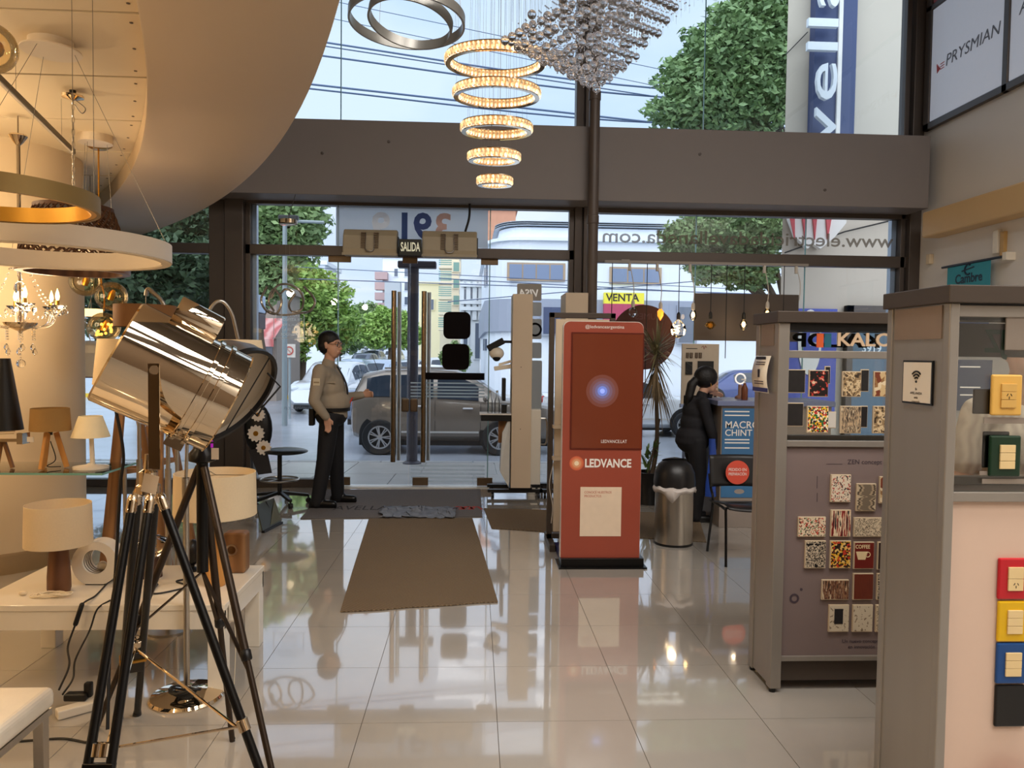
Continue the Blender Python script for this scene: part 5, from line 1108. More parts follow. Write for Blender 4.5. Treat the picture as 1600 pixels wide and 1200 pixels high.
# ---- white pendant behind the column, lit tube pendant
q = at(152, 585, 7.3)
t = thing('white_dome_pendant', 'white dome pendant with rounded top right of the column', 'pendant lamp', (q.x, q.y, q.z))
z0, z1 = at(152, 588, 7.3).z, at(152, 533, 7.3).z; RD = .21
MB().lathe([(RD*.86, z0), (RD*.88, (z0+z1)/2), (RD*1.0, z1-.11), (RD*.85, z1-.04), (RD*.4, z1), (0, z1+.005)], (q.x-.06, q.y, 0), n=36).build('dome', m_lacq, t, smooth=True)
MB().lathe([(RD*.8, z0-.01), (RD*.8, z0)], (q.x-.06, q.y, 0), n=36).build('rim', M('plum_rim', (110, 60, 60), .5), t); MB().tube(bez([(q.x-.06, q.y, z1), (q.x-.10, q.y, z1+.2), (q.x-.02, q.y, z1+.6), (q.x-.06, q.y, ZK)], 6), .004, 6).build('cord', MATS['white_cord'], t)
q = at(150, 488, 6.85)
t = thing('lit_drum_pendant', 'small glowing drum pendant beside the column', 'pendant lamp', (q.x, q.y, q.z-.04))
z0, z1 = at(150, 494, 6.85).z, at(150, 483, 6.85).z
MB().lathe([(.09, z0), (.09, z1)], (q.x-.04, q.y, 0), n=32).build('drum', M('glowing_drum', (255, 220, 160), .5, em=1.6, emc=(255, 214, 150)), t, smooth=True); MB().cyl((q.x-.04, q.y, z1), (q.x-.04, q.y, ZK), .003).build('cord', m_wire, t)
# ================================================================== hanging lamps in the hall
# ---- interlocked grey rings
iY = 4.5; c = at(636, 30, iY)
t = thing('interlocked_ring_pendant', 'pendant of two interlocked grey metal rings at the top of the glass', 'pendant lamp', c)
m_gr = M('grey_ring_metal', (150, 148, 142), .35, .5)
for R_, tilt, d in ((.335, (0.02, .05, 1), V(0, 0, 0)), (.245, (.14, .16, 1), V(.02, 0, -.01))):
    MB().ring(R_-.012, R_, -.028, .028, c+d, tilt, 72).build('ring_band', m_gr, t, smooth=True)
for a in (.3, 2.2, 4.3): wire(t, c+V(.33*math.cos(a), .33*math.sin(a), .02), (c.x+.05*math.cos(a), c.y+.05*math.sin(a), 6.58))
MB().lathe([(.12, 0), (.12, -.03)], (c.x, c.y, 6.6), n=28).build('canopy', m_gr, t)
# ---- five crystal rings
kY = 5.5; t = thing('crystal_ring_chandelier', 'lit chandelier of five stacked crystal rings shrinking downwards', 'chandelier', (at(774, 283, kY)))
m_cry = M('lit_crystal', (255, 232, 190), .15, em=.42, emc=(255, 214, 150), var=.1); m_cry2 = M('bright_lit_crystal', (255, 244, 220), .15, em=.85, emc=(255, 226, 170)); m_cry3 = M('amber_lit_crystal', (170, 120, 62), .15, em=.16, emc=(255, 190, 110))
blk = {}
def sparkle(name, scale, lo, hi):
    m = bpy.data.materials.new(name); m.use_nodes = True; n = m.node_tree.nodes; L_ = m.node_tree.links; b = n['Principled BSDF']; b.inputs['Roughness'].default_value = .08; b.inputs['Base Color'].default_value = (.75, .6, .4, 1)
    tc_ = n.new('ShaderNodeTexCoord'); vo = n.new('ShaderNodeTexVoronoi'); vo.inputs['Scale'].default_value = scale; L_.new(tc_.outputs['Object'], vo.inputs['Vector'])
    sx_ = n.new('ShaderNodeSeparateColor'); L_.new(vo.outputs['Color'], sx_.inputs[0]); r = n.new('ShaderNodeValToRGB'); r.color_ramp.interpolation = 'CONSTANT'; e = r.color_ramp.elements
    e[0].color = (.16, .08, .02, 1); e[1].position = .3; e[1].color = (.75, .42, .15, 1); q = e.new(.55); q.color = (1, .72, .36, 1); q = e.new(.78); q.color = (1, .92, .74, 1)
    L_.new(sx_.outputs[0], r.inputs[0]); L_.new(r.outputs[0], b.inputs['Emission Color']); b.inputs['Emission Strength'].default_value = hi
    return m
m_sp = [sparkle('crystal_sparkle_%d' % i, 55+9*i, 0, s_) for i, s_ in enumerate((.8, 1.25, .6))]
for px, py, rp_ in ((774, 95, 76), (776, 146, 66), (776, 200, 54), (772, 245, 39.5), (773, 283, 26.5)):
    c = at(px, py, kY); R_ = rp_*kY/FPX*1.01; hh = .029; nb = max(14, int(2*PI*R_/.034))
    TA = (0, -.07, 1); rg = MB().ring(R_-.035, R_-.002, -hh-.006, -hh, c, TA, 64).ring(R_-.035, R_-.002, hh, hh+.006, c, TA, 64).build('chrome_rim', m_chrome, t, smooth=True)
    MB().ring(R_-.024, R_-.014, -hh, hh, c, TA, 64).build('light_core', M('warm_led_core', (190, 130, 60), .4, em=.3, emc=(255, 215, 150)), rg)
    for k in range(nb):
        for ro in (R_-.004, R_-.036):
            a = 2*PI*k/nb; key = k % 3
            if key not in blk:
                o = MB().lathe([(.007, -.027), (.013, -.020), (.013, .020), (.007, .027)], n=6).build('crystal_block', m_sp[key], t, local=True); blk[key] = o
            else:
                o = blk[key].copy(); C.objects.link(o); o.parent = t
            o.location = c+V(ro*math.cos(a), ro*math.sin(a), .07*ro*math.sin(a))-Vector(t.location); o.rotation_euler = (0, 0, a)
            if ro < R_-.02: o.scale = (.8, .8, .95)
    for k in range(6):
        a = 2*PI*k/6+rp_; wire(t, c+V((R_-.02)*math.cos(a), (R_-.02)*math.sin(a), hh), (at(774, 100, kY).x+.22*math.cos(a)*rp_/76, kY+.22*math.sin(a)*rp_/76, 6.56), .0008)
MB().lathe([(.28, 0), (.28, -.04)], (at(774, 100, kY).x, kY, 6.6), n=40).build('canopy', m_chrome, t)
# ---- crystal bead chandelier
bY = 4.95; c = at(934, 28, bY); t = thing('bead_chandelier', 'clear crystal bead chandelier shaped like a hanging diamond', 'chandelier', c)
S_ = .68; Hh = .45; sph = MB().ball((0, 0, 0), .026, 16).build('crystal_ball', m_crystal, t, local=True, smooth=True); bc = 0; mbs = MB(); rnd = random.Random(3); st_ = MB()
G = 8
for i in range(-G, G+1):
    for j in range(-G, G+1):
        u, v = i/G, j/G; d = max(abs(u), abs(v)); 
        if d > 1: continue
        x, y = (u-v)*.5, (u+v)*.5; dd = abs(x)+abs(y)
        X, Y = c.x+x*S_*1.0, c.y+y*S_
        lo = c.z-Hh*(1-dd)+.06*x*2; hi = c.z+Hh*(1-dd)*.9+.10*x*2
        st_.tube([(X, Y, lo), (X, Y, 6.56)], .0006, 3, cap=False)
        z = lo; k = 0
        while z <= hi+.001:
            if k == 0 or (rnd.random() < .11 and z < 6.2):
                if bc < 300:
                    o = sph if bc == 0 else sph.copy()
                    if bc: C.objects.link(o); o.parent = t
                    o.location = V(X, Y, z)-Vector(t.location); s_ = rnd.uniform(.8, 1.15); o.scale = (s_, s_, s_); bc += 1
                    if k == 0: mbs.ball((X, Y, z-.03), .006, 6)
            elif k % 1 == 0:
                mbs.ball((X, Y, z), .0055, 6)
            z += .05; k += 1
o = mbs.build('small_beads', M('crystal_bead_string', (225, 225, 232), .05, trans=.85, ior=1.45), t, fix=False, smooth=True); o['kind'] = 'stuff'
o = st_.build('bead_strings', m_wire, t, fix=False); o['kind'] = 'stuff'
MB().box((c.x-.4, c.y-.4, 6.56), (c.x+.4, c.y+.4, 6.6)).build('canopy', m_chrome, t)
# ---- swirl pendant in front of the left side pane
wY2 = 8.55; c = at(450, 347, wY2); t = thing('swirl_pendant', 'silver swirl shaped pendant lamp hanging before the left side pane', 'pendant lamp', at(450, 490, wY2))
MB().lathe([(.085, 0), (.10, .012), (.10, .055), (.05, .065)], c-V(0, 0, .03), n=32).build('canopy', m_chrome, t, smooth=True)
MB().tube([c+V(0, 0, .03), (c.x, 8.9, 3.44)], .004, 6).build('cord', m_wire, t)
m_sw = M('silver_swirl', (196, 186, 172), .25, .7)
for k, pts in enumerate(([(417, 448), (408, 468), (416, 485), (432, 490), (440, 470), (428, 452), (420, 470), (428, 486)], [(424, 466), (432, 448), (448, 444), (466, 452), (474, 468), (470, 484), (456, 486), (452, 474), (462, 458)], [(475, 448), (488, 462), (492, 474), (484, 486), (470, 489), (440, 492), (416, 485)], [(438, 460), (446, 452), (458, 456)])):
    b_ = bez([at(px, py, wY2+.09*math.sin(i*1.3+k)) for i, (px, py) in enumerate(pts)], 8); MB().tube(b_, .013, 8).build('swirl_band', m_sw, t, smooth=True)
for px, px2 in ((440, 432), (447, 446), (452, 453), (462, 470)): wire(t, at(px, 350, wY2), at(px2, 448, wY2))
# ---- row of decorative bulbs over the right window
hY = 9.12; a, b = at(945, 417, hY), at(1262, 427, hY)
t = thing('bulb_rail', 'thin white rail under the transom of the right window', 'rail', ((a.x+b.x)/2, hY, 2.72))
MB().box((a.x, hY-.02, 2.755), (b.x, hY+.02, 2.785)).box((a.x+.2, hY, 2.785), (a.x+.3, hY+.17, 2.80)).build('rail_bar', M('pale_rail', (150, 142, 132), .4), t)
ZRB = 2.755
m_cw = M('pale_flex', (196, 188, 176), .5); m_lb = m_bulb
def bulb(px, py, kind, lab, cord='black'):
    p = at(px, py, hY); q = thing('pendant_bulb', lab, 'pendant lamp', p, 0, 'decorative bulbs in the right window') if kind != 'none' else thing('hanging_flex', lab, 'cable', p, 0, 'bare flexes in the right window')
    mc = m_cw if cord == 'white' else m_cable
    top = V(p.x+(-.05 if cord == 'white' else 0), hY, ZRB)
    hs = .10 if kind != 'none' else 0
    MB().tube(bez([top, (top+p)/2+V(.03 if cord == 'white' else 0, 0, 0), p+V(0, 0, hs)], 6), .005, 6).build('flex', mc, q, smooth=True)
    if cord == 'white': MB().box((top.x-.015, hY-.02, ZRB-.09), (top.x+.015, hY+.02, ZRB)).build('clip', m_cw, q, bevel=.006)
    if kind == 'none': return
    MB().lathe([(.02, .03), (.024, .06), (.02, .10), (.006, .12)], p, n=16).build('socket', mc, q, smooth=True)
    if kind == 'globe':
        MB().lathe([(.018, .04), (.03, .02), (.085, -.04), (.098, -.10), (.08, -.16), (.03, -.19), (0, -.195)], p, n=28, cap=False).build('glass_bulb', m_clear, q, smooth=True)
        MB().tube([p+V(.035*math.cos(i*.7)-.02, .035*math.sin(i*.7), -.04-.004*i) for i in range(26)], .0045, 5).build('filament', m_bulb, q)
    elif kind == 'star':
        mb = MB()
        for i in range(8): a_ = i*PI/4; mb.add([p+V(.03*math.cos(a_+.4), .03*math.sin(a_+.4), 0), p+V(.03*math.cos(a_-.4), .03*math.sin(a_-.4), 0), p+V(0, 0, -.10+.0), p+V(.075*math.cos(a_), .075*math.sin(a_), -.05)], [(0, 1, 3), (1, 2, 3), (2, 0, 3)])
        mb.ball(p+V(0, 0, -.05), .05, 12); mb.build('glass_star', m_amber, q); MB().ball(p+V(0, 0, -.05), .03, 8).build('filament', M('amber_core', (190, 130, 40), .4, em=.25), q)
    elif kind == 'crystal':
        MB().ball(p+V(0, 0, -.03), .055, 10, (1, 1, 1.1)).build('faceted_bulb', m_crystal, q)
    elif kind == 'flame':
        MB().lathe([(.015, .03), (.04, 0), (.035, -.05), (0, -.11)], p, n=12).build('flame_bulb', M('orange_flame_glass', (255, 150, 40), .3, em=1.6, emc=(255, 140, 40)), q, smooth=True)
    else:
        MB().lathe([(.016, .04), (.035, .0), (.045, -.04), (.03, -.085), (0, -.1)], p, n=18, cap=False).build('glass_bulb', m_clear, q, smooth=True)
        MB().ball(p+V(0, 0, -.03), .022, 10, (1, 1, 1.6)).build('filament', m_bulb, q, smooth=True)
    return q
bulb(989, 484, 'crystal', 'faceted clear bulb on a white flex over the brown disc', 'white')
bulb(1032, 487, 'flame', 'orange flame shaped bulb on a white flex above the spiky plant', 'white')
bulb(1060, 503, 'globe', 'big round filament bulb on a black flex beside the brown disc')
bulb(1083, 488, 'pear', 'small lit bulb on a white flex right of the big round bulb', 'white')
bulb(1110, 502, 'star', 'amber star shaped bulb on a black flex before the dark panel')
bulb(1162, 503, 'pear', 'brightly lit bulb on a black flex before the dark panel')
bulb(1199, 486, 'pear', 'small bulb on a white flex just over the grey cabinet', 'white')
bulb(1249, 470, 'none', 'bare white flex at the right end of the bulb rail', 'white')
for px, py, lab in ((953, 640, 'long thin black flex left of the brown disc'), (1008, 600, 'long thin black flex across the brown disc'), (1133, 560, 'long thin black flex between star bulb and lit bulb'), (1221, 600, 'thin black flex behind the grey cabinet')):
    bulb(px, py, 'none', lab)
for px in (1060, 1162): p = at(px, 512, hY-.1); point('bulb_glow', p, .05, 2.0, WARM)
# ================================================================== mats and floor things
m_mat = M('brown_ribbed_mat', (134, 114, 88), .95, kind='weave', c2=(106, 88, 66), scale=70, bump=.8, bscale=90)
m_matg = M('grey_entrance_mat', (92, 88, 88), .95, c2=(136, 130, 128), scale=130, bump=.8, bscale=120)
def mat(name, label, pts, m, th=.010):
    o = MB().prism([(p[0], p[1], .001) for p in pts], (0, 0, th)).build(name, m, loc=(sum(p[0] for p in pts)/len(pts), sum(p[1] for p in pts)/len(pts), 0), bevel=.003); tag(o, label, 'mat'); return o
gm = thing('entrance_mat', 'dark grey entrance mat right before the glass doors', 'mat', (-.8, 8.3, 0))
MB().prism([(-1.69, 7.515, .001), (.1, 7.62, .001), (.09, 9.16, .001), (-1.73, 9.1, .001)], (0, 0, .009)).build('carpet', m_matg, gm, bevel=.003)
text('AVELLANEDA', M('mat_black_print', (50, 48, 50), .9), (-.95, 7.92, .0105), (1, 0, 0), (0, 1, 0), .20, gm, width=1.0, ext=.0008)
mr = MB(); q = V(-.22, 7.95, .0105)
for k in range(3): mr.bar(q+V(.09*k, 0, 0), q+V(.09*k+.07, .16, 0), .05, .001); mr.bar(q+V(.09*k+.14, 0, 0), q+V(.09*k+.09, .16, 0), .03, .001)
mr.build('red_logo', M('mat_red_print', (166, 62, 52), .9), gm)
pts = [(-1.02, 7.50)]+[(-1.02+1.02*f, 7.50+.03*f) for f in (.5, 1)]+[(.004+.17*f, 7.53-2.56*f) for f in (.33, .66, 1)]+[(.174-1.0*f, 4.97-.19*f+.008*math.sin(f*14)) for f in (.15, .3, .45, .6, .75, .9, 1)]+[(-.83-.19*f, 4.78+2.72*f) for f in (.33, .66)]
mat('runner_mat', 'long brown ribbed runner mat in the middle of the floor', pts, m_mat)
p = [fl(756, 795), fl(1090, 803), fl(1104, 848), fl(768, 826)]; mat('side_mat', 'brown ribbed mat running to the right behind the orange totem', [(q.x, q.y) for q in p], m_mat, .007)
# crumpled cloth
rnd = random.Random(5); cl_ = MB(); nx_, ny_ = 26, 10; a = fl(592, 811); b = fl(712, 795)
for j in range(ny_+1):
    for i in range(nx_+1):
        f, g_ = i/nx_, j/ny_; x = a.x+(b.x-a.x)*f+.02*math.sin(j*1.3); y = a.y+(b.y-a.y)*g_+.05*math.sin(f*5)*.5
        z = .016+.055*abs(math.sin(i*.83+j*.9)*math.cos(j*1.1+i*.37)*math.sin(i*.29+1))*(.25+.75*math.sin(PI*g_))+.006*rnd.random(); y += .04*math.sin(i*1.7)*(abs(g_-.5)); x += .02*math.sin(i*2.1+j)
        cl_.v.append(V(x, y, z))
cl_.f = [[j*(nx_+1)+i, j*(nx_+1)+i+1, (j+1)*(nx_+1)+i+1, (j+1)*(nx_+1)+i] for j in range(ny_) for i in range(nx_)]; cl_.mi = [0]*len(cl_.f)
o = cl_.build('floor_cloth', M('blue_grey_rag', (156, 164, 176), .9, c2=(70, 78, 96), scale=14, bump=.3), smooth=True); o.modifiers.new('s', 'SOLIDIFY').thickness = .006; tag(o, 'crumpled blue grey floor cloth lying on the dark entrance mat', 'cloth')
# ---- drafting stool
q = V(at(437, 780, 8.25).x, 8.25, 0)
t = thing('drafting_stool', 'black drafting stool with foot ring left of the guard', 'stool', q)
MB().cyl(q+V(0, 0, .10), q+V(0, 0, .60), .024, n=14).build('gas_column', m_black, t, smooth=True)
zs_ = at(445, 705, 8.25).z
MB().ball(q+V(.06, 0, zs_), .24, 20, (1.0, .85, .16)).build('seat', M('black_vinyl', (24, 24, 26), .35), t, smooth=True)
MB().tube([q+V(.20*math.cos(a), .20*math.sin(a), .27) for a in [2*PI*i/28 for i in range(28)]], .010, 8, closed=True).build('foot_ring', m_steel, t, smooth=True)
for k in range(3): MB().cyl(q+V(0, 0, .27), q+V(.2*math.cos(k*2.1), .2*math.sin(k*2.1), .27), .006, n=6).build('ring_spoke', m_steel, t)
for k in range(5):
    a = .3+k*2*PI/5; e = q+V(.30*math.cos(a), .30*math.sin(a), .085)
    lg = MB().bar(q+V(0, 0, .13), e, .035, .03).build('leg', m_black, t)
    MB().lathe([(.012, -.02), (.03, -.018), (.03, .018), (.012, .02)], (e.x, e.y, .03), (math.sin(a), -math.cos(a), 0), 14).cyl(e, (e.x, e.y, .03), .008).build('castor', m_black, lg, smooth=True)
MB().bar(q+V(-.10, 0, zs_-.03), q+V(-.24, 0, zs_+.10), .05, .02).build('back_bracket', m_black, t)
bk = MB().ball(q+V(-.22, -.02, zs_+.24), .27, 20, (.55, .3, 1.0)).build('backrest', m_black, t, smooth=True)
m_gear = M('ivory_gear', (214, 206, 196), .5)
for (dx, dz, r_) in ((-.20, .40, .075), (-.22, .20, .09), (-.14, .05, .08)):
    g_ = MB(); c = q+V(dx, -.115, zs_+dz); n = 12; pts = []
    for i in range(n*4): a = 2*PI*i/(n*4); rr = r_*(1 if i % 4 < 2 else .84); pts.append(c+V(rr*math.cos(a), 0, rr*math.sin(a)))
    g_.prism(pts, (0, .02, 0)); g_.build('gear_ornament', m_gear, bk)
    MB().lathe([(r_*.3, -.005), (r_*.3, 0)], c, (0, 1, 0), 16).build('gear_hub', m_gold, bk)
MB().prism([q+V(-.30, -.10, zs_+.02), q+V(-.12, -.10, zs_+.06), q+V(-.06, -.10, zs_-.22), q+V(-.20, -.10, zs_-.24)], (0, .02, 0)).build('hanging_cloth', M('charcoal_cloth', (40, 38, 40), .9), t)
# ---- small tilted notice board on the floor
a, b = fl(411, 833), fl(440, 818)
t = thing('notice_board', 'small dark tilted notice board on the floor beside the lamps', 'sign', (a.x, a.y, 0))
p0, p1, p2_, p3_ = V(a.x, a.y, .01), V(b.x, b.y, .01), at(428, 778, b.y+.10), at(401, 789, a.y+.10)
nn = (p1-p0).cross(p3_-p0).normalized()
MB().prism([p0, p1, p2_, p3_], nn*-.012).build('board', M('dark_green_board', (58, 60, 50), .35), t)
MB().bar(p0, p1, .03, .02).build('base_bar', m_black, t); MB().bar((p2_+p3_)/2, V((a.x+b.x)/2, a.y+.35, .0), .02, .01).build('strut', m_black, t)
MB().prism([p0+(p1-p0)*.4+(p3_-p0)*.1+nn*.002, p1+(p3_-p0)*.1+nn*.002, p2_-(p3_-p0)*.05+nn*.002, p0+(p1-p0)*.7+(p3_-p0)*.6+nn*.002], nn*.001).build('printed_swoosh', M('khaki_print', (98, 96, 74), .5), t)
# ---- beige tall shelf units on castors
def tall(px0, px1, Y, pytop, label, dep=.42):
    x0, x1 = xy(px0, Y), xy(px1, Y); zt = at(px0, pytop, Y).z
    t = thing('tall_cabinet', label, 'cabinet', ((x0+x1)/2, Y+dep/2, 0), 0, 'tall beige cabinets by the door')
    MB().box((x0, Y, .13), (x1, Y+dep, zt)).build('carcass', m_beige, t, bevel=.004)
    MB().box((x0-.26, Y+.02, .075), (x1+.14, Y+.07, .11)).box((x0-.26, Y+dep-.07, .075), (x1+.14, Y+dep-.02, .11)).box((x0-.02, Y+.02, .10), (x1+.02, Y+dep-.02, .13)).build('base_frame', m_black, t)
    for x in (x0-.2, x1+.1):
        for y in (Y+.05, Y+dep-.05): MB().lathe([(.01, -.014), (.036, -.013), (.036, .013), (.01, .014)], (x, y, .037), (1, 0, 0), 16).cyl((x, y, .04), (x, y, .08), .009, n=8).build('castor', m_black, t, smooth=True)
    return t, x0, x1, zt
tc, x0, x1, zt = tall(800, 831, 8.56, 459, 'tall narrow beige cabinet on castors just right of the glass doors')
for z in (.8, 1.5): MB().cyl((x0+.1, 8.558, z), (x0+.1, 8.562, z), .006, n=8).build('screw_cover', m_alud, tc)
MB().prism([(x0-.02, 8.6, .13), (x0-.01, 8.6, .95), (x0-.10, 8.62, .75), (x0-.12, 8.65, .3)], (0, .25, 0)).build('wrapped_panel', M('translucent_wrap', (214, 216, 214), .4), tc)
# things mounted on its left side: shelf with camera, bottles
zz = at(770, 655, 8.6).z
t = thing('side_shelf', 'small black shelf sticking out left of the tall narrow cabinet', 'shelf', (x0-.15, 8.7, zz))
MB().box((xy(752, 8.6), 8.58, zz-.02), (x0-.002, 8.88, zz+.05)).build('shelf_box', m_black, t, bevel=.004); MB().box((xy(750, 8.6), 8.57, zz+.05), (x0-.002, 8.89, zz+.062)).build('shelf_top', m_white, t)
MB().box((xy(780, 8.6), 8.7, zz-.28), (x0-.002, 8.74, zz-.02)).build('support', m_wood, t)
p = at(775, 540, 8.7)
t = thing('security_camera', 'black and white security camera on the side of the tall narrow cabinet', 'camera', p)
MB().bar(at(762, 545, 8.7), at(787, 532, 8.7), .09, .075).build('camera_body', m_black, t, bevel=.01); MB().ball(at(776, 552, 8.7), .085, 18, (1, 1, .85)).build('dome', m_lacq, t, smooth=True)
MB().ball(at(776, 558, 8.68), .05, 14).build('lens_dome', m_black, t, smooth=True); MB().bar(at(785, 534, 8.7), V(x0-.002, 8.7, at(790, 534, 8.7).z), .03, .03).build('arm', m_black, t)
p = at(778, 572, 8.7)
t = thing('white_fixture', 'folded white fixture under the security camera', 'lamp', p)
MB().bar(at(772, 576, 8.7), V(x0-.002, 8.7, at(790, 572, 8.7).z), .06, .05).bar(at(779, 570, 8.7), V(x0-.002, 8.7, at(792, 564, 8.7).z), .03, .03).build('fixture_body', m_lacq, t, bevel=.008)
t = thing('black_screen', 'black upright screen on the small side shelf', 'screen', V(xy(788, 8.7), 8.75, zz+.062)); MB().obox(at(787, 608, 8.75), V(.02, 0, .0), V(0, .12, 0), V(0, 0, .13)).build('screen_panel', m_black, t, bevel=.008)
MB().box((xy(784, 8.75), 8.70, zz+.062), (xy(792, 8.75), 8.80, zz+.16)).build('foot', m_black, t)
for k, (px, lab) in enumerate(((766, 'clear glass bottle left on the small side shelf'), (777, 'clear glass bottle right on the small side shelf'))):
    t = thing('glass_bottle', lab, 'bottle', V(xy(px, 8.7), 8.68, zz+.062), 0, 'bottles on the side shelf')
    MB().lathe([(0, 0), (.028, 0), (.03, .02), (.03, .14), (.012, .19), (.012, .24)], t.location, n=16).build('glass_body', m_clear, t, smooth=True); MB().lathe([(.013, .235), (.013, .26), (0, .262)], t.location, n=12).build('cap', m_steel, t, smooth=True)
tall(882, 917, 8.56, 457, 'tall beige cabinet right of the narrow one behind the orange totem', .5)
# white equipment box between the two cabinets
a, b = at(832, 640, 8.9), at(849, 702, 8.9); t = thing('white_box', 'white box with a bent handle hanging between the two tall cabinets', 'box', ((a.x+b.x)/2, 8.95, 0))
MB().box((a.x-.05, 8.92, .0), (b.x-.03, 9.1, a.z)).build('box_body', m_lacq, t, bevel=.01); MB().tube(bez([V(b.x-.03, 8.96, b.z+.36), V(b.x+.04, 8.96, b.z+.33), V(b.x+.04, 8.96, b.z+.08), V(b.x-.03, 8.96, b.z+.05)], 6), .012, 8).build('handle', m_steel, t, smooth=True)
# ---- dark framed stand behind the totem
fY = 6.48; a, b = at(859, 488, fY), at(956, 850, fY); x0, x1, zt = a.x, b.x, a.z
t = thing('framed_stand', 'dark framed beige display stand half hidden by the orange totem', 'stand', ((x0+x1)/2, fY, 0))
w_ = .045
for (p, q) in (((x0, fY, .06), (x0+w_, fY+.05, zt)), ((x1-w_, fY, .06), (x1, fY+.05, zt)), ((x0, fY, zt-w_), (x1, fY+.05, zt)), ((x0, fY, .06), (x1, fY+.05, .06+w_))): MB().box(p, q).build('frame_bar', m_dark, t, bevel=.004)
MB().box((x0+w_+.01, fY+.01, .12), (x1-w_-.01, fY+.04, zt-w_-.01)).build('panel', m_beige, t)
for x in (x0+.03, x1-.03): MB().bar((x, fY-.22, .03), (x, fY+.28, .03), .05, .06).build('foot', m_dark, t, bevel=.005)
for py in (668, 717): z = at(866, py, fY).z; MB().box((x0+w_-.01, fY-.10, z), (x0+w_+.22, fY+.01, z+.025)).build('small_shelf', m_beige, t)
MB().tube(bez([V(x0+w_+.01, fY-.03, at(866, 717, fY).z), V(x0+w_-.03, fY-.03, .9*at(866, 745, fY).z), V(x0+w_, fY-.03, .35), V(x0+w_-.01, fY-.03, .2)], 6), .004, 6).build('loose_cord', m_cw, t)
o = thing('blue_box', 'flat navy box on the floor behind the totem', 'box', (x0+.18, 6.25, 0)); MB().box((x0+.06, 6.05, .002), (x0+.28, 6.4, .05)).build('carton', M('navy_carton', (30, 32, 92), .5), o, bevel=.003)
# ---- orange totem
tY = 5.81; a, b = at(883, 503, tY), at(1008, 886, tY); x0, x1, zt = xy(880, tY), xy(1004, tY), at(945, 503, tY).z
t = thing('orange_totem', 'orange LEDVANCE screen totem standing on a black foot', 'totem', ((x0+x1)/2, tY+.04, 0))
m_or = M('orange_totem_paint', (152, 72, 54), .35, var=.02); m_orw = M('totem_white_edge', (224, 216, 206), .4)
pts = [(x0, tY, .075), (x1, tY, .075)]
for k in range(7): pts.append((x1-.05+.05*math.cos(k*PI/12), tY, zt-.05+.05*math.sin(k*PI/12)))
for k in range(7): pts.append((x0+.05-.05*math.sin(k*PI/12), tY, zt-.05+.05*math.cos(k*PI/12)))
MB().prism(pts, (0, .006, 0)).build('front_panel', m_or, t); MB().prism([(p[0]-.004 if p[0] < .95 else p[0]+.002, tY+.006, p[2]+(.004 if p[2] > 1 else 0)) for p in pts], (0, .07, 0)).build('casing', m_orw, t)
MB().box((x0-.0, tY-.03, 0), (x1+.03, tY+.12, .075)).build('foot', m_blackm, t, bevel=.004); MB().box((x0-.02, tY-.06, 0), (x1+.05, tY+.2, .012)).build('foot_plate', m_blackm, t)
S = lambda px, py: at(px, py, tY-.004)
p, q = S(893, 519), S(1003, 703)
MB().box((p.x, tY-.006, q.z), (q.x, tY+.002, p.z)).build('screen_bezel', M('dark_red_bezel', (92, 34, 22), .3), t)
sc_ = MB().box((p.x+.012, tY-.008, q.z+.012), (q.x-.008, tY-.004, p.z-.012)).build('screen', M('orange_screen', (104, 54, 36), .12, em=.05, emc=(190, 70, 34), var=.08, scale=3), t)
c = S(941, 611)
for k, (r_, col, e_) in enumerate(((.125, (128, 76, 66), .04), (.10, (128, 88, 92), .06), (.078, (126, 100, 122), .10), (.057, (118, 112, 158), .16), (.038, (110, 130, 206), .32), (.018, (140, 160, 240), .5))):
    MB().lathe([(r_, 0), (r_, .0006)], (c.x, tY-.0085-.0007*(k+1), c.z), (0, 1, 0), 40).build('halo_ring', M('halo_%d' % k, col, .3, em=e_, emc=col, var=0), sc_)
X1, U = (1, 0, 0), (0, 0, 1)
p = S(945, 513); text('@ledvanceargentina', m_letw, (p.x, tY-.001, p.z), X1, U, .024, t, width=.30, ext=.0006)
p = S(959, 692); text('LEDVANCE.LAT', m_letw, (p.x, tY-.0086, p.z), X1, U, .024, sc_, ext=.0006, width=.20)
p = S(950, 730); text('LEDVANCE', m_letw, (p.x, tY-.001, p.z), X1, U, .062, t, width=.36, ext=.0008, bold=.03)
c = S(901, 724)
for k, (r_, col) in enumerate(((.055, (206, 100, 66)), (.044, (212, 124, 84)), (.033, (220, 156, 112)), (.018, (240, 216, 180)))): MB().lathe([(r_, 0), (r_, .0006)], (c.x, tY-.0008*(k+1), c.z), (0, 1, 0), 32).build('logo_glow', M('logo_glow_%d' % k, col, .5, var=0), t)
p, q = S(907, 761), S(970, 838); cd = MB().box((p.x, tY-.003, q.z), (q.x, tY, p.z)).build('info_card', M('card_paper', (226, 204, 178), .5), t)
m_ro = M('rust_print', (178, 74, 50), .5, var=0)
for s_, yy in (('CONOCÉ NUESTROS', 771), ('PRODUCTOS', 777)): p2 = S(913, yy); text(s_, m_ro, (p2.x, tY-.0031, p2.z), X1, U, .018, cd, align='LEFT', ext=.0005, xs=.85)
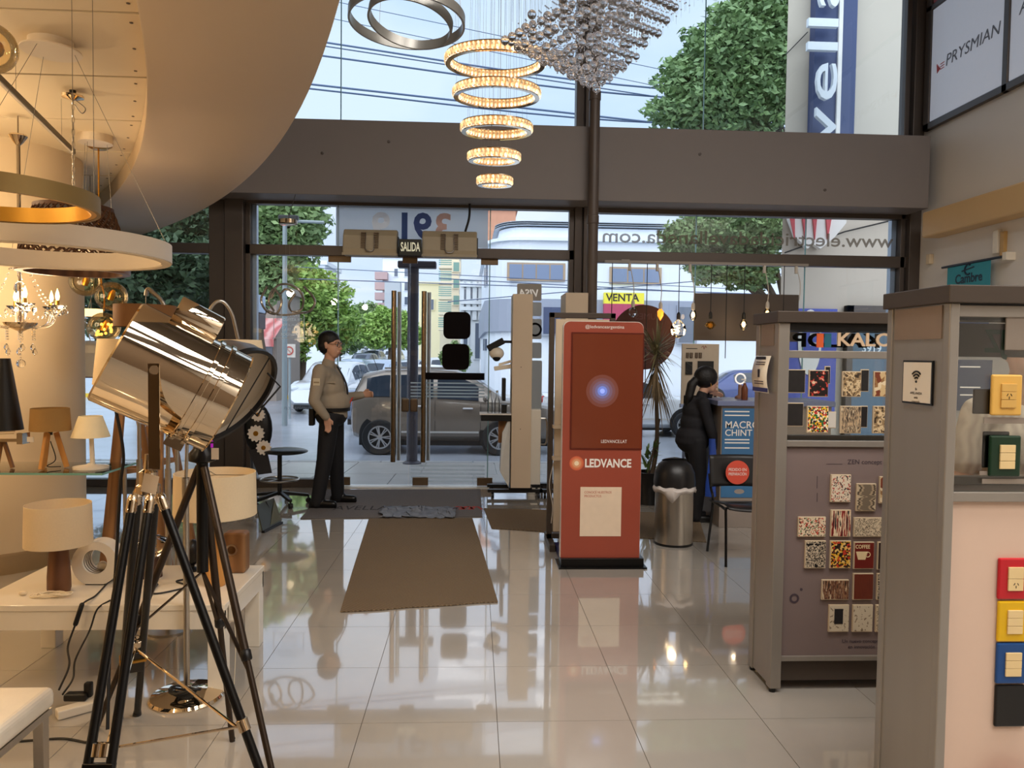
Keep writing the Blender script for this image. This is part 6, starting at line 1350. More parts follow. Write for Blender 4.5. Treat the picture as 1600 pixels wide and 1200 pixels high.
# ---- waste bin
q = V(1.765, 6.56, 0)
t = thing('waste_bin', 'steel waste bin with black dome lid and white liner', 'bin', q)
Rb, hb = .172, .50
MB().lathe([(Rb*.96, .012), (Rb*.96, hb)], q, n=48).build('steel_body', m_steel, t, smooth=True); MB().lathe([(Rb*.98, 0), (Rb*.98, .02)], q, n=40).build('foot_ring', m_black, t, smooth=True)
n = 56; ln = MB(); vs = []
for z, e in ((hb+.015, .006), (hb-.01, .02), (hb-.035, .014)):
    for k in range(n): a = 2*PI*k/n; d_ = e*(1+.4*math.sin(k*.9)*math.cos(k*.7)); zz_ = z-(.09*max(0, 1-abs(a-4.35)/.35) if z < hb-.02 else 0)-.006*math.sin(k*1.1); vs.append(q+V((Rb+d_)*math.cos(a), (Rb+d_)*math.sin(a), zz_))
ln.add(vs, [(i*n+k, i*n+(k+1) % n, (i+1)*n+(k+1) % n, (i+1)*n+k) for i in range(2) for k in range(n)]); o = ln.build('bin_liner', M('white_liner', (206, 196, 188), .45), t, smooth=True); o.modifiers.new('s', 'SOLIDIFY').thickness = .002
MB().lathe([(Rb*1.04, hb+.01), (Rb*1.05, hb+.05), (Rb*1.0, hb+.13), (Rb*.82, hb+.20), (Rb*.5, hb+.245), (0, hb+.262)], q, n=48).build('dome_lid', M('black_lid', (30, 28, 28), .35), t, smooth=True)
MB().lathe([(Rb*.62, 0), (Rb*.62, .006)], q+V(0, .02, hb+.232), (0, .25, 1), 32).build('swing_flap', m_black, t, smooth=True)
# ---- black chair with red notice
cx_, cy_ = 2.20, 6.03
t = thing('black_chair', 'black stacking chair with round orange notice on its back', 'chair', (cx_, cy_, 0))
m_ch = M('black_chair_plastic', (30, 28, 28), .4)
st = MB(); N = 10; vs = []
for i in range(N+1):
    f = i/N; y = cy_-.24+.44*f; dz = .02*math.cos(f*PI)-.012
    for k in range(9): u = -1+k/4; vs.append(V(cx_+u*(.225-.02*(1-f)**3), y, .465+dz+.02*u*u-(.03*max(0, .15-f)/.15)))
st.add(vs, [(i*9+k, i*9+k+1, (i+1)*9+k+1, (i+1)*9+k) for i in range(N) for k in range(8)])
o = st.build('seat', m_ch, t, smooth=True); o.modifiers.new('s', 'SOLIDIFY').thickness = .012
bk = MB(); vs = []
for i in range(9):
    f = i/8; z = .56+.26*f
    for k in range(11): u = -1+k/5; vs.append(V(cx_+u*.225, cy_+.22+.05*f-.05*u*u+.015, z))
bk.add(vs, [(i*11+k, i*11+k+1, (i+1)*11+k+1, (i+1)*11+k) for i in range(8) for k in range(10)])
br = bk.build('backrest', m_ch, t, smooth=True); br.modifiers.new('s', 'SOLIDIFY').thickness = .012
nt_ = V(cx_+.0, cy_+.235, .70); nc = at(1152, 738, cy_+.2); 
st_d = MB().lathe([(.10, -.001), (.10, .001)], (nc.x, cy_+.195, nc.z), (0, 1, 0), 36).build('round_notice', M('orange_notice', (214, 82, 62), .5, var=0), br)
for s_, dz in (('PEDIDO EN', .012), ('PREPARACIÓN', -.025)): text(s_, m_letw, (nc.x, cy_+.193, nc.z+dz), X1, U, .024, st_d, ext=.0006, width=.15)
MB().lathe([(.045, -.001), (.045, .001)], (0, 0, 0), (0, 1, 0), 24).build('handle_slot', M('slot_pale', (150, 140, 132), .5), br, local=True); hs_ = [o for o in C.objects if o.name.startswith('handle_slot')][-1]; hs_.location = (at(1155, 768, 6.2).x-cx_, .17, at(1155, 768, 6.2).z); hs_.scale = (.95, 1, .45)
for s_ in (-1, 1):
    xx = cx_+s_*.215
    MB().tube(bez([(xx, cy_-.22, 0.0), (xx, cy_-.19, .40), (xx, cy_-.15, .445), (xx, cy_+.16, .445)], 6), .011, 8).build('leg', m_blackm, t, smooth=True)
    MB().tube(bez([(xx, cy_+.26, 0.0), (xx, cy_+.14, .43), (xx, cy_+.20, .55), (xx, cy_+.25, .66)], 6), .011, 8).build('leg', m_blackm, t, smooth=True)
for y in (cy_-.12, cy_+.14): MB().cyl((cx_-.215, y, .442), (cx_+.215, y, .442), .009, n=8).build('cross_bar', m_blackm, t)
# ---- spiky plant in a black pot
q = V(at(1014, 760, 8.35).x, 8.35, 0)
t = thing('potted_dracaena', 'spiky dragon tree with tufted crown in a black pot', 'plant', q)
MB().lathe([(.125, 0), (.16, .30), (.165, .36), (.15, .36), (.14, .30), (0, .30)], q, n=32).build('pot', m_black, t, smooth=True)
crown = at(1026, 548, 8.3); tr_ = bez([q+V(.03, 0, .3), q+V(.08, 0, .7), crown+V(.0, 0, -.35), crown], 6)
MB().tube(tr_, [.028-.0006*i for i in range(len(tr_))], 8).build('trunk', m_bark, t, smooth=True); MB().tube(bez([q+V(-.02, 0, .3), q+V(.04, -.02, .62), q+V(.10, -.02, .95)], 5), .012, 7).build('side_stem', m_bark, t, smooth=True)
m_dl1 = M('dragon_leaf', (96, 98, 68), .5, c2=(142, 132, 96), scale=20); m_dl2 = M('dry_dragon_leaf', (132, 112, 82), .7, c2=(96, 80, 58), scale=20)
rnd = random.Random(11)
def leaf(c, d, L_, w_, droop):
    pts = []; mb = MB(); d = d.normalized(); s_ = d.cross(V(0, 0, 1)); s_ = s_.normalized() if s_.length > .05 else V(1, 0, 0)
    for i in range(5):
        f = i/4; p = c+d*L_*f+V(0, 0, -droop*f*f*L_); ww = w_*(1-f)**.7*(.6+.8*min(f*3, .5)); pts += [p-s_*ww, p+s_*ww]
    return mb.add(pts, [(2*i, 2*i+1, 2*i+3, 2*i+2) for i in range(4)])
for i in range(95):
    th = rnd.uniform(0, 2*PI); ph = rnd.uniform(-.5, 1.4); d = V(math.cos(th)*math.cos(ph), math.sin(th)*math.cos(ph), math.sin(ph)); leaf(crown+V(0, 0, rnd.uniform(-.12, .05)), d, rnd.uniform(.34, .52), .012, .15).build('leaf', m_dl1, t, fix=False)
for i in range(60):
    th = rnd.uniform(0, 2*PI); d = V(math.cos(th)*.55, math.sin(th)*.55, -.8); leaf(crown+V(0, 0, rnd.uniform(-.34, -.1)), d, rnd.uniform(.3, .55), .011, .3).build('leaf', m_dl2, t, fix=False)
for i in range(40):
    th = rnd.uniform(0, 2*PI); ph = rnd.uniform(.2, 1.3); d = V(math.cos(th)*math.cos(ph), math.sin(th)*math.cos(ph), math.sin(ph)); leaf(q+V(rnd.uniform(-.05, .06), 0, rnd.uniform(.34, .62)), d, rnd.uniform(.16, .28), .016, .3).build('leaf', M('fresh_leaf', (84, 116, 62), .5, c2=(120, 146, 84)), t, fix=False)
# ---- counter with poster, bottle
kY = 7.15; x0 = xy(1126, kY); x1 = x0+1.1; zt = at(1140, 626, kY).z
t = thing('service_counter', 'grey service counter with blue grey top behind the chair', 'counter', ((x0+x1)/2, kY+.3, 0))
MB().box((x0+.02, kY+.02, .0), (x1, kY+.6, zt-.05)).build('body', M('grey_counter', (146, 134, 124), .5), t, bevel=.004); MB().box((x0-.03, kY-.02, zt-.05), (x1+.02, kY+.62, zt)).build('top', M('blue_grey_top', (116, 126, 160), .35), t, bevel=.006)
p, q = at(1130, 638, kY), at(1185, 778, kY)
ps = thing('counter_poster', 'blue MACRO CHINT poster stuck on the counter front', 'poster', ((p.x+q.x)/2, kY+.01, q.z))
m_pb = M('poster_blue', (64, 140, 190), .5, c2=(58, 60, 96), scale=1.2)
MB().box((p.x, kY+.012, q.z), (q.x+.12, kY+.019, p.z)).build('sheet', m_pb, ps)
for s_, yy, h in (('MACRO', 669, .066), ('CHINT', 681, .060)): z = at(1133, yy, kY); text(s_, m_letw, (z.x, kY+.0115, z.z), X1, U, h, ps, align='LEFT', ext=.0006, bold=.01 if h > .04 else 0)
for yy in (644, 650, 688, 693, 701): z = at(1133, yy, kY); MB().box((z.x, kY+.0105, z.z), (z.x+.24, kY+.0115, z.z+.012)).build('text_line', m_letw, ps)
q = V(xy(1166, kY+.1), kY+.14, zt)
t = thing('sanitiser_bottle', 'brown hand sanitiser bottle standing on the counter', 'bottle', q)
MB().lathe([(0, 0), (.030, 0), (.032, .012), (.032, .11), (.014, .15), (.014, .165)], q, n=20).build('bottle_body', M('brown_bottle', (110, 62, 40), .25), t, smooth=True); MB().cyl(q+V(0, 0, .165), q+V(0, 0, .20), .006).build('pump_stem', m_white, t); MB().bar(q+V(-.035, 0, .20), q+V(.01, 0, .20), .012, .012).build('pump_head', m_white, t)
q = V(xy(1160, kY+.3), kY+.36, zt)
t = thing('award_ornament', 'raised hand shaped ornament with ring on the counter', 'ornament', q)
MB().lathe([(0, 0), (.05, 0), (.05, .02), (.02, .04), (.02, .14)], q, n=20).build('stand', M('clay', (150, 112, 92), .6), t, smooth=True); MB().tube([q+V(.05*math.cos(a), 0, .20+.05*math.sin(a)) for a in [2*PI*i/20 for i in range(20)]], .008, 6, closed=True).build('glowing_ring', M('white_glow_ring', (240, 236, 230), .4, em=.5), t, smooth=True)
t = thing('blue_bag', 'bright blue plastic bag hanging beside the counter', 'bag', (xy(1112, 7.2), 7.2, 0)); c = at(1112, 735, 7.1)
mb = MB(); n = 14; vs = []
for i in range(9):
    f = i/8
    for k in range(n): a = 2*PI*k/n; r_ = (.028+.025*f)*(1+.2*math.sin(3*a+f*6)); vs.append(V(c.x+r_*math.cos(a), c.y+.6*r_*math.sin(a), c.z+.30-.55*f))
mb.add(vs, [(i*n+k, i*n+(k+1) % n, (i+1)*n+(k+1) % n, (i+1)*n+k) for i in range(8) for k in range(n)]); mb.build('bag_body', M('blue_plastic', (40, 70, 150), .35), t, smooth=True)
# ---- product board behind the woman
bY_ = 8.55; p, q = at(1070, 537, bY_), at(1122, 618, bY_)
t = thing('product_board', 'beige board with black doorbell samples behind the woman', 'display board', ((p.x+q.x)/2, bY_, 0)); m_bb = M('beige_board', (196, 180, 158), .5)
MB().box((p.x-.03, bY_, q.z-.1), (q.x, bY_+.02, p.z)).build('board', m_bb, t)
for x in (p.x+.0, q.x-.05): MB().box((x, bY_, 0), (x+.03, bY_+.02, q.z)).build('post', M('pale_blue_post', (150, 166, 200), .4), t)
MB().box((p.x-.04, bY_-.02, q.z-.14), (q.x, bY_+.03, q.z-.10)).build('ledge', MATS['pale_blue_post'], t)
for (a_, b_, c_, d_, mm, nm) in ((1071, 565, 1081, 585, m_black, 'doorbell_sample'), (1090, 564, 1114, 590, m_black, 'panel_sample'), (1072, 551, 1076, 559, m_alud, 'switch_sample'), (1078, 551, 1082, 559, m_alud, 'switch_sample'), (1086, 551, 1090, 559, m_alud, 'switch_sample'), (1092, 551, 1096, 559, m_alud, 'switch_sample')):
    u, v = at(a_, b_, bY_), at(c_, d_, bY_); MB().box((u.x, bY_-.02, v.z), (v.x, bY_, u.z)).build(nm, mm, t, bevel=.003)
u = at(1072, 545, bY_); MB().box((u.x, bY_-.002, u.z), (u.x+.13, bY_, u.z+.008)).build('heading_line', m_letd, t); u = at(1100, 543, bY_); MB().tube([V(u.x-.03, bY_-.003, u.z), V(u.x-.01, bY_-.003, u.z+.02), V(u.x, bY_-.003, u.z-.02), V(u.x+.015, bY_-.003, u.z+.02), V(u.x+.03, bY_-.003, u.z)], .004, 5).build('logo_zigzag', M('red_zigzag', (150, 50, 44), .5), t)
# ================================================================== grey display cabinets
def cabinet(name, label, x0, x1, y0, dep, zt, zrail, zlow, zbase, pw, pd, lowmat):
    t = thing(name, label, 'display cabinet', ((x0+x1)/2, y0+dep/2, 0), 0, 'grey aluminium display cabinets')
    y1 = y0+dep; zc = zt-.055
    MB().box((x0-.012, y0-.012, zc), (x1+.012, y1+.012, zt)).build('top_cap', m_dark, t, bevel=.003)
    for x in (x0, x1-pw):
        for y in (y0, y1-pd): MB().box((x, y, .02), (x+pw, y+pd, zc)).build('post', m_alu, t, bevel=.004)
    for x in (x0+.006, x1-.022): 
        sp_ = MB().box((x, y0+pd, .03), (x+.016, y1-pd, zc)).build('side_panel', m_alu, t)
        MB().box((x-.004, y0+pd+.012, zc-.11), (x+.004, y1-pd-.012, zc-.005)).build('raised_plate', M('side_plate', (150, 130, 112), .45, .4), sp_)
    for z0, z1 in ((zrail-.018, zrail+.018), (zlow-.03, zlow), (zbase-.012, zbase+.012)):
        MB().box((x0+pw, y0+.006, z0), (x1-pw, y0+.04, z1)).build('rail', m_alu, t, bevel=.002); MB().box((x0+pw, y1-.04, z0), (x1-pw, y1-.006, z1)).build('rail', m_alu, t, bevel=.002)
    MB().box((x0+pw, y0+.02, zbase), (x1-pw, y1-.02, zlow-.03)).build('lower_panel', lowmat, t)
    MB().box((x0+pw, y0+.03, .05), (x1-pw, y1-.03, zbase)).build('plinth', m_dark, t)
    MB().box((x0+pw, y0+.018, zlow), (x1-pw, y0+.024, zc-.03)).build('front_glass', m_clear, t); MB().box((x0+pw, y1-.024, zlow), (x1-pw, y1-.018, zc-.03)).build('back_glass', m_clear, t)
    MB().box((x0+pw, y0+.01, zc-.035), (x1-pw, y1-.01, zc)).build('head_slot', m_black, t)
    for x in (x0+.02, x1-.02):
        for y in (y0+.02, y1-.02): MB().lathe([(.016, 0), (.016, .02)], (x, y, 0), n=12).build('levelling_foot', m_black, t)
    return t
BY = 3.6; zB = lambda py: at(1290, py, BY).z
BX0, BX1 = 1.462, 2.33
cb = cabinet('display_cabinet', 'grey display cabinet with rows of printed switch plates behind the foreground one', BX0, BX1, BY, .30, zB(487), zB(554), zB(689), zB(1030), .055, .055, M('mauve_grey_panel', (124, 108, 104), .5, var=.02))
m_cards = [art('card_black_poster', [(24, 20, 20), (24, 20, 20), (36, 28, 26), (30, 24, 24), (190, 60, 50), (214, 190, 160)], 45, 'noise', seed=1), art('card_sepia', [(60, 48, 36), (150, 124, 90), (214, 190, 150), (90, 72, 54)], 40, 'noise', seed=2),
           art('card_street', [(120, 60, 40), (206, 176, 130), (150, 110, 70), (226, 206, 170)], 50, seed=3), art('card_comic', [(240, 190, 40), (190, 40, 40), (40, 110, 60), (244, 226, 190), (40, 40, 44)], 130, seed=4),
           art('card_city', [(60, 52, 46), (120, 104, 86), (190, 164, 130), (84, 74, 64), (206, 190, 160)], 34, 'noise', (3, 1, .6), seed=5), art('card_doodle', [(226, 210, 186), (226, 210, 186), (60, 52, 48), (226, 210, 186), (226, 210, 186), (226, 210, 186), (180, 70, 56)], 190, seed=6),
           art('card_stone', [(120, 106, 88), (170, 150, 122), (90, 78, 64), (196, 178, 148)], 24, 'wave', (.1, 1, 2), seed=7), art('card_flowers', [(226, 206, 176), (226, 206, 176), (190, 74, 58), (226, 206, 176), (226, 206, 176), (96, 120, 80), (60, 44, 40)], 190, seed=8),
           art('card_collage', [(60, 30, 34), (150, 50, 44), (226, 204, 170), (40, 34, 36)], 40, 'noise', (3, 1, .25), seed=9), art('card_script', [(216, 198, 168), (216, 198, 168), (112, 98, 80), (216, 198, 168)], 130, 'noise', seed=10),
           art('card_zebra', [(26, 24, 24), (206, 190, 164), (70, 62, 54), (206, 190, 164)], 60, 'noise', seed=11), art('card_blocks', [(230, 176, 50), (26, 22, 20), (196, 60, 40), (236, 200, 120), (60, 40, 30)], 120, seed=12),
           M('card_red_wood', (124, 56, 36), .45, kind='wood', c2=(84, 36, 24), scale=30, stretch=(3, 1, .3)), art('card_books', [(206, 184, 150), (90, 50, 40), (150, 110, 80), (50, 36, 34)], 40, 'noise', (4, 1, .5), seed=14),
           art('card_sketch', [(210, 196, 170), (210, 196, 170), (210, 196, 170), (140, 120, 96)], 70, 'noise', seed=15), M('card_dark_wood', (54, 34, 30), .5, kind='wood', c2=(34, 20, 18), scale=40)]
def plate(t, px0, py0, px1, py1, Y, mat, lab, th=.012, nm='switch_plate', edge=True):
    a, b = at(px0, py0, Y), at(px1, py1, Y); mb = MB()
    o = MB().box((a.x, Y-th, b.z), (b.x, Y, a.z)).build(nm, M('plate_edge', (206, 186, 156), .5), t, bevel=.001); o['label'] = lab
    MB().box((a.x+.004, Y-th-.0012, b.z+.004), (b.x-.002, Y-th, a.z-.004)).build('printed_face', mat, o); return o
m_smoke = M('dark_glass_plate', (44, 42, 42), .25, var=.2, scale=40)
GYf = BY+.017
for r in ((1228, 577, 1256, 614, m_smoke, 'dark square plate, top left on the glass'), (1263, 578, 1292, 620, m_cards[0], 'black poster plate with red and cream print'), (1315, 580, 1343, 620, m_cards[1], 'sepia picture plate'), (1364, 580, 1392, 620, m_cards[2], 'warm street picture plate'),
          (1227, 629, 1253, 666, m_smoke, 'dark square plate, lower left on the glass'), (1260, 634, 1292, 676, m_cards[3], 'colourful comic pattern plate'), (1312, 634, 1343, 677, m_cards[4], 'city picture plate with yellow stripe'), (1363, 634, 1392, 677, m_cards[1], 'sepia street plate, lower right')):
    plate(cb, *r[:4], GYf, r[4], r[5])
for r in ((1344, 577, 1356, 612, m_smoke, 'dark plate peeking out behind the sepia one'), (1343, 634, 1354, 668, m_smoke, 'dark plate behind the city picture'), (1292, 643, 1305, 669, M('white_socket_plate', (206, 200, 190), .4), 'white socket plate'), (1288, 572, 1296, 600, m_smoke, 'dark plate edge behind the poster plate')): plate(cb, *r[:4], GYf+.004, r[4], r[5], .006)
PYf = BY+.02
for r in ((1297, 741, 1327, 784, 5, 'white plate with tiny doodles'), (1337, 755, 1366, 798, 6, 'stone stripe plate'), (1373, 744, 1402, 786, 2, 'food picture plate'), (1246, 807, 1288, 838, 7, 'wide white plate with flower border'), (1297, 796, 1327, 838, 8, 'red and black collage plate'), (1333, 808, 1376, 838, 9, 'wide white handwriting plate'),
          (1257, 844, 1288, 887, 10, 'black and white script plate'), (1296, 844, 1327, 887, 11, 'yellow red and black block plate'), (1370, 846, 1400, 889, 15, 'dark wood plate'), (1283, 905, 1324, 936, 13, 'wide book spine plate'), (1332, 895, 1362, 936, 12, 'red wood plate'), (1369, 895, 1400, 936, 10, 'zebra drawing plate'),
          (1294, 944, 1324, 986, 14, 'cream plate with small dark picture'), (1331, 944, 1361, 986, 14, 'cream plate with brown sketch'), (1367, 944, 1398, 986, 9, 'cream plate with line sketch')): plate(cb, *r[:4], PYf, m_cards[r[4]], r[5])
o = plate(cb, 1333, 846, 1363, 888, PYf, M('coffee_red', (112, 34, 26), .4), 'dark red COFFEE plate with a cup')
p = at(1348, 857, PYf-.0135); text('COFFEE', M('coffee_cream', (230, 206, 160), .5), (p.x, PYf-.0135, p.z), X1, U, .018, o, width=.072, ext=.0006, bold=.02)
p = at(1347, 862, PYf-.015); MB().prism([(p.x-.03, PYf-.0140, p.z), (p.x+.03, PYf-.0140, p.z), (p.x+.018, PYf-.0140, p.z-.04), (p.x-.018, PYf-.0140, p.z-.04)], (0, .001, 0)).build('cup_print', M('coffee_cream', (230, 206, 160), .5), o)
MB().tube([V(p.x+.03+.012*math.cos(a), PYf-.0138, p.z-.015+.012*math.sin(a)) for a in [2*PI*i/14 for i in range(14)]], .002, 5, closed=True).build('cup_handle_print', MATS['coffee_cream'], o)
p = at(1303, 964, PYf-.0135); MB().box((p.x+.002, PYf-.0145, p.z-.035), (p.x+.045, PYf-.0132, p.z+.04)).build('small_picture', m_smoke, [x for x in cb.children if x.get('label') == 'cream plate with small dark picture'][0])
m_zp = M('plum_print', (70, 58, 66), .6, var=0)
p = at(1351, 725, PYf); text('ZEN concept', m_zp, (p.x, PYf-.001, p.z), X1, U, .022, cb, ext=.0005)
for s_, yy in (('Un nuevo concepto', 1004), ('en innovación', 1013)): p = at(1346, yy, PYf); text(s_, m_zp, (p.x, PYf-.001, p.z), X1, U, .017, cb, ext=.0005)
p = at(1241, 935, PYf); MB().ring(.014, .024, -.0005, .0005, (p.x, PYf-.001, p.z), (0, 1, 0), 28).build('printed_target', m_zp, cb); MB().lathe([(.007, 0), (.007, .0008)], at(1252, 921, PYf-.001), (0, 1, 0), 14).build('printed_dot', m_zp, cb)
for y0, y1 in ((744, 763), (770, 784)): a, b = at(1277, y0, PYf), at(1277, y1, PYf); MB().box((a.x-.0012, PYf-.001, b.z), (a.x+.0012, PYf, a.z)).build('printed_line', m_zp, cb)
a, b = at(1291, 725, PYf), at(1316, 725, PYf); MB().box((a.x, PYf-.001, a.z-.001), (b.x, PYf, a.z+.001)).build('printed_line', m_zp, cb)
# KALOP lettering: front cream, back black seen in reverse
p = at(1306, 540, GYf); text('KALOP', M('cream_sign_letters', (206, 178, 146), .5), (p.x, GYf-.001, p.z), X1, U, .062, cb, align='LEFT', ext=.006, bold=.02, width=.33)
yb = BY+.30-.026; p = at(1240, 541, yb); q = at(1376, 541, yb); text('KALOP', m_black, (q.x, yb, p.z), (-1, 0, 0), U, .068, cb, align='LEFT', ext=.006, bold=.03, width=q.x-p.x)
for px, col in ((1276, (206, 92, 50)), (1288, (40, 96, 116))): a, b = at(px, 521, GYf), at(px+10, 543, GYf); MB().box((a.x, GYf-.004, b.z), (b.x, GYf, a.z)).build('sign_block', M('sign_%d' % px, col, .4, var=0), cb)
# flyer on its side
fx = BX0-.006; p, q = atx(1179, 557, fx), atx(1208, 612, fx)
t = thing('flyer', 'cream and blue flyer hanging curled on the side of the rear cabinet', 'flyer', (fx, (p.y+q.y)/2, q.z)); y0_, y1_ = min(p.y, q.y)-.0, max(p.y, q.y)
mb = MB(); vs = []; zt_, zb_ = at(1195, 556, 3.72).z, at(1195, 614, 3.72).z
yA, yB_ = BY+.06, BY+.26
for i in range(9):
    f = i/8; z = zt_+(zb_-zt_)*f; vs += [V(BX0-.012-.02*math.sin(f*PI*.9), yA, z), V(BX0-.012-.02*math.sin(f*PI*.9), yB_, z)]
mb.add(vs, [(2*i, 2*i+1, 2*i+3, 2*i+2) for i in range(8)]); o = mb.build('paper', m_lacq, t, smooth=True); o.modifiers.new('s', 'SOLIDIFY').thickness = .0008
def fstrip(f0, f1, ya, yb2, nm, mm):
    z0, z1 = zt_+(zb_-zt_)*f0, zt_+(zb_-zt_)*f1; xm = BX0-.0155-.02*math.sin((f0+f1)/2*PI*.9); MB().prism([(xm, ya, z0), (xm, yb2, z0), (xm, yb2, z1), (xm, ya, z1)], (.001, 0, 0)).build(nm, mm, t)
fstrip(.02, .10, yA+.05, yB_-.02, 'heading', m_black); fstrip(.86, .97, yA, yB_, 'blue_footer', M('navy_footer', (44, 48, 110), .5)); fstrip(.36, .58, (yA+yB_)/2-.012, (yA+yB_)/2+.012, 'picture', m_black)
for f in (.16, .22, .68, .74): fstrip(f, f+.025, yA+.04, yB_-.04, 'text_line', m_zp)
# ---- foreground cabinet
AY = 2.29; AX0, AX1 = 1.468, 2.75; zA = lambda py: at(1545, py, AY).z
ca = cabinet('display_cabinet', 'grey display cabinet in the right foreground with coloured switch plates', AX0, AX1, AY, .36, zA(446), zA(486), zA(770), -.0+.10, .032, .034, M('peach_white_panel', (214, 186, 166), .5, var=.02))
# label with wifi mark on the side
sx_ = AX0+.004; p, q = atx(1414, 563, sx_), atx(1458, 634, sx_)
t = thing('wifi_sign', 'black framed wifi notice on the side of the foreground cabinet', 'sign', (sx_, (p.y+q.y)/2, q.z)); ya, yb2 = q.y, p.y; za, zb_ = min(p.z, q.z)+.0, max(p.z, q.z)
MB().box((sx_-.006, ya, za), (sx_, yb2, zb_)).build('frame', m_black, t); MB().box((sx_-.0075, ya+.006, za+.006), (sx_-.006, yb2-.006, zb_-.006)).build('card', m_lacq, t)
yc, zc_ = (ya+yb2)/2, zb_-.068
for r_ in (.012, .022, .032): MB().tube([V(sx_-.008, yc-r_*math.sin(a), zc_+r_*math.cos(a)) for a in [-.8+1.6*i/10 for i in range(11)]], .003, 6).build('wifi_arc', m_black, t)
MB().ball((sx_-.008, yc, zc_-.002), .0045, 8).build('wifi_dot', m_black, t)
for k, s_ in enumerate(('En', 'AVELLANEDA', 'estás', 'conectado')): text(s_, m_letd, (sx_-.0078, yc, zc_-.03-.014*k), (0, -1, 0), U, .0075, t, ext=.0003, bold=.01)
# coloured switch plates on its lower panel and glass
def swplate(px0, py0, px1, py1, Y, col, inner, lab, inn=None, nm='switch_plate'):
    a, b = at(px0, py0, Y), at(px1, py1, Y)
    o = MB().box((a.x, Y-.012, b.z), (b.x, Y, a.z)).build(nm, M('plate_%s' % lab.split()[0], col, .3, var=.02), ca, bevel=.005); o['label'] = lab
    if inner:
        c, d = at(inner[0], inner[1], Y), at(inner[2], inner[3], Y); n_ = inner[4]
        for k in range(n_):
            z1 = c.z+(d.z-c.z)*k/n_; z0 = c.z+(d.z-c.z)*(k+1)/n_
            md = MB().box((c.x, Y-.0175, z0+.0006), (d.x, Y-.012, z1-.0006)).build('module', inn or M('cream_module', (228, 200, 146), .35), o, bevel=.001)
            if k == inner[5]:
                xm, zm = (c.x+d.x)/2, (z0+z1)/2; mb = MB()
                for dx, dz, an in ((-.006, .003, .5), (.006, .003, -.5), (0, -.006, 0)): mb.obox((xm+dx, Y-.0178, zm+dz), V(.0011, 0, 0), V(0, .0005, 0), V(math.sin(an)*.004, 0, math.cos(an)*.004))
                mb.build('socket_slots', m_black, md)
    return o
LY = AY+.02
swplate(1558, 871, 1603, 935, LY, (190, 30, 40), (1571, 884, 1593, 921, 2, 1), 'red plate with socket')
swplate(1557, 938, 1602, 1001, LY, (222, 176, 20), (1570, 951, 1592, 988, 3, -1), 'yellow plate with switches')
swplate(1555, 1003, 1600, 1066, LY, (20, 70, 130), (1567, 1017, 1590, 1054, 3, -1), 'blue plate with switches'); swplate(1553, 1069, 1598, 1133, LY, (16, 15, 15), None, 'black blank plate')
GL = AY+.016; m_gold_in = M('gold_module', (214, 170, 92), .35)
swplate(1547, 585, 1592, 649, GL, (224, 176, 88), (1560, 599, 1582, 637, 3, 1), 'golden plate with socket on the glass', m_gold_in)
swplate(1544, 680, 1590, 744, GL, (22, 50, 32), (1558, 694, 1580, 732, 3, -1), 'dark green plate with cream switches on the glass')
for (a_, b_, c_, d_, lab) in ((1536, 674, 1575, 731, 'black rounded back plate behind the green one'), (1521, 608, 1560, 647, 'grey square plate behind the golden one')):
    a, b = at(a_, b_, GL+.012), at(c_, d_, GL+.012); o = MB().box((a.x, GL+.009, b.z), (b.x, GL+.017, a.z)).build('back_plate', m_black if 'black' in lab else M('mid_grey_plate', (118, 108, 100), .4), ca, bevel=.008, seg=3); o['label'] = lab
for (a_, b_, c_, d_) in ((1537, 652, 1600, 662), (1530, 736, 1545, 742), (1534, 748, 1600, 756)): a, b = at(a_, b_, GL), at(c_, d_, GL); MB().box((a.x, GL-.002, b.z), (b.x, GL, a.z)).build('name_strip', M('grey_strip', (140, 128, 116), .5), ca)
p, q = at(1490, 505, AY+.34), at(1700, 560, AY+.34); MB().box((AX0+.032, AY+.332, q.z), (AX1-.032, AY+.336, p.z)).build('header_band', M('grey_header_band', (124, 116, 108), .5), ca)
a = at(1571, 485, AY+.016); b = at(1571, 547, AY+.016); MB().box((a.x, AY+.010, b.z), (AX1-.04, AY+.016, a.z)).build('header_card', M('grey_header_card', (136, 124, 112), .5), ca, bevel=.002)
p = at(1535, 549, AY+.33); q = at(1571, 549, AY+.33); text('JZ', M('green_serif', (40, 92, 66), .5), (q.x, AY+.33, p.z), (-1, 0, 0), U, .075, ca, align='LEFT', ext=.0008, width=q.x-p.x, bold=.03)
# orange flyers at the foot of the foreground cabinet
a = at(1545, 1192, AY+.018); t = thing('flyer_stack', 'orange brown flyer sticking up at the lower right edge', 'flyer', (a.x+.05, AY+.0, a.z-.2)); MB().ball((a.x+.06, AY-.03, a.z-.12), .11, 16, (1, .15, 1.15)).build('paper', M('terracotta_paper', (164, 84, 56), .5), t, smooth=True)
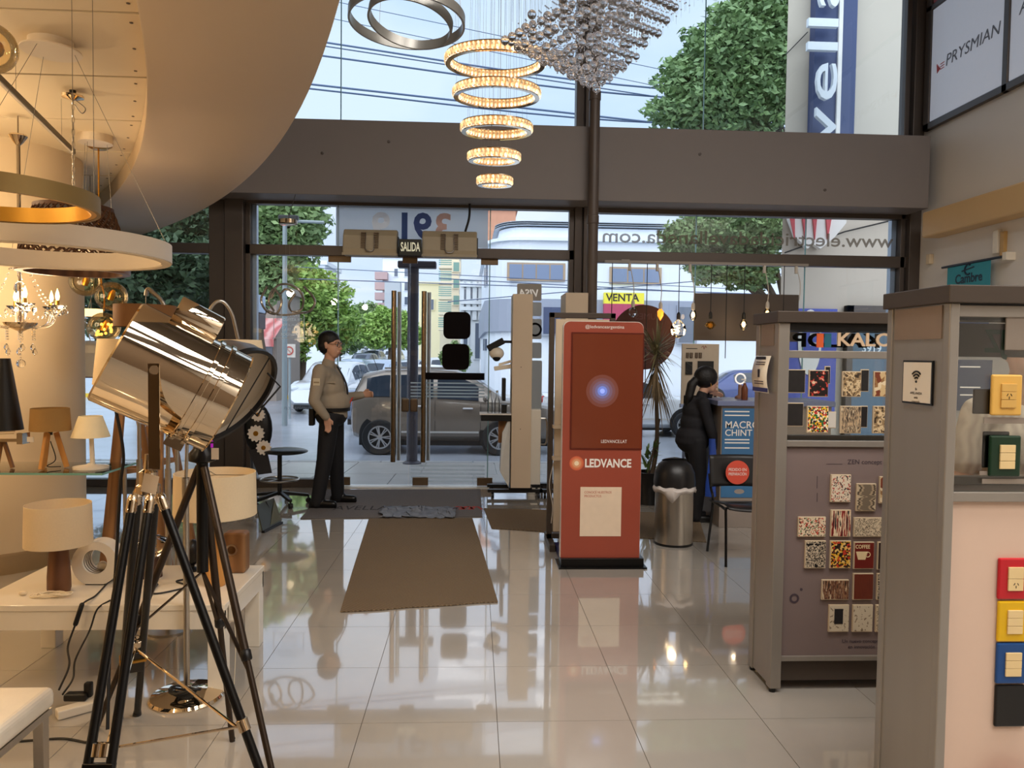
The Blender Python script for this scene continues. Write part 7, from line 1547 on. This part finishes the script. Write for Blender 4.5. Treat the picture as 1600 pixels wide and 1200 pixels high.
# ---- Cambre banner on the right wall
bx_x = 5.42; p, q = atx(1481, 408, bx_x), atx(1548, 408, bx_x); zt_, zb_ = atx(1515, 412, bx_x).z, atx(1515, 532, bx_x).z
t = thing('hanging_banner', 'turquoise and blue Cambre banner hanging on the right wall', 'banner', (bx_x, (p.y+q.y)/2, zb_))
MB().box((bx_x, q.y, (zt_+zb_)/2+.12), (bx_x+.004, p.y, zt_)).build('upper_cloth', M('turquoise_cloth', (58, 152, 166), .7), t); MB().box((bx_x, q.y, zb_), (bx_x+.004, p.y, (zt_+zb_)/2+.12)).build('lower_cloth', M('blue_cloth', (62, 92, 160), .7), t)
MB().cyl((bx_x, q.y-.2, zt_+.01), (bx_x, p.y+.1, zt_+.01), .014, n=10).build('rod', m_black, t); MB().box((bx_x-.02, q.y-.26, zt_-.03), (XR, q.y-.2, zt_+.05)).build('rod_bracket', m_lacq, t); MB().box((bx_x-.01, p.y+.06, zt_), (XR, p.y+.09, zt_+.02)).build('rod_bracket', m_lacq, t)
m_cb = M('navy_letters', (20, 40, 60), .5, var=0); c = atx(1513, 441, bx_x); text('Cambre', m_cb, (bx_x-.001, c.y, c.z), (0, -1, 0), U, .10, t, ext=.002, bold=.02, width=.46)
c = atx(1513, 421, bx_x); MB().tube([V(bx_x-.003, c.y-.055*math.cos(a), c.z+.055*math.sin(a)) for a in [.9+4.4*i/18 for i in range(19)]], .010, 6).build('logo_arc', m_cb, t); MB().bar((bx_x-.003, c.y+.11, c.z-.01), (bx_x-.003, c.y-.10, c.z+.02), .004, .014).build('logo_needle', m_cb, t)
for yy in (463, 495, 498): c = atx(1520, yy, bx_x); MB().box((bx_x-.002, q.y+.12, c.z-.01), (bx_x, p.y-.12, c.z+.01)).build('text_line', m_letw, t)
# cables and sockets on the right wall
t = thing('wall_socket_box', 'small ivory socket box with cable on the right wall beside the column', 'socket', (5.47, 9.0, atx(1452, 405, 5.47).z)); c = atx(1452, 405, 5.47); MB().box((5.45, c.y-.04, c.z-.06), (5.5, c.y+.04, c.z+.06)).build('box', m_cream, t, bevel=.006)
MB().tube(bez([atx(1442, 356, 5.48), atx(1458, 350, 5.48), atx(1475, 356, 5.48)], 6), .006, 6).build('cable', m_cable, t)
t = thing('wall_conduit', 'yellowish conduit dropping down the right wall above the banner', 'conduit', (5.48, atx(1568, 350, 5.48).y, atx(1568, 400, 5.48).z)); c, d = atx(1568, 380, 5.48), atx(1568, 402, 5.48); MB().box((5.46, c.y-.03, d.z), (5.5, c.y+.03, c.z+.12)).build('duct', M('yellowed_plastic', (198, 160, 100), .5), t, bevel=.004); MB().box((5.45, c.y+.05, d.z+.05), (5.5, c.y+.13, c.z+.15)).build('junction_box', m_lacq, t, bevel=.006)
# navy poster stand seen through the foreground cabinet
nY = 4.6; p, q = at(1496, 562, nY), at(1548, 642, nY)
t = thing('navy_poster_stand', 'navy poster stand seen through the foreground cabinet glass', 'stand', ((p.x+q.x)/2, nY, 0)); MB().box((p.x, nY, q.z), (q.x, nY+.02, p.z)).build('poster', M('navy_poster', (44, 54, 78), .4, var=.15, scale=4), t); MB().box(((p.x+q.x)/2-.02, nY+.02, 0), ((p.x+q.x)/2+.02, nY+.05, q.z+.1)).build('post', m_steel, t); MB().lathe([(.18, 0), (.18, .015)], ((p.x+q.x)/2, nY+.03, 0), n=28).build('base', m_steel, t)
for yy in (574, 606, 618): c = at(1500, yy, nY); MB().box((c.x, nY-.002, c.z), (c.x+.13, nY, c.z+.008)).build('text_line', m_letw, t)
# ================================================================== people
def remesh(o, vox, it=3):
    r = o.modifiers.new('remesh', 'REMESH'); r.mode = 'VOXEL'; r.voxel_size = vox; r.use_smooth_shade = True
    s = o.modifiers.new('smooth', 'SMOOTH'); s.iterations = it; s.factor = .5
    return o
def hand(mb, w, d, up, s=1., curl=.5, r=.0085):
    """palm at wrist w, pointing along d; up is the thumb side"""
    d, up = Vector(d).normalized(), Vector(up); up = (up-d*up.dot(d)).normalized(); nrm = d.cross(up)
    w = Vector(w)
    for q in (-.026, -.009, .009, .026): mb.caps(w+up*q*.8*s, w+d*.075*s+up*q*s, .014*s, .012*s, 8)
    for q, L_ in ((.027, .068), (.009, .078), (-.009, .072), (-.027, .056)):
        a = w+d*.08*s+up*q*s; b = a+(d*math.cos(curl*.6)+nrm*math.sin(curl*.6)).normalized()*L_*.5*s; c = b+(d*math.cos(curl*1.7)+nrm*math.sin(curl*1.7)).normalized()*L_*.5*s
        mb.caps(a, b, r*s, r*.95*s, 8); mb.caps(b, c, r*.95*s, r*.8*s, 8)
    a = w+d*.02*s+up*.028*s; b = a+(d*.7+up*.75).normalized()*.035*s; mb.caps(a, b, .012*s, .010*s, 8); mb.caps(b, b+(d+nrm*.4).normalized()*.03*s, .0098*s, .0085*s, 8)
def head(mb, c, yaw, s=1.):
    Rm = Matrix.Rotation(yaw, 3, 'Z'); P_ = lambda x, y, z: c+Rm @ V(x, y, z)*s
    mb.ball(P_(-.012, 0, .025), .098*s, 20, (1.02, .80, .98), Rm); mb.ball(P_(.025, 0, -.035), .078*s, 18, (.9, .80, 1.15), Rm)
    mb.caps(P_(.045, -.02, -.088), P_(.045, .02, -.088), .028*s, .028*s); mb.caps(P_(.088, 0, .012), P_(.108, 0, -.030), .010*s, .015*s)
    mb.caps(P_(.108, -.010, -.032), P_(.108, .010, -.032), .010*s); mb.caps(P_(.084, -.04, .025), P_(.084, .04, .025), .012*s)
    mb.caps(P_(.092, -.018, -.062), P_(.092, .018, -.062), .009*s); mb.caps(P_(.088, -.016, -.074), P_(.088, .016, -.074), .009*s)
    for q in (-1, 1): mb.caps(P_(-.005, q*.080, .018), P_(-.002, q*.080, -.022), .016*s, .011*s)
    return P_
def features(t, P_, s, glasses=True):
    for q in (-1, 1):
        MB().ball(P_(.088, q*.032, .006), .0115*s, 10).build('eye', M('eye_white', (214, 204, 196), .3), t, smooth=True); MB().ball(P_(.0975, q*.032, .006), .0055*s, 8).build('iris', m_black, t)
        MB().caps(P_(.094, q*.016, .030), P_(.086, q*.052, .030), .005*s, .004*s, 6).build('eyebrow', m_hair, t)
        if glasses:
            MB().tube([P_(.108, q*.034+.024*math.cos(a), .004+.019*math.sin(a)) for a in [2*PI*i/16 for i in range(16)]], .0024*s, 5, closed=True).build('spectacle_rim', m_black, t); MB().cyl(P_(.106, q*.058, .012), P_(0, q*.082, .018), .0022*s, n=5).build('spectacle_arm', m_black, t)
    MB().caps(P_(.102, -.020, -.068), P_(.102, .020, -.068), .0045*s, .0045*s, 6).build('lips', M('lips', (150, 92, 82), .5), t, smooth=True)
# ---- guard
gx = xy(510, 8.12); gy = 8.14
L = lambda x, y, z: V(gx+x, gy+y, z)
def legs_arms(mb, J, g=0.):
    for k in ('R', 'L'):
        mb.caps(J['hip'+k], J['knee'+k], .088+g, .062+g); mb.caps(J['knee'+k], J['ank'+k], .060+g, .043+g)
G = dict(hipR=L(.05, -.09, .95), hipL=L(.06, .10, .95), kneeR=L(0, -.10, .50), kneeL=L(.075, .14, .50), ankR=L(-.075, -.11, .09), ankL=L(.085, .20, .09),
         shR=L(-.03, -.205, 1.435), shL=L(.03, .205, 1.435), elR=L(-.075, -.275, 1.13), elL=L(.13, .28, 1.13), wrR=L(.045, -.235, .955), wrL=L(.345, .24, 1.17))
def torso(mb, g=0):
    mb.ball(L(.05, 0, .97), .17+g, 18, (.95, 1.02, .75)); mb.ball(L(.055, 0, 1.10), .18+g, 18, (1.05, 1.0, .85)); mb.ball(L(.03, 0, 1.26), .175+g, 18, (.88, 1.02, .95)); mb.caps(L(0, -.15, 1.40), L(0, .15, 1.40), .075+g)
    mb.caps(L(.0, -.08, 1.35), L(.0, .08, 1.35), .115+g)
b = MB(); torso(b); legs_arms(b, G)
for k in ('R', 'L'): b.caps(G['sh'+k], G['el'+k], .056, .044); b.caps(G['el'+k], G['wr'+k], .044, .030)
b.caps(L(.005, 0, 1.42), L(.035, 0, 1.60), .060, .058)
HP = head(b, L(.045, 0, 1.70), -.42, 1.12)
hand(b, G['wrR'], (.15, .1, -1), (.9, -.2, .2), 1.05, .5); hand(b, G['wrL'], (1, -.05, .12), (-.2, -.3, 1), 1.05, 1.0)
for k in ('R', 'L'): b.caps(G['ank'+k]+V(0, 0, -.02), G['ank'+k]+V(.11, -.01, -.055), .034, .025)
gd = b.build('person', m_skin, loc=(gx, gy, 0)); remesh(gd, .0085, 2)
tag(gd, 'man in khaki uniform shirt and black trousers standing by the door', 'person')
m_shirt = M('khaki_shirt', (160, 147, 128), .8, bump=.12, bscale=9, var=.05); m_trou = M('black_trousers', (24, 23, 26), .75, bump=.12, bscale=8); m_shoe = M('black_shoe', (16, 15, 15), .35)
b = MB(); torso(b, .012)
for k in ('R', 'L'): b.caps(G['sh'+k], G['el'+k], .078, .060); b.caps(G['el'+k], G['el'+k]+(G['wr'+k]-G['el'+k])*.93, .060, .044)
b.caps(L(.005, 0, 1.42), L(.018, 0, 1.52), .075, .070)
remesh(b.build('shirt', m_shirt, gd), .011, 3)
b = MB(); b.ball(L(.05, 0, .965), .185, 18, (.93, 1.02, .72)); 
for k in ('R', 'L'): b.caps(G['hip'+k], G['knee'+k], .108, .085); b.caps(G['knee'+k], G['ank'+k]+V(0, 0, -.035), .085, .070)
remesh(b.build('trousers', m_trou, gd), .012, 3)
for k in ('R', 'L'):
    b = MB(); a = G['ank'+k]; b.caps(V(a.x-.04, a.y, .045), V(a.x+.17, a.y-.02, .038), .046, .040); b.caps(V(a.x-.03, a.y, .06), V(a.x+.04, a.y, .07), .045, .045); b.box((a.x-.085, a.y-.04, .0), (a.x+.205, a.y+.03, .022)); remesh(b.build('shoe', m_shoe, gd), .009, 2)
MB().ring(.165, .196, -.018, .018, L(.05, 0, 1.03), (0, 0, 1), 40).build('belt', m_black, gd, smooth=True); 
b = MB().ball(HP(-.026, 0, .050), .122, 22, (1.0, .82, .88), Matrix.Rotation(-.42, 3, 'Z')); b.ball(HP(-.05, 0, .010), .112, 18, (.82, .90, 1.0), Matrix.Rotation(-.42, 3, 'Z')); b.ball(HP(-.016, 0, .025), .105, 18, (.68, .90, .72), Matrix.Rotation(-.42, 3, 'Z')); remesh(b.build('hair', m_hair, gd), .009, 1)
features(gd, HP, 1.12); gd.location.z = .011
b = MB()
for i in range(8): f = i/7; z = 1.485-.40*f; b.v += [L(.115+.11*math.sin(f*2.2), -.022-.006*f, z), L(.115+.11*math.sin(f*2.2), .022+.006*f, z)]
b.f = [[2*i, 2*i+1, 2*i+3, 2*i+2] for i in range(7)]; b.mi = [0]*7; o = b.build('tie', m_black, gd, smooth=True); o.modifiers.new('s', 'SOLIDIFY').thickness = .012
pa = G['shR']+(G['elR']-G['shR'])*.35+V(.0, -.073, 0)
pt = MB().box((pa.x-.035, pa.y-.004, pa.z-.04), (pa.x+.035, pa.y+.004, pa.z+.035)).build('sleeve_patch', M('pale_patch', (206, 194, 166), .7), gd, bevel=.004); MB().box((pa.x-.028, pa.y-.006, pa.z-.015), (pa.x+.028, pa.y-.003, pa.z+.0)).build('patch_band', M('patch_brown', (150, 130, 100), .7), pt)
MB().prism([L(.03, -.195, 1.33), L(.12, -.175, 1.33), L(.125, -.175, 1.31), L(.03, -.195, 1.31)], (0, -.006, 0)).build('pocket_flap', m_shirt, gd)
MB().box(L(-.165, -.12, .86), L(-.11, -.03, 1.04)).build('belt_radio', m_black, gd, bevel=.01); MB().prism([L(.225, -.03, 1.07), L(.25, -.03, 1.09), L(.285, -.03, 1.16), L(.265, -.03, 1.15)], (0, .02, 0)).build('red_lanyard', M('red_strap', (200, 56, 44), .6), gd)
# ---- woman at the counter
wx, wy = xy(1087, 7.5), 7.5
L2 = lambda x, y, z: V(wx+x, wy+y, z)
W = dict(hipR=L2(-.01, -.09, .82), hipL=L2(.0, .09, .82), kneeR=L2(.03, -.09, .44), kneeL=L2(.05, .10, .44), ankR=L2(.0, -.09, .08), ankL=L2(.02, .10, .08), shR=L2(.035, -.165, 1.19), shL=L2(.05, .165, 1.19), elR=L2(.10, -.205, .93), elL=L2(.12, .20, 1.12), wrR=L2(.165, -.19, .755), wrL=L2(.165, .05, 1.275))
def torso2(mb, g=0):
    mb.ball(L2(-.02, 0, .84), .155+g, 18, (1.0, 1.1, .8)); mb.ball(L2(-.005, 0, .98), .14+g, 18, (.92, 1.02, .9)); mb.ball(L2(.015, 0, 1.10), .145+g, 18, (.9, 1.02, .85)); mb.caps(L2(.035, -.12, 1.17), L2(.04, .12, 1.17), .062+g)
b = MB(); torso2(b); legs_arms(b, W)
for k in ('R', 'L'): b.caps(W['sh'+k], W['el'+k], .045, .036); b.caps(W['el'+k], W['wr'+k], .036, .026)
b.caps(L2(.05, 0, 1.20), L2(.085, 0, 1.32), .046, .046)
HW = head(b, L2(.115, 0, 1.405), .15, .98)
hand(b, W['wrR'], (.15, 0, -1), (.9, 0, .2), .9, .6); hand(b, W['wrL'], (1, .1, -.05), (0, -.6, .8), .9, .6)
for k in ('R', 'L'): b.caps(W['ank'+k]+V(0, 0, -.02), W['ank'+k]+V(.10, 0, -.045), .03, .022)
wm = b.build('person', m_skin, loc=(wx, wy, 0)); remesh(wm, .0085, 2); tag(wm, 'woman with ponytail in black clothes leaning on the service counter', 'person')
m_bk1 = M('black_sweater', (30, 29, 33), .85, bump=.15, bscale=10)
b = MB(); torso2(b, .014); b.ball(L2(-.025, 0, .80), .17, 18, (1.0, 1.06, .55))
for k in ('R', 'L'): b.caps(W['sh'+k], W['el'+k], .062, .05); b.caps(W['el'+k], W['el'+k]+(W['wr'+k]-W['el'+k])*.92, .05, .038)
b.caps(L2(.05, 0, 1.20), L2(.068, 0, 1.265), .058, .055); remesh(b.build('sweater', m_bk1, wm), .011, 3)
b = MB(); b.ball(L2(-.02, 0, .80), .165, 18, (1.0, 1.08, .8))
for k in ('R', 'L'): b.caps(W['hip'+k], W['knee'+k], .10, .075); b.caps(W['knee'+k], W['ank'+k]+V(0, 0, -.03), .075, .06)
remesh(b.build('trousers', m_trou, wm), .012, 3)
for k in ('R', 'L'): a = W['ank'+k]; b = MB(); b.caps(V(a.x-.04, a.y, .042), V(a.x+.15, a.y, .034), .042, .034); b.box((a.x-.075, a.y-.035, .0), (a.x+.18, a.y+.035, .02)); remesh(b.build('shoe', m_shoe, wm), .009, 2)
b = MB(); b.ball(HW(-.018, 0, .035), .116, 20, (1.05, .88, 1.0), Matrix.Rotation(.15, 3, 'Z')); b.caps(HW(-.11, 0, .02), HW(-.17, -.01, -.04), .04, .045); b.caps(HW(-.17, -.01, -.04), HW(-.20, -.01, -.17), .048, .042); b.caps(HW(-.20, -.01, -.17), HW(-.22, 0, -.26), .042, .016); remesh(b.build('hair', m_hair, wm), .009, 1)
MB().ring(.026, .038, -.01, .01, HW(-.125, 0, .01), (-.9, 0, -.4), 18).build('hair_clip', m_steel, wm, smooth=True); MB().caps(HW(-.002, -.095, -.035), HW(-.002, -.095, -.055), .005).build('earring', m_gold, wm); features(wm, HW, .98, False)
# ---- customer behind the foreground cabinet
sx, sy = xy(1592, 3.12), 3.12
L3 = lambda x, y, z: V(sx+y*1., sy-x, z)      # faces the camera
Cc = dict(hipR=L3(0, -.09, .93), hipL=L3(0, .09, .93), kneeR=L3(.02, -.1, .5), kneeL=L3(.02, .1, .5), ankR=L3(0, -.1, .08), ankL=L3(0, .1, .08), shR=L3(0, -.175, 1.42), shL=L3(0, .175, 1.42), elR=L3(-.02, -.225, 1.14), elL=L3(-.02, .225, 1.14), wrR=L3(.16, -.20, 1.02), wrL=L3(.16, .20, 1.02))
def torso3(mb, g=0):
    mb.ball(L3(0, 0, .95), .155+g, 18, (1.05, .9, .75)); mb.ball(L3(0, 0, 1.1), .155+g, 18, (1.05, .92, .9)); mb.ball(L3(0, 0, 1.26), .165+g, 18, (1.05, .85, .95)); mb.caps(L3(0, -.13, 1.40), L3(0, .13, 1.40), .065+g)
b = MB(); torso3(b); legs_arms(b, Cc)
for k in ('R', 'L'): b.caps(Cc['sh'+k], Cc['el'+k], .048, .04); b.caps(Cc['el'+k], Cc['wr'+k], .04, .028)
b.caps(L3(0, 0, 1.42), L3(.02, 0, 1.58), .055, .052); HC = head(b, L3(.02, 0, 1.68), -PI/2-.3, 1.0)
hand(b, Cc['wrR'], (.1, -1, -.2), (.2, 0, 1), .95, .8); hand(b, Cc['wrL'], (-.1, -1, -.2), (-.2, 0, 1), .95, .8)
for k in ('R', 'L'): b.caps(Cc['ank'+k]+V(0, 0, -.02), Cc['ank'+k]+V(0, -.10, -.045), .03, .022)
cu = b.build('person', m_skin, loc=(sx, sy, 0)); remesh(cu, .009, 2); tag(cu, 'person in pale striped shirt seen through the foreground cabinet glass', 'person')
b = MB(); torso3(b, .014)
for k in ('R', 'L'): b.caps(Cc['sh'+k], Cc['sh'+k]+(Cc['el'+k]-Cc['sh'+k])*.75, .068, .066)
remesh(b.build('shirt', M('striped_shirt', (196, 180, 160), .85, kind='wood', c2=(168, 152, 134), scale=9, bump=.1, bscale=9), cu), .011, 3)
b = MB(); b.ball(L3(0, 0, .92), .165, 18, (1.05, .95, .75))
for k in ('R', 'L'): b.caps(Cc['hip'+k], Cc['knee'+k], .10, .08); b.caps(Cc['knee'+k], Cc['ank'+k]+V(0, 0, -.03), .08, .065)
remesh(b.build('trousers', M('denim', (60, 70, 96), .85), cu), .012, 3)
for k in ('R', 'L'): a = Cc['ank'+k]; b = MB(); b.caps(V(a.x, a.y+.04, .042), V(a.x, a.y-.15, .036), .042, .036); b.box((a.x-.036, a.y-.18, 0), (a.x+.036, a.y+.075, .02)); remesh(b.build('shoe', m_shoe, cu), .009, 2)
b = MB().ball(HC(-.022, 0, .045), .108, 20, (1.03, .86, .92), Matrix.Rotation(-PI/2-.3, 3, 'Z')); remesh(b.build('hair', m_hair, cu), .009, 1); features(cu, HC, 1.0, False)
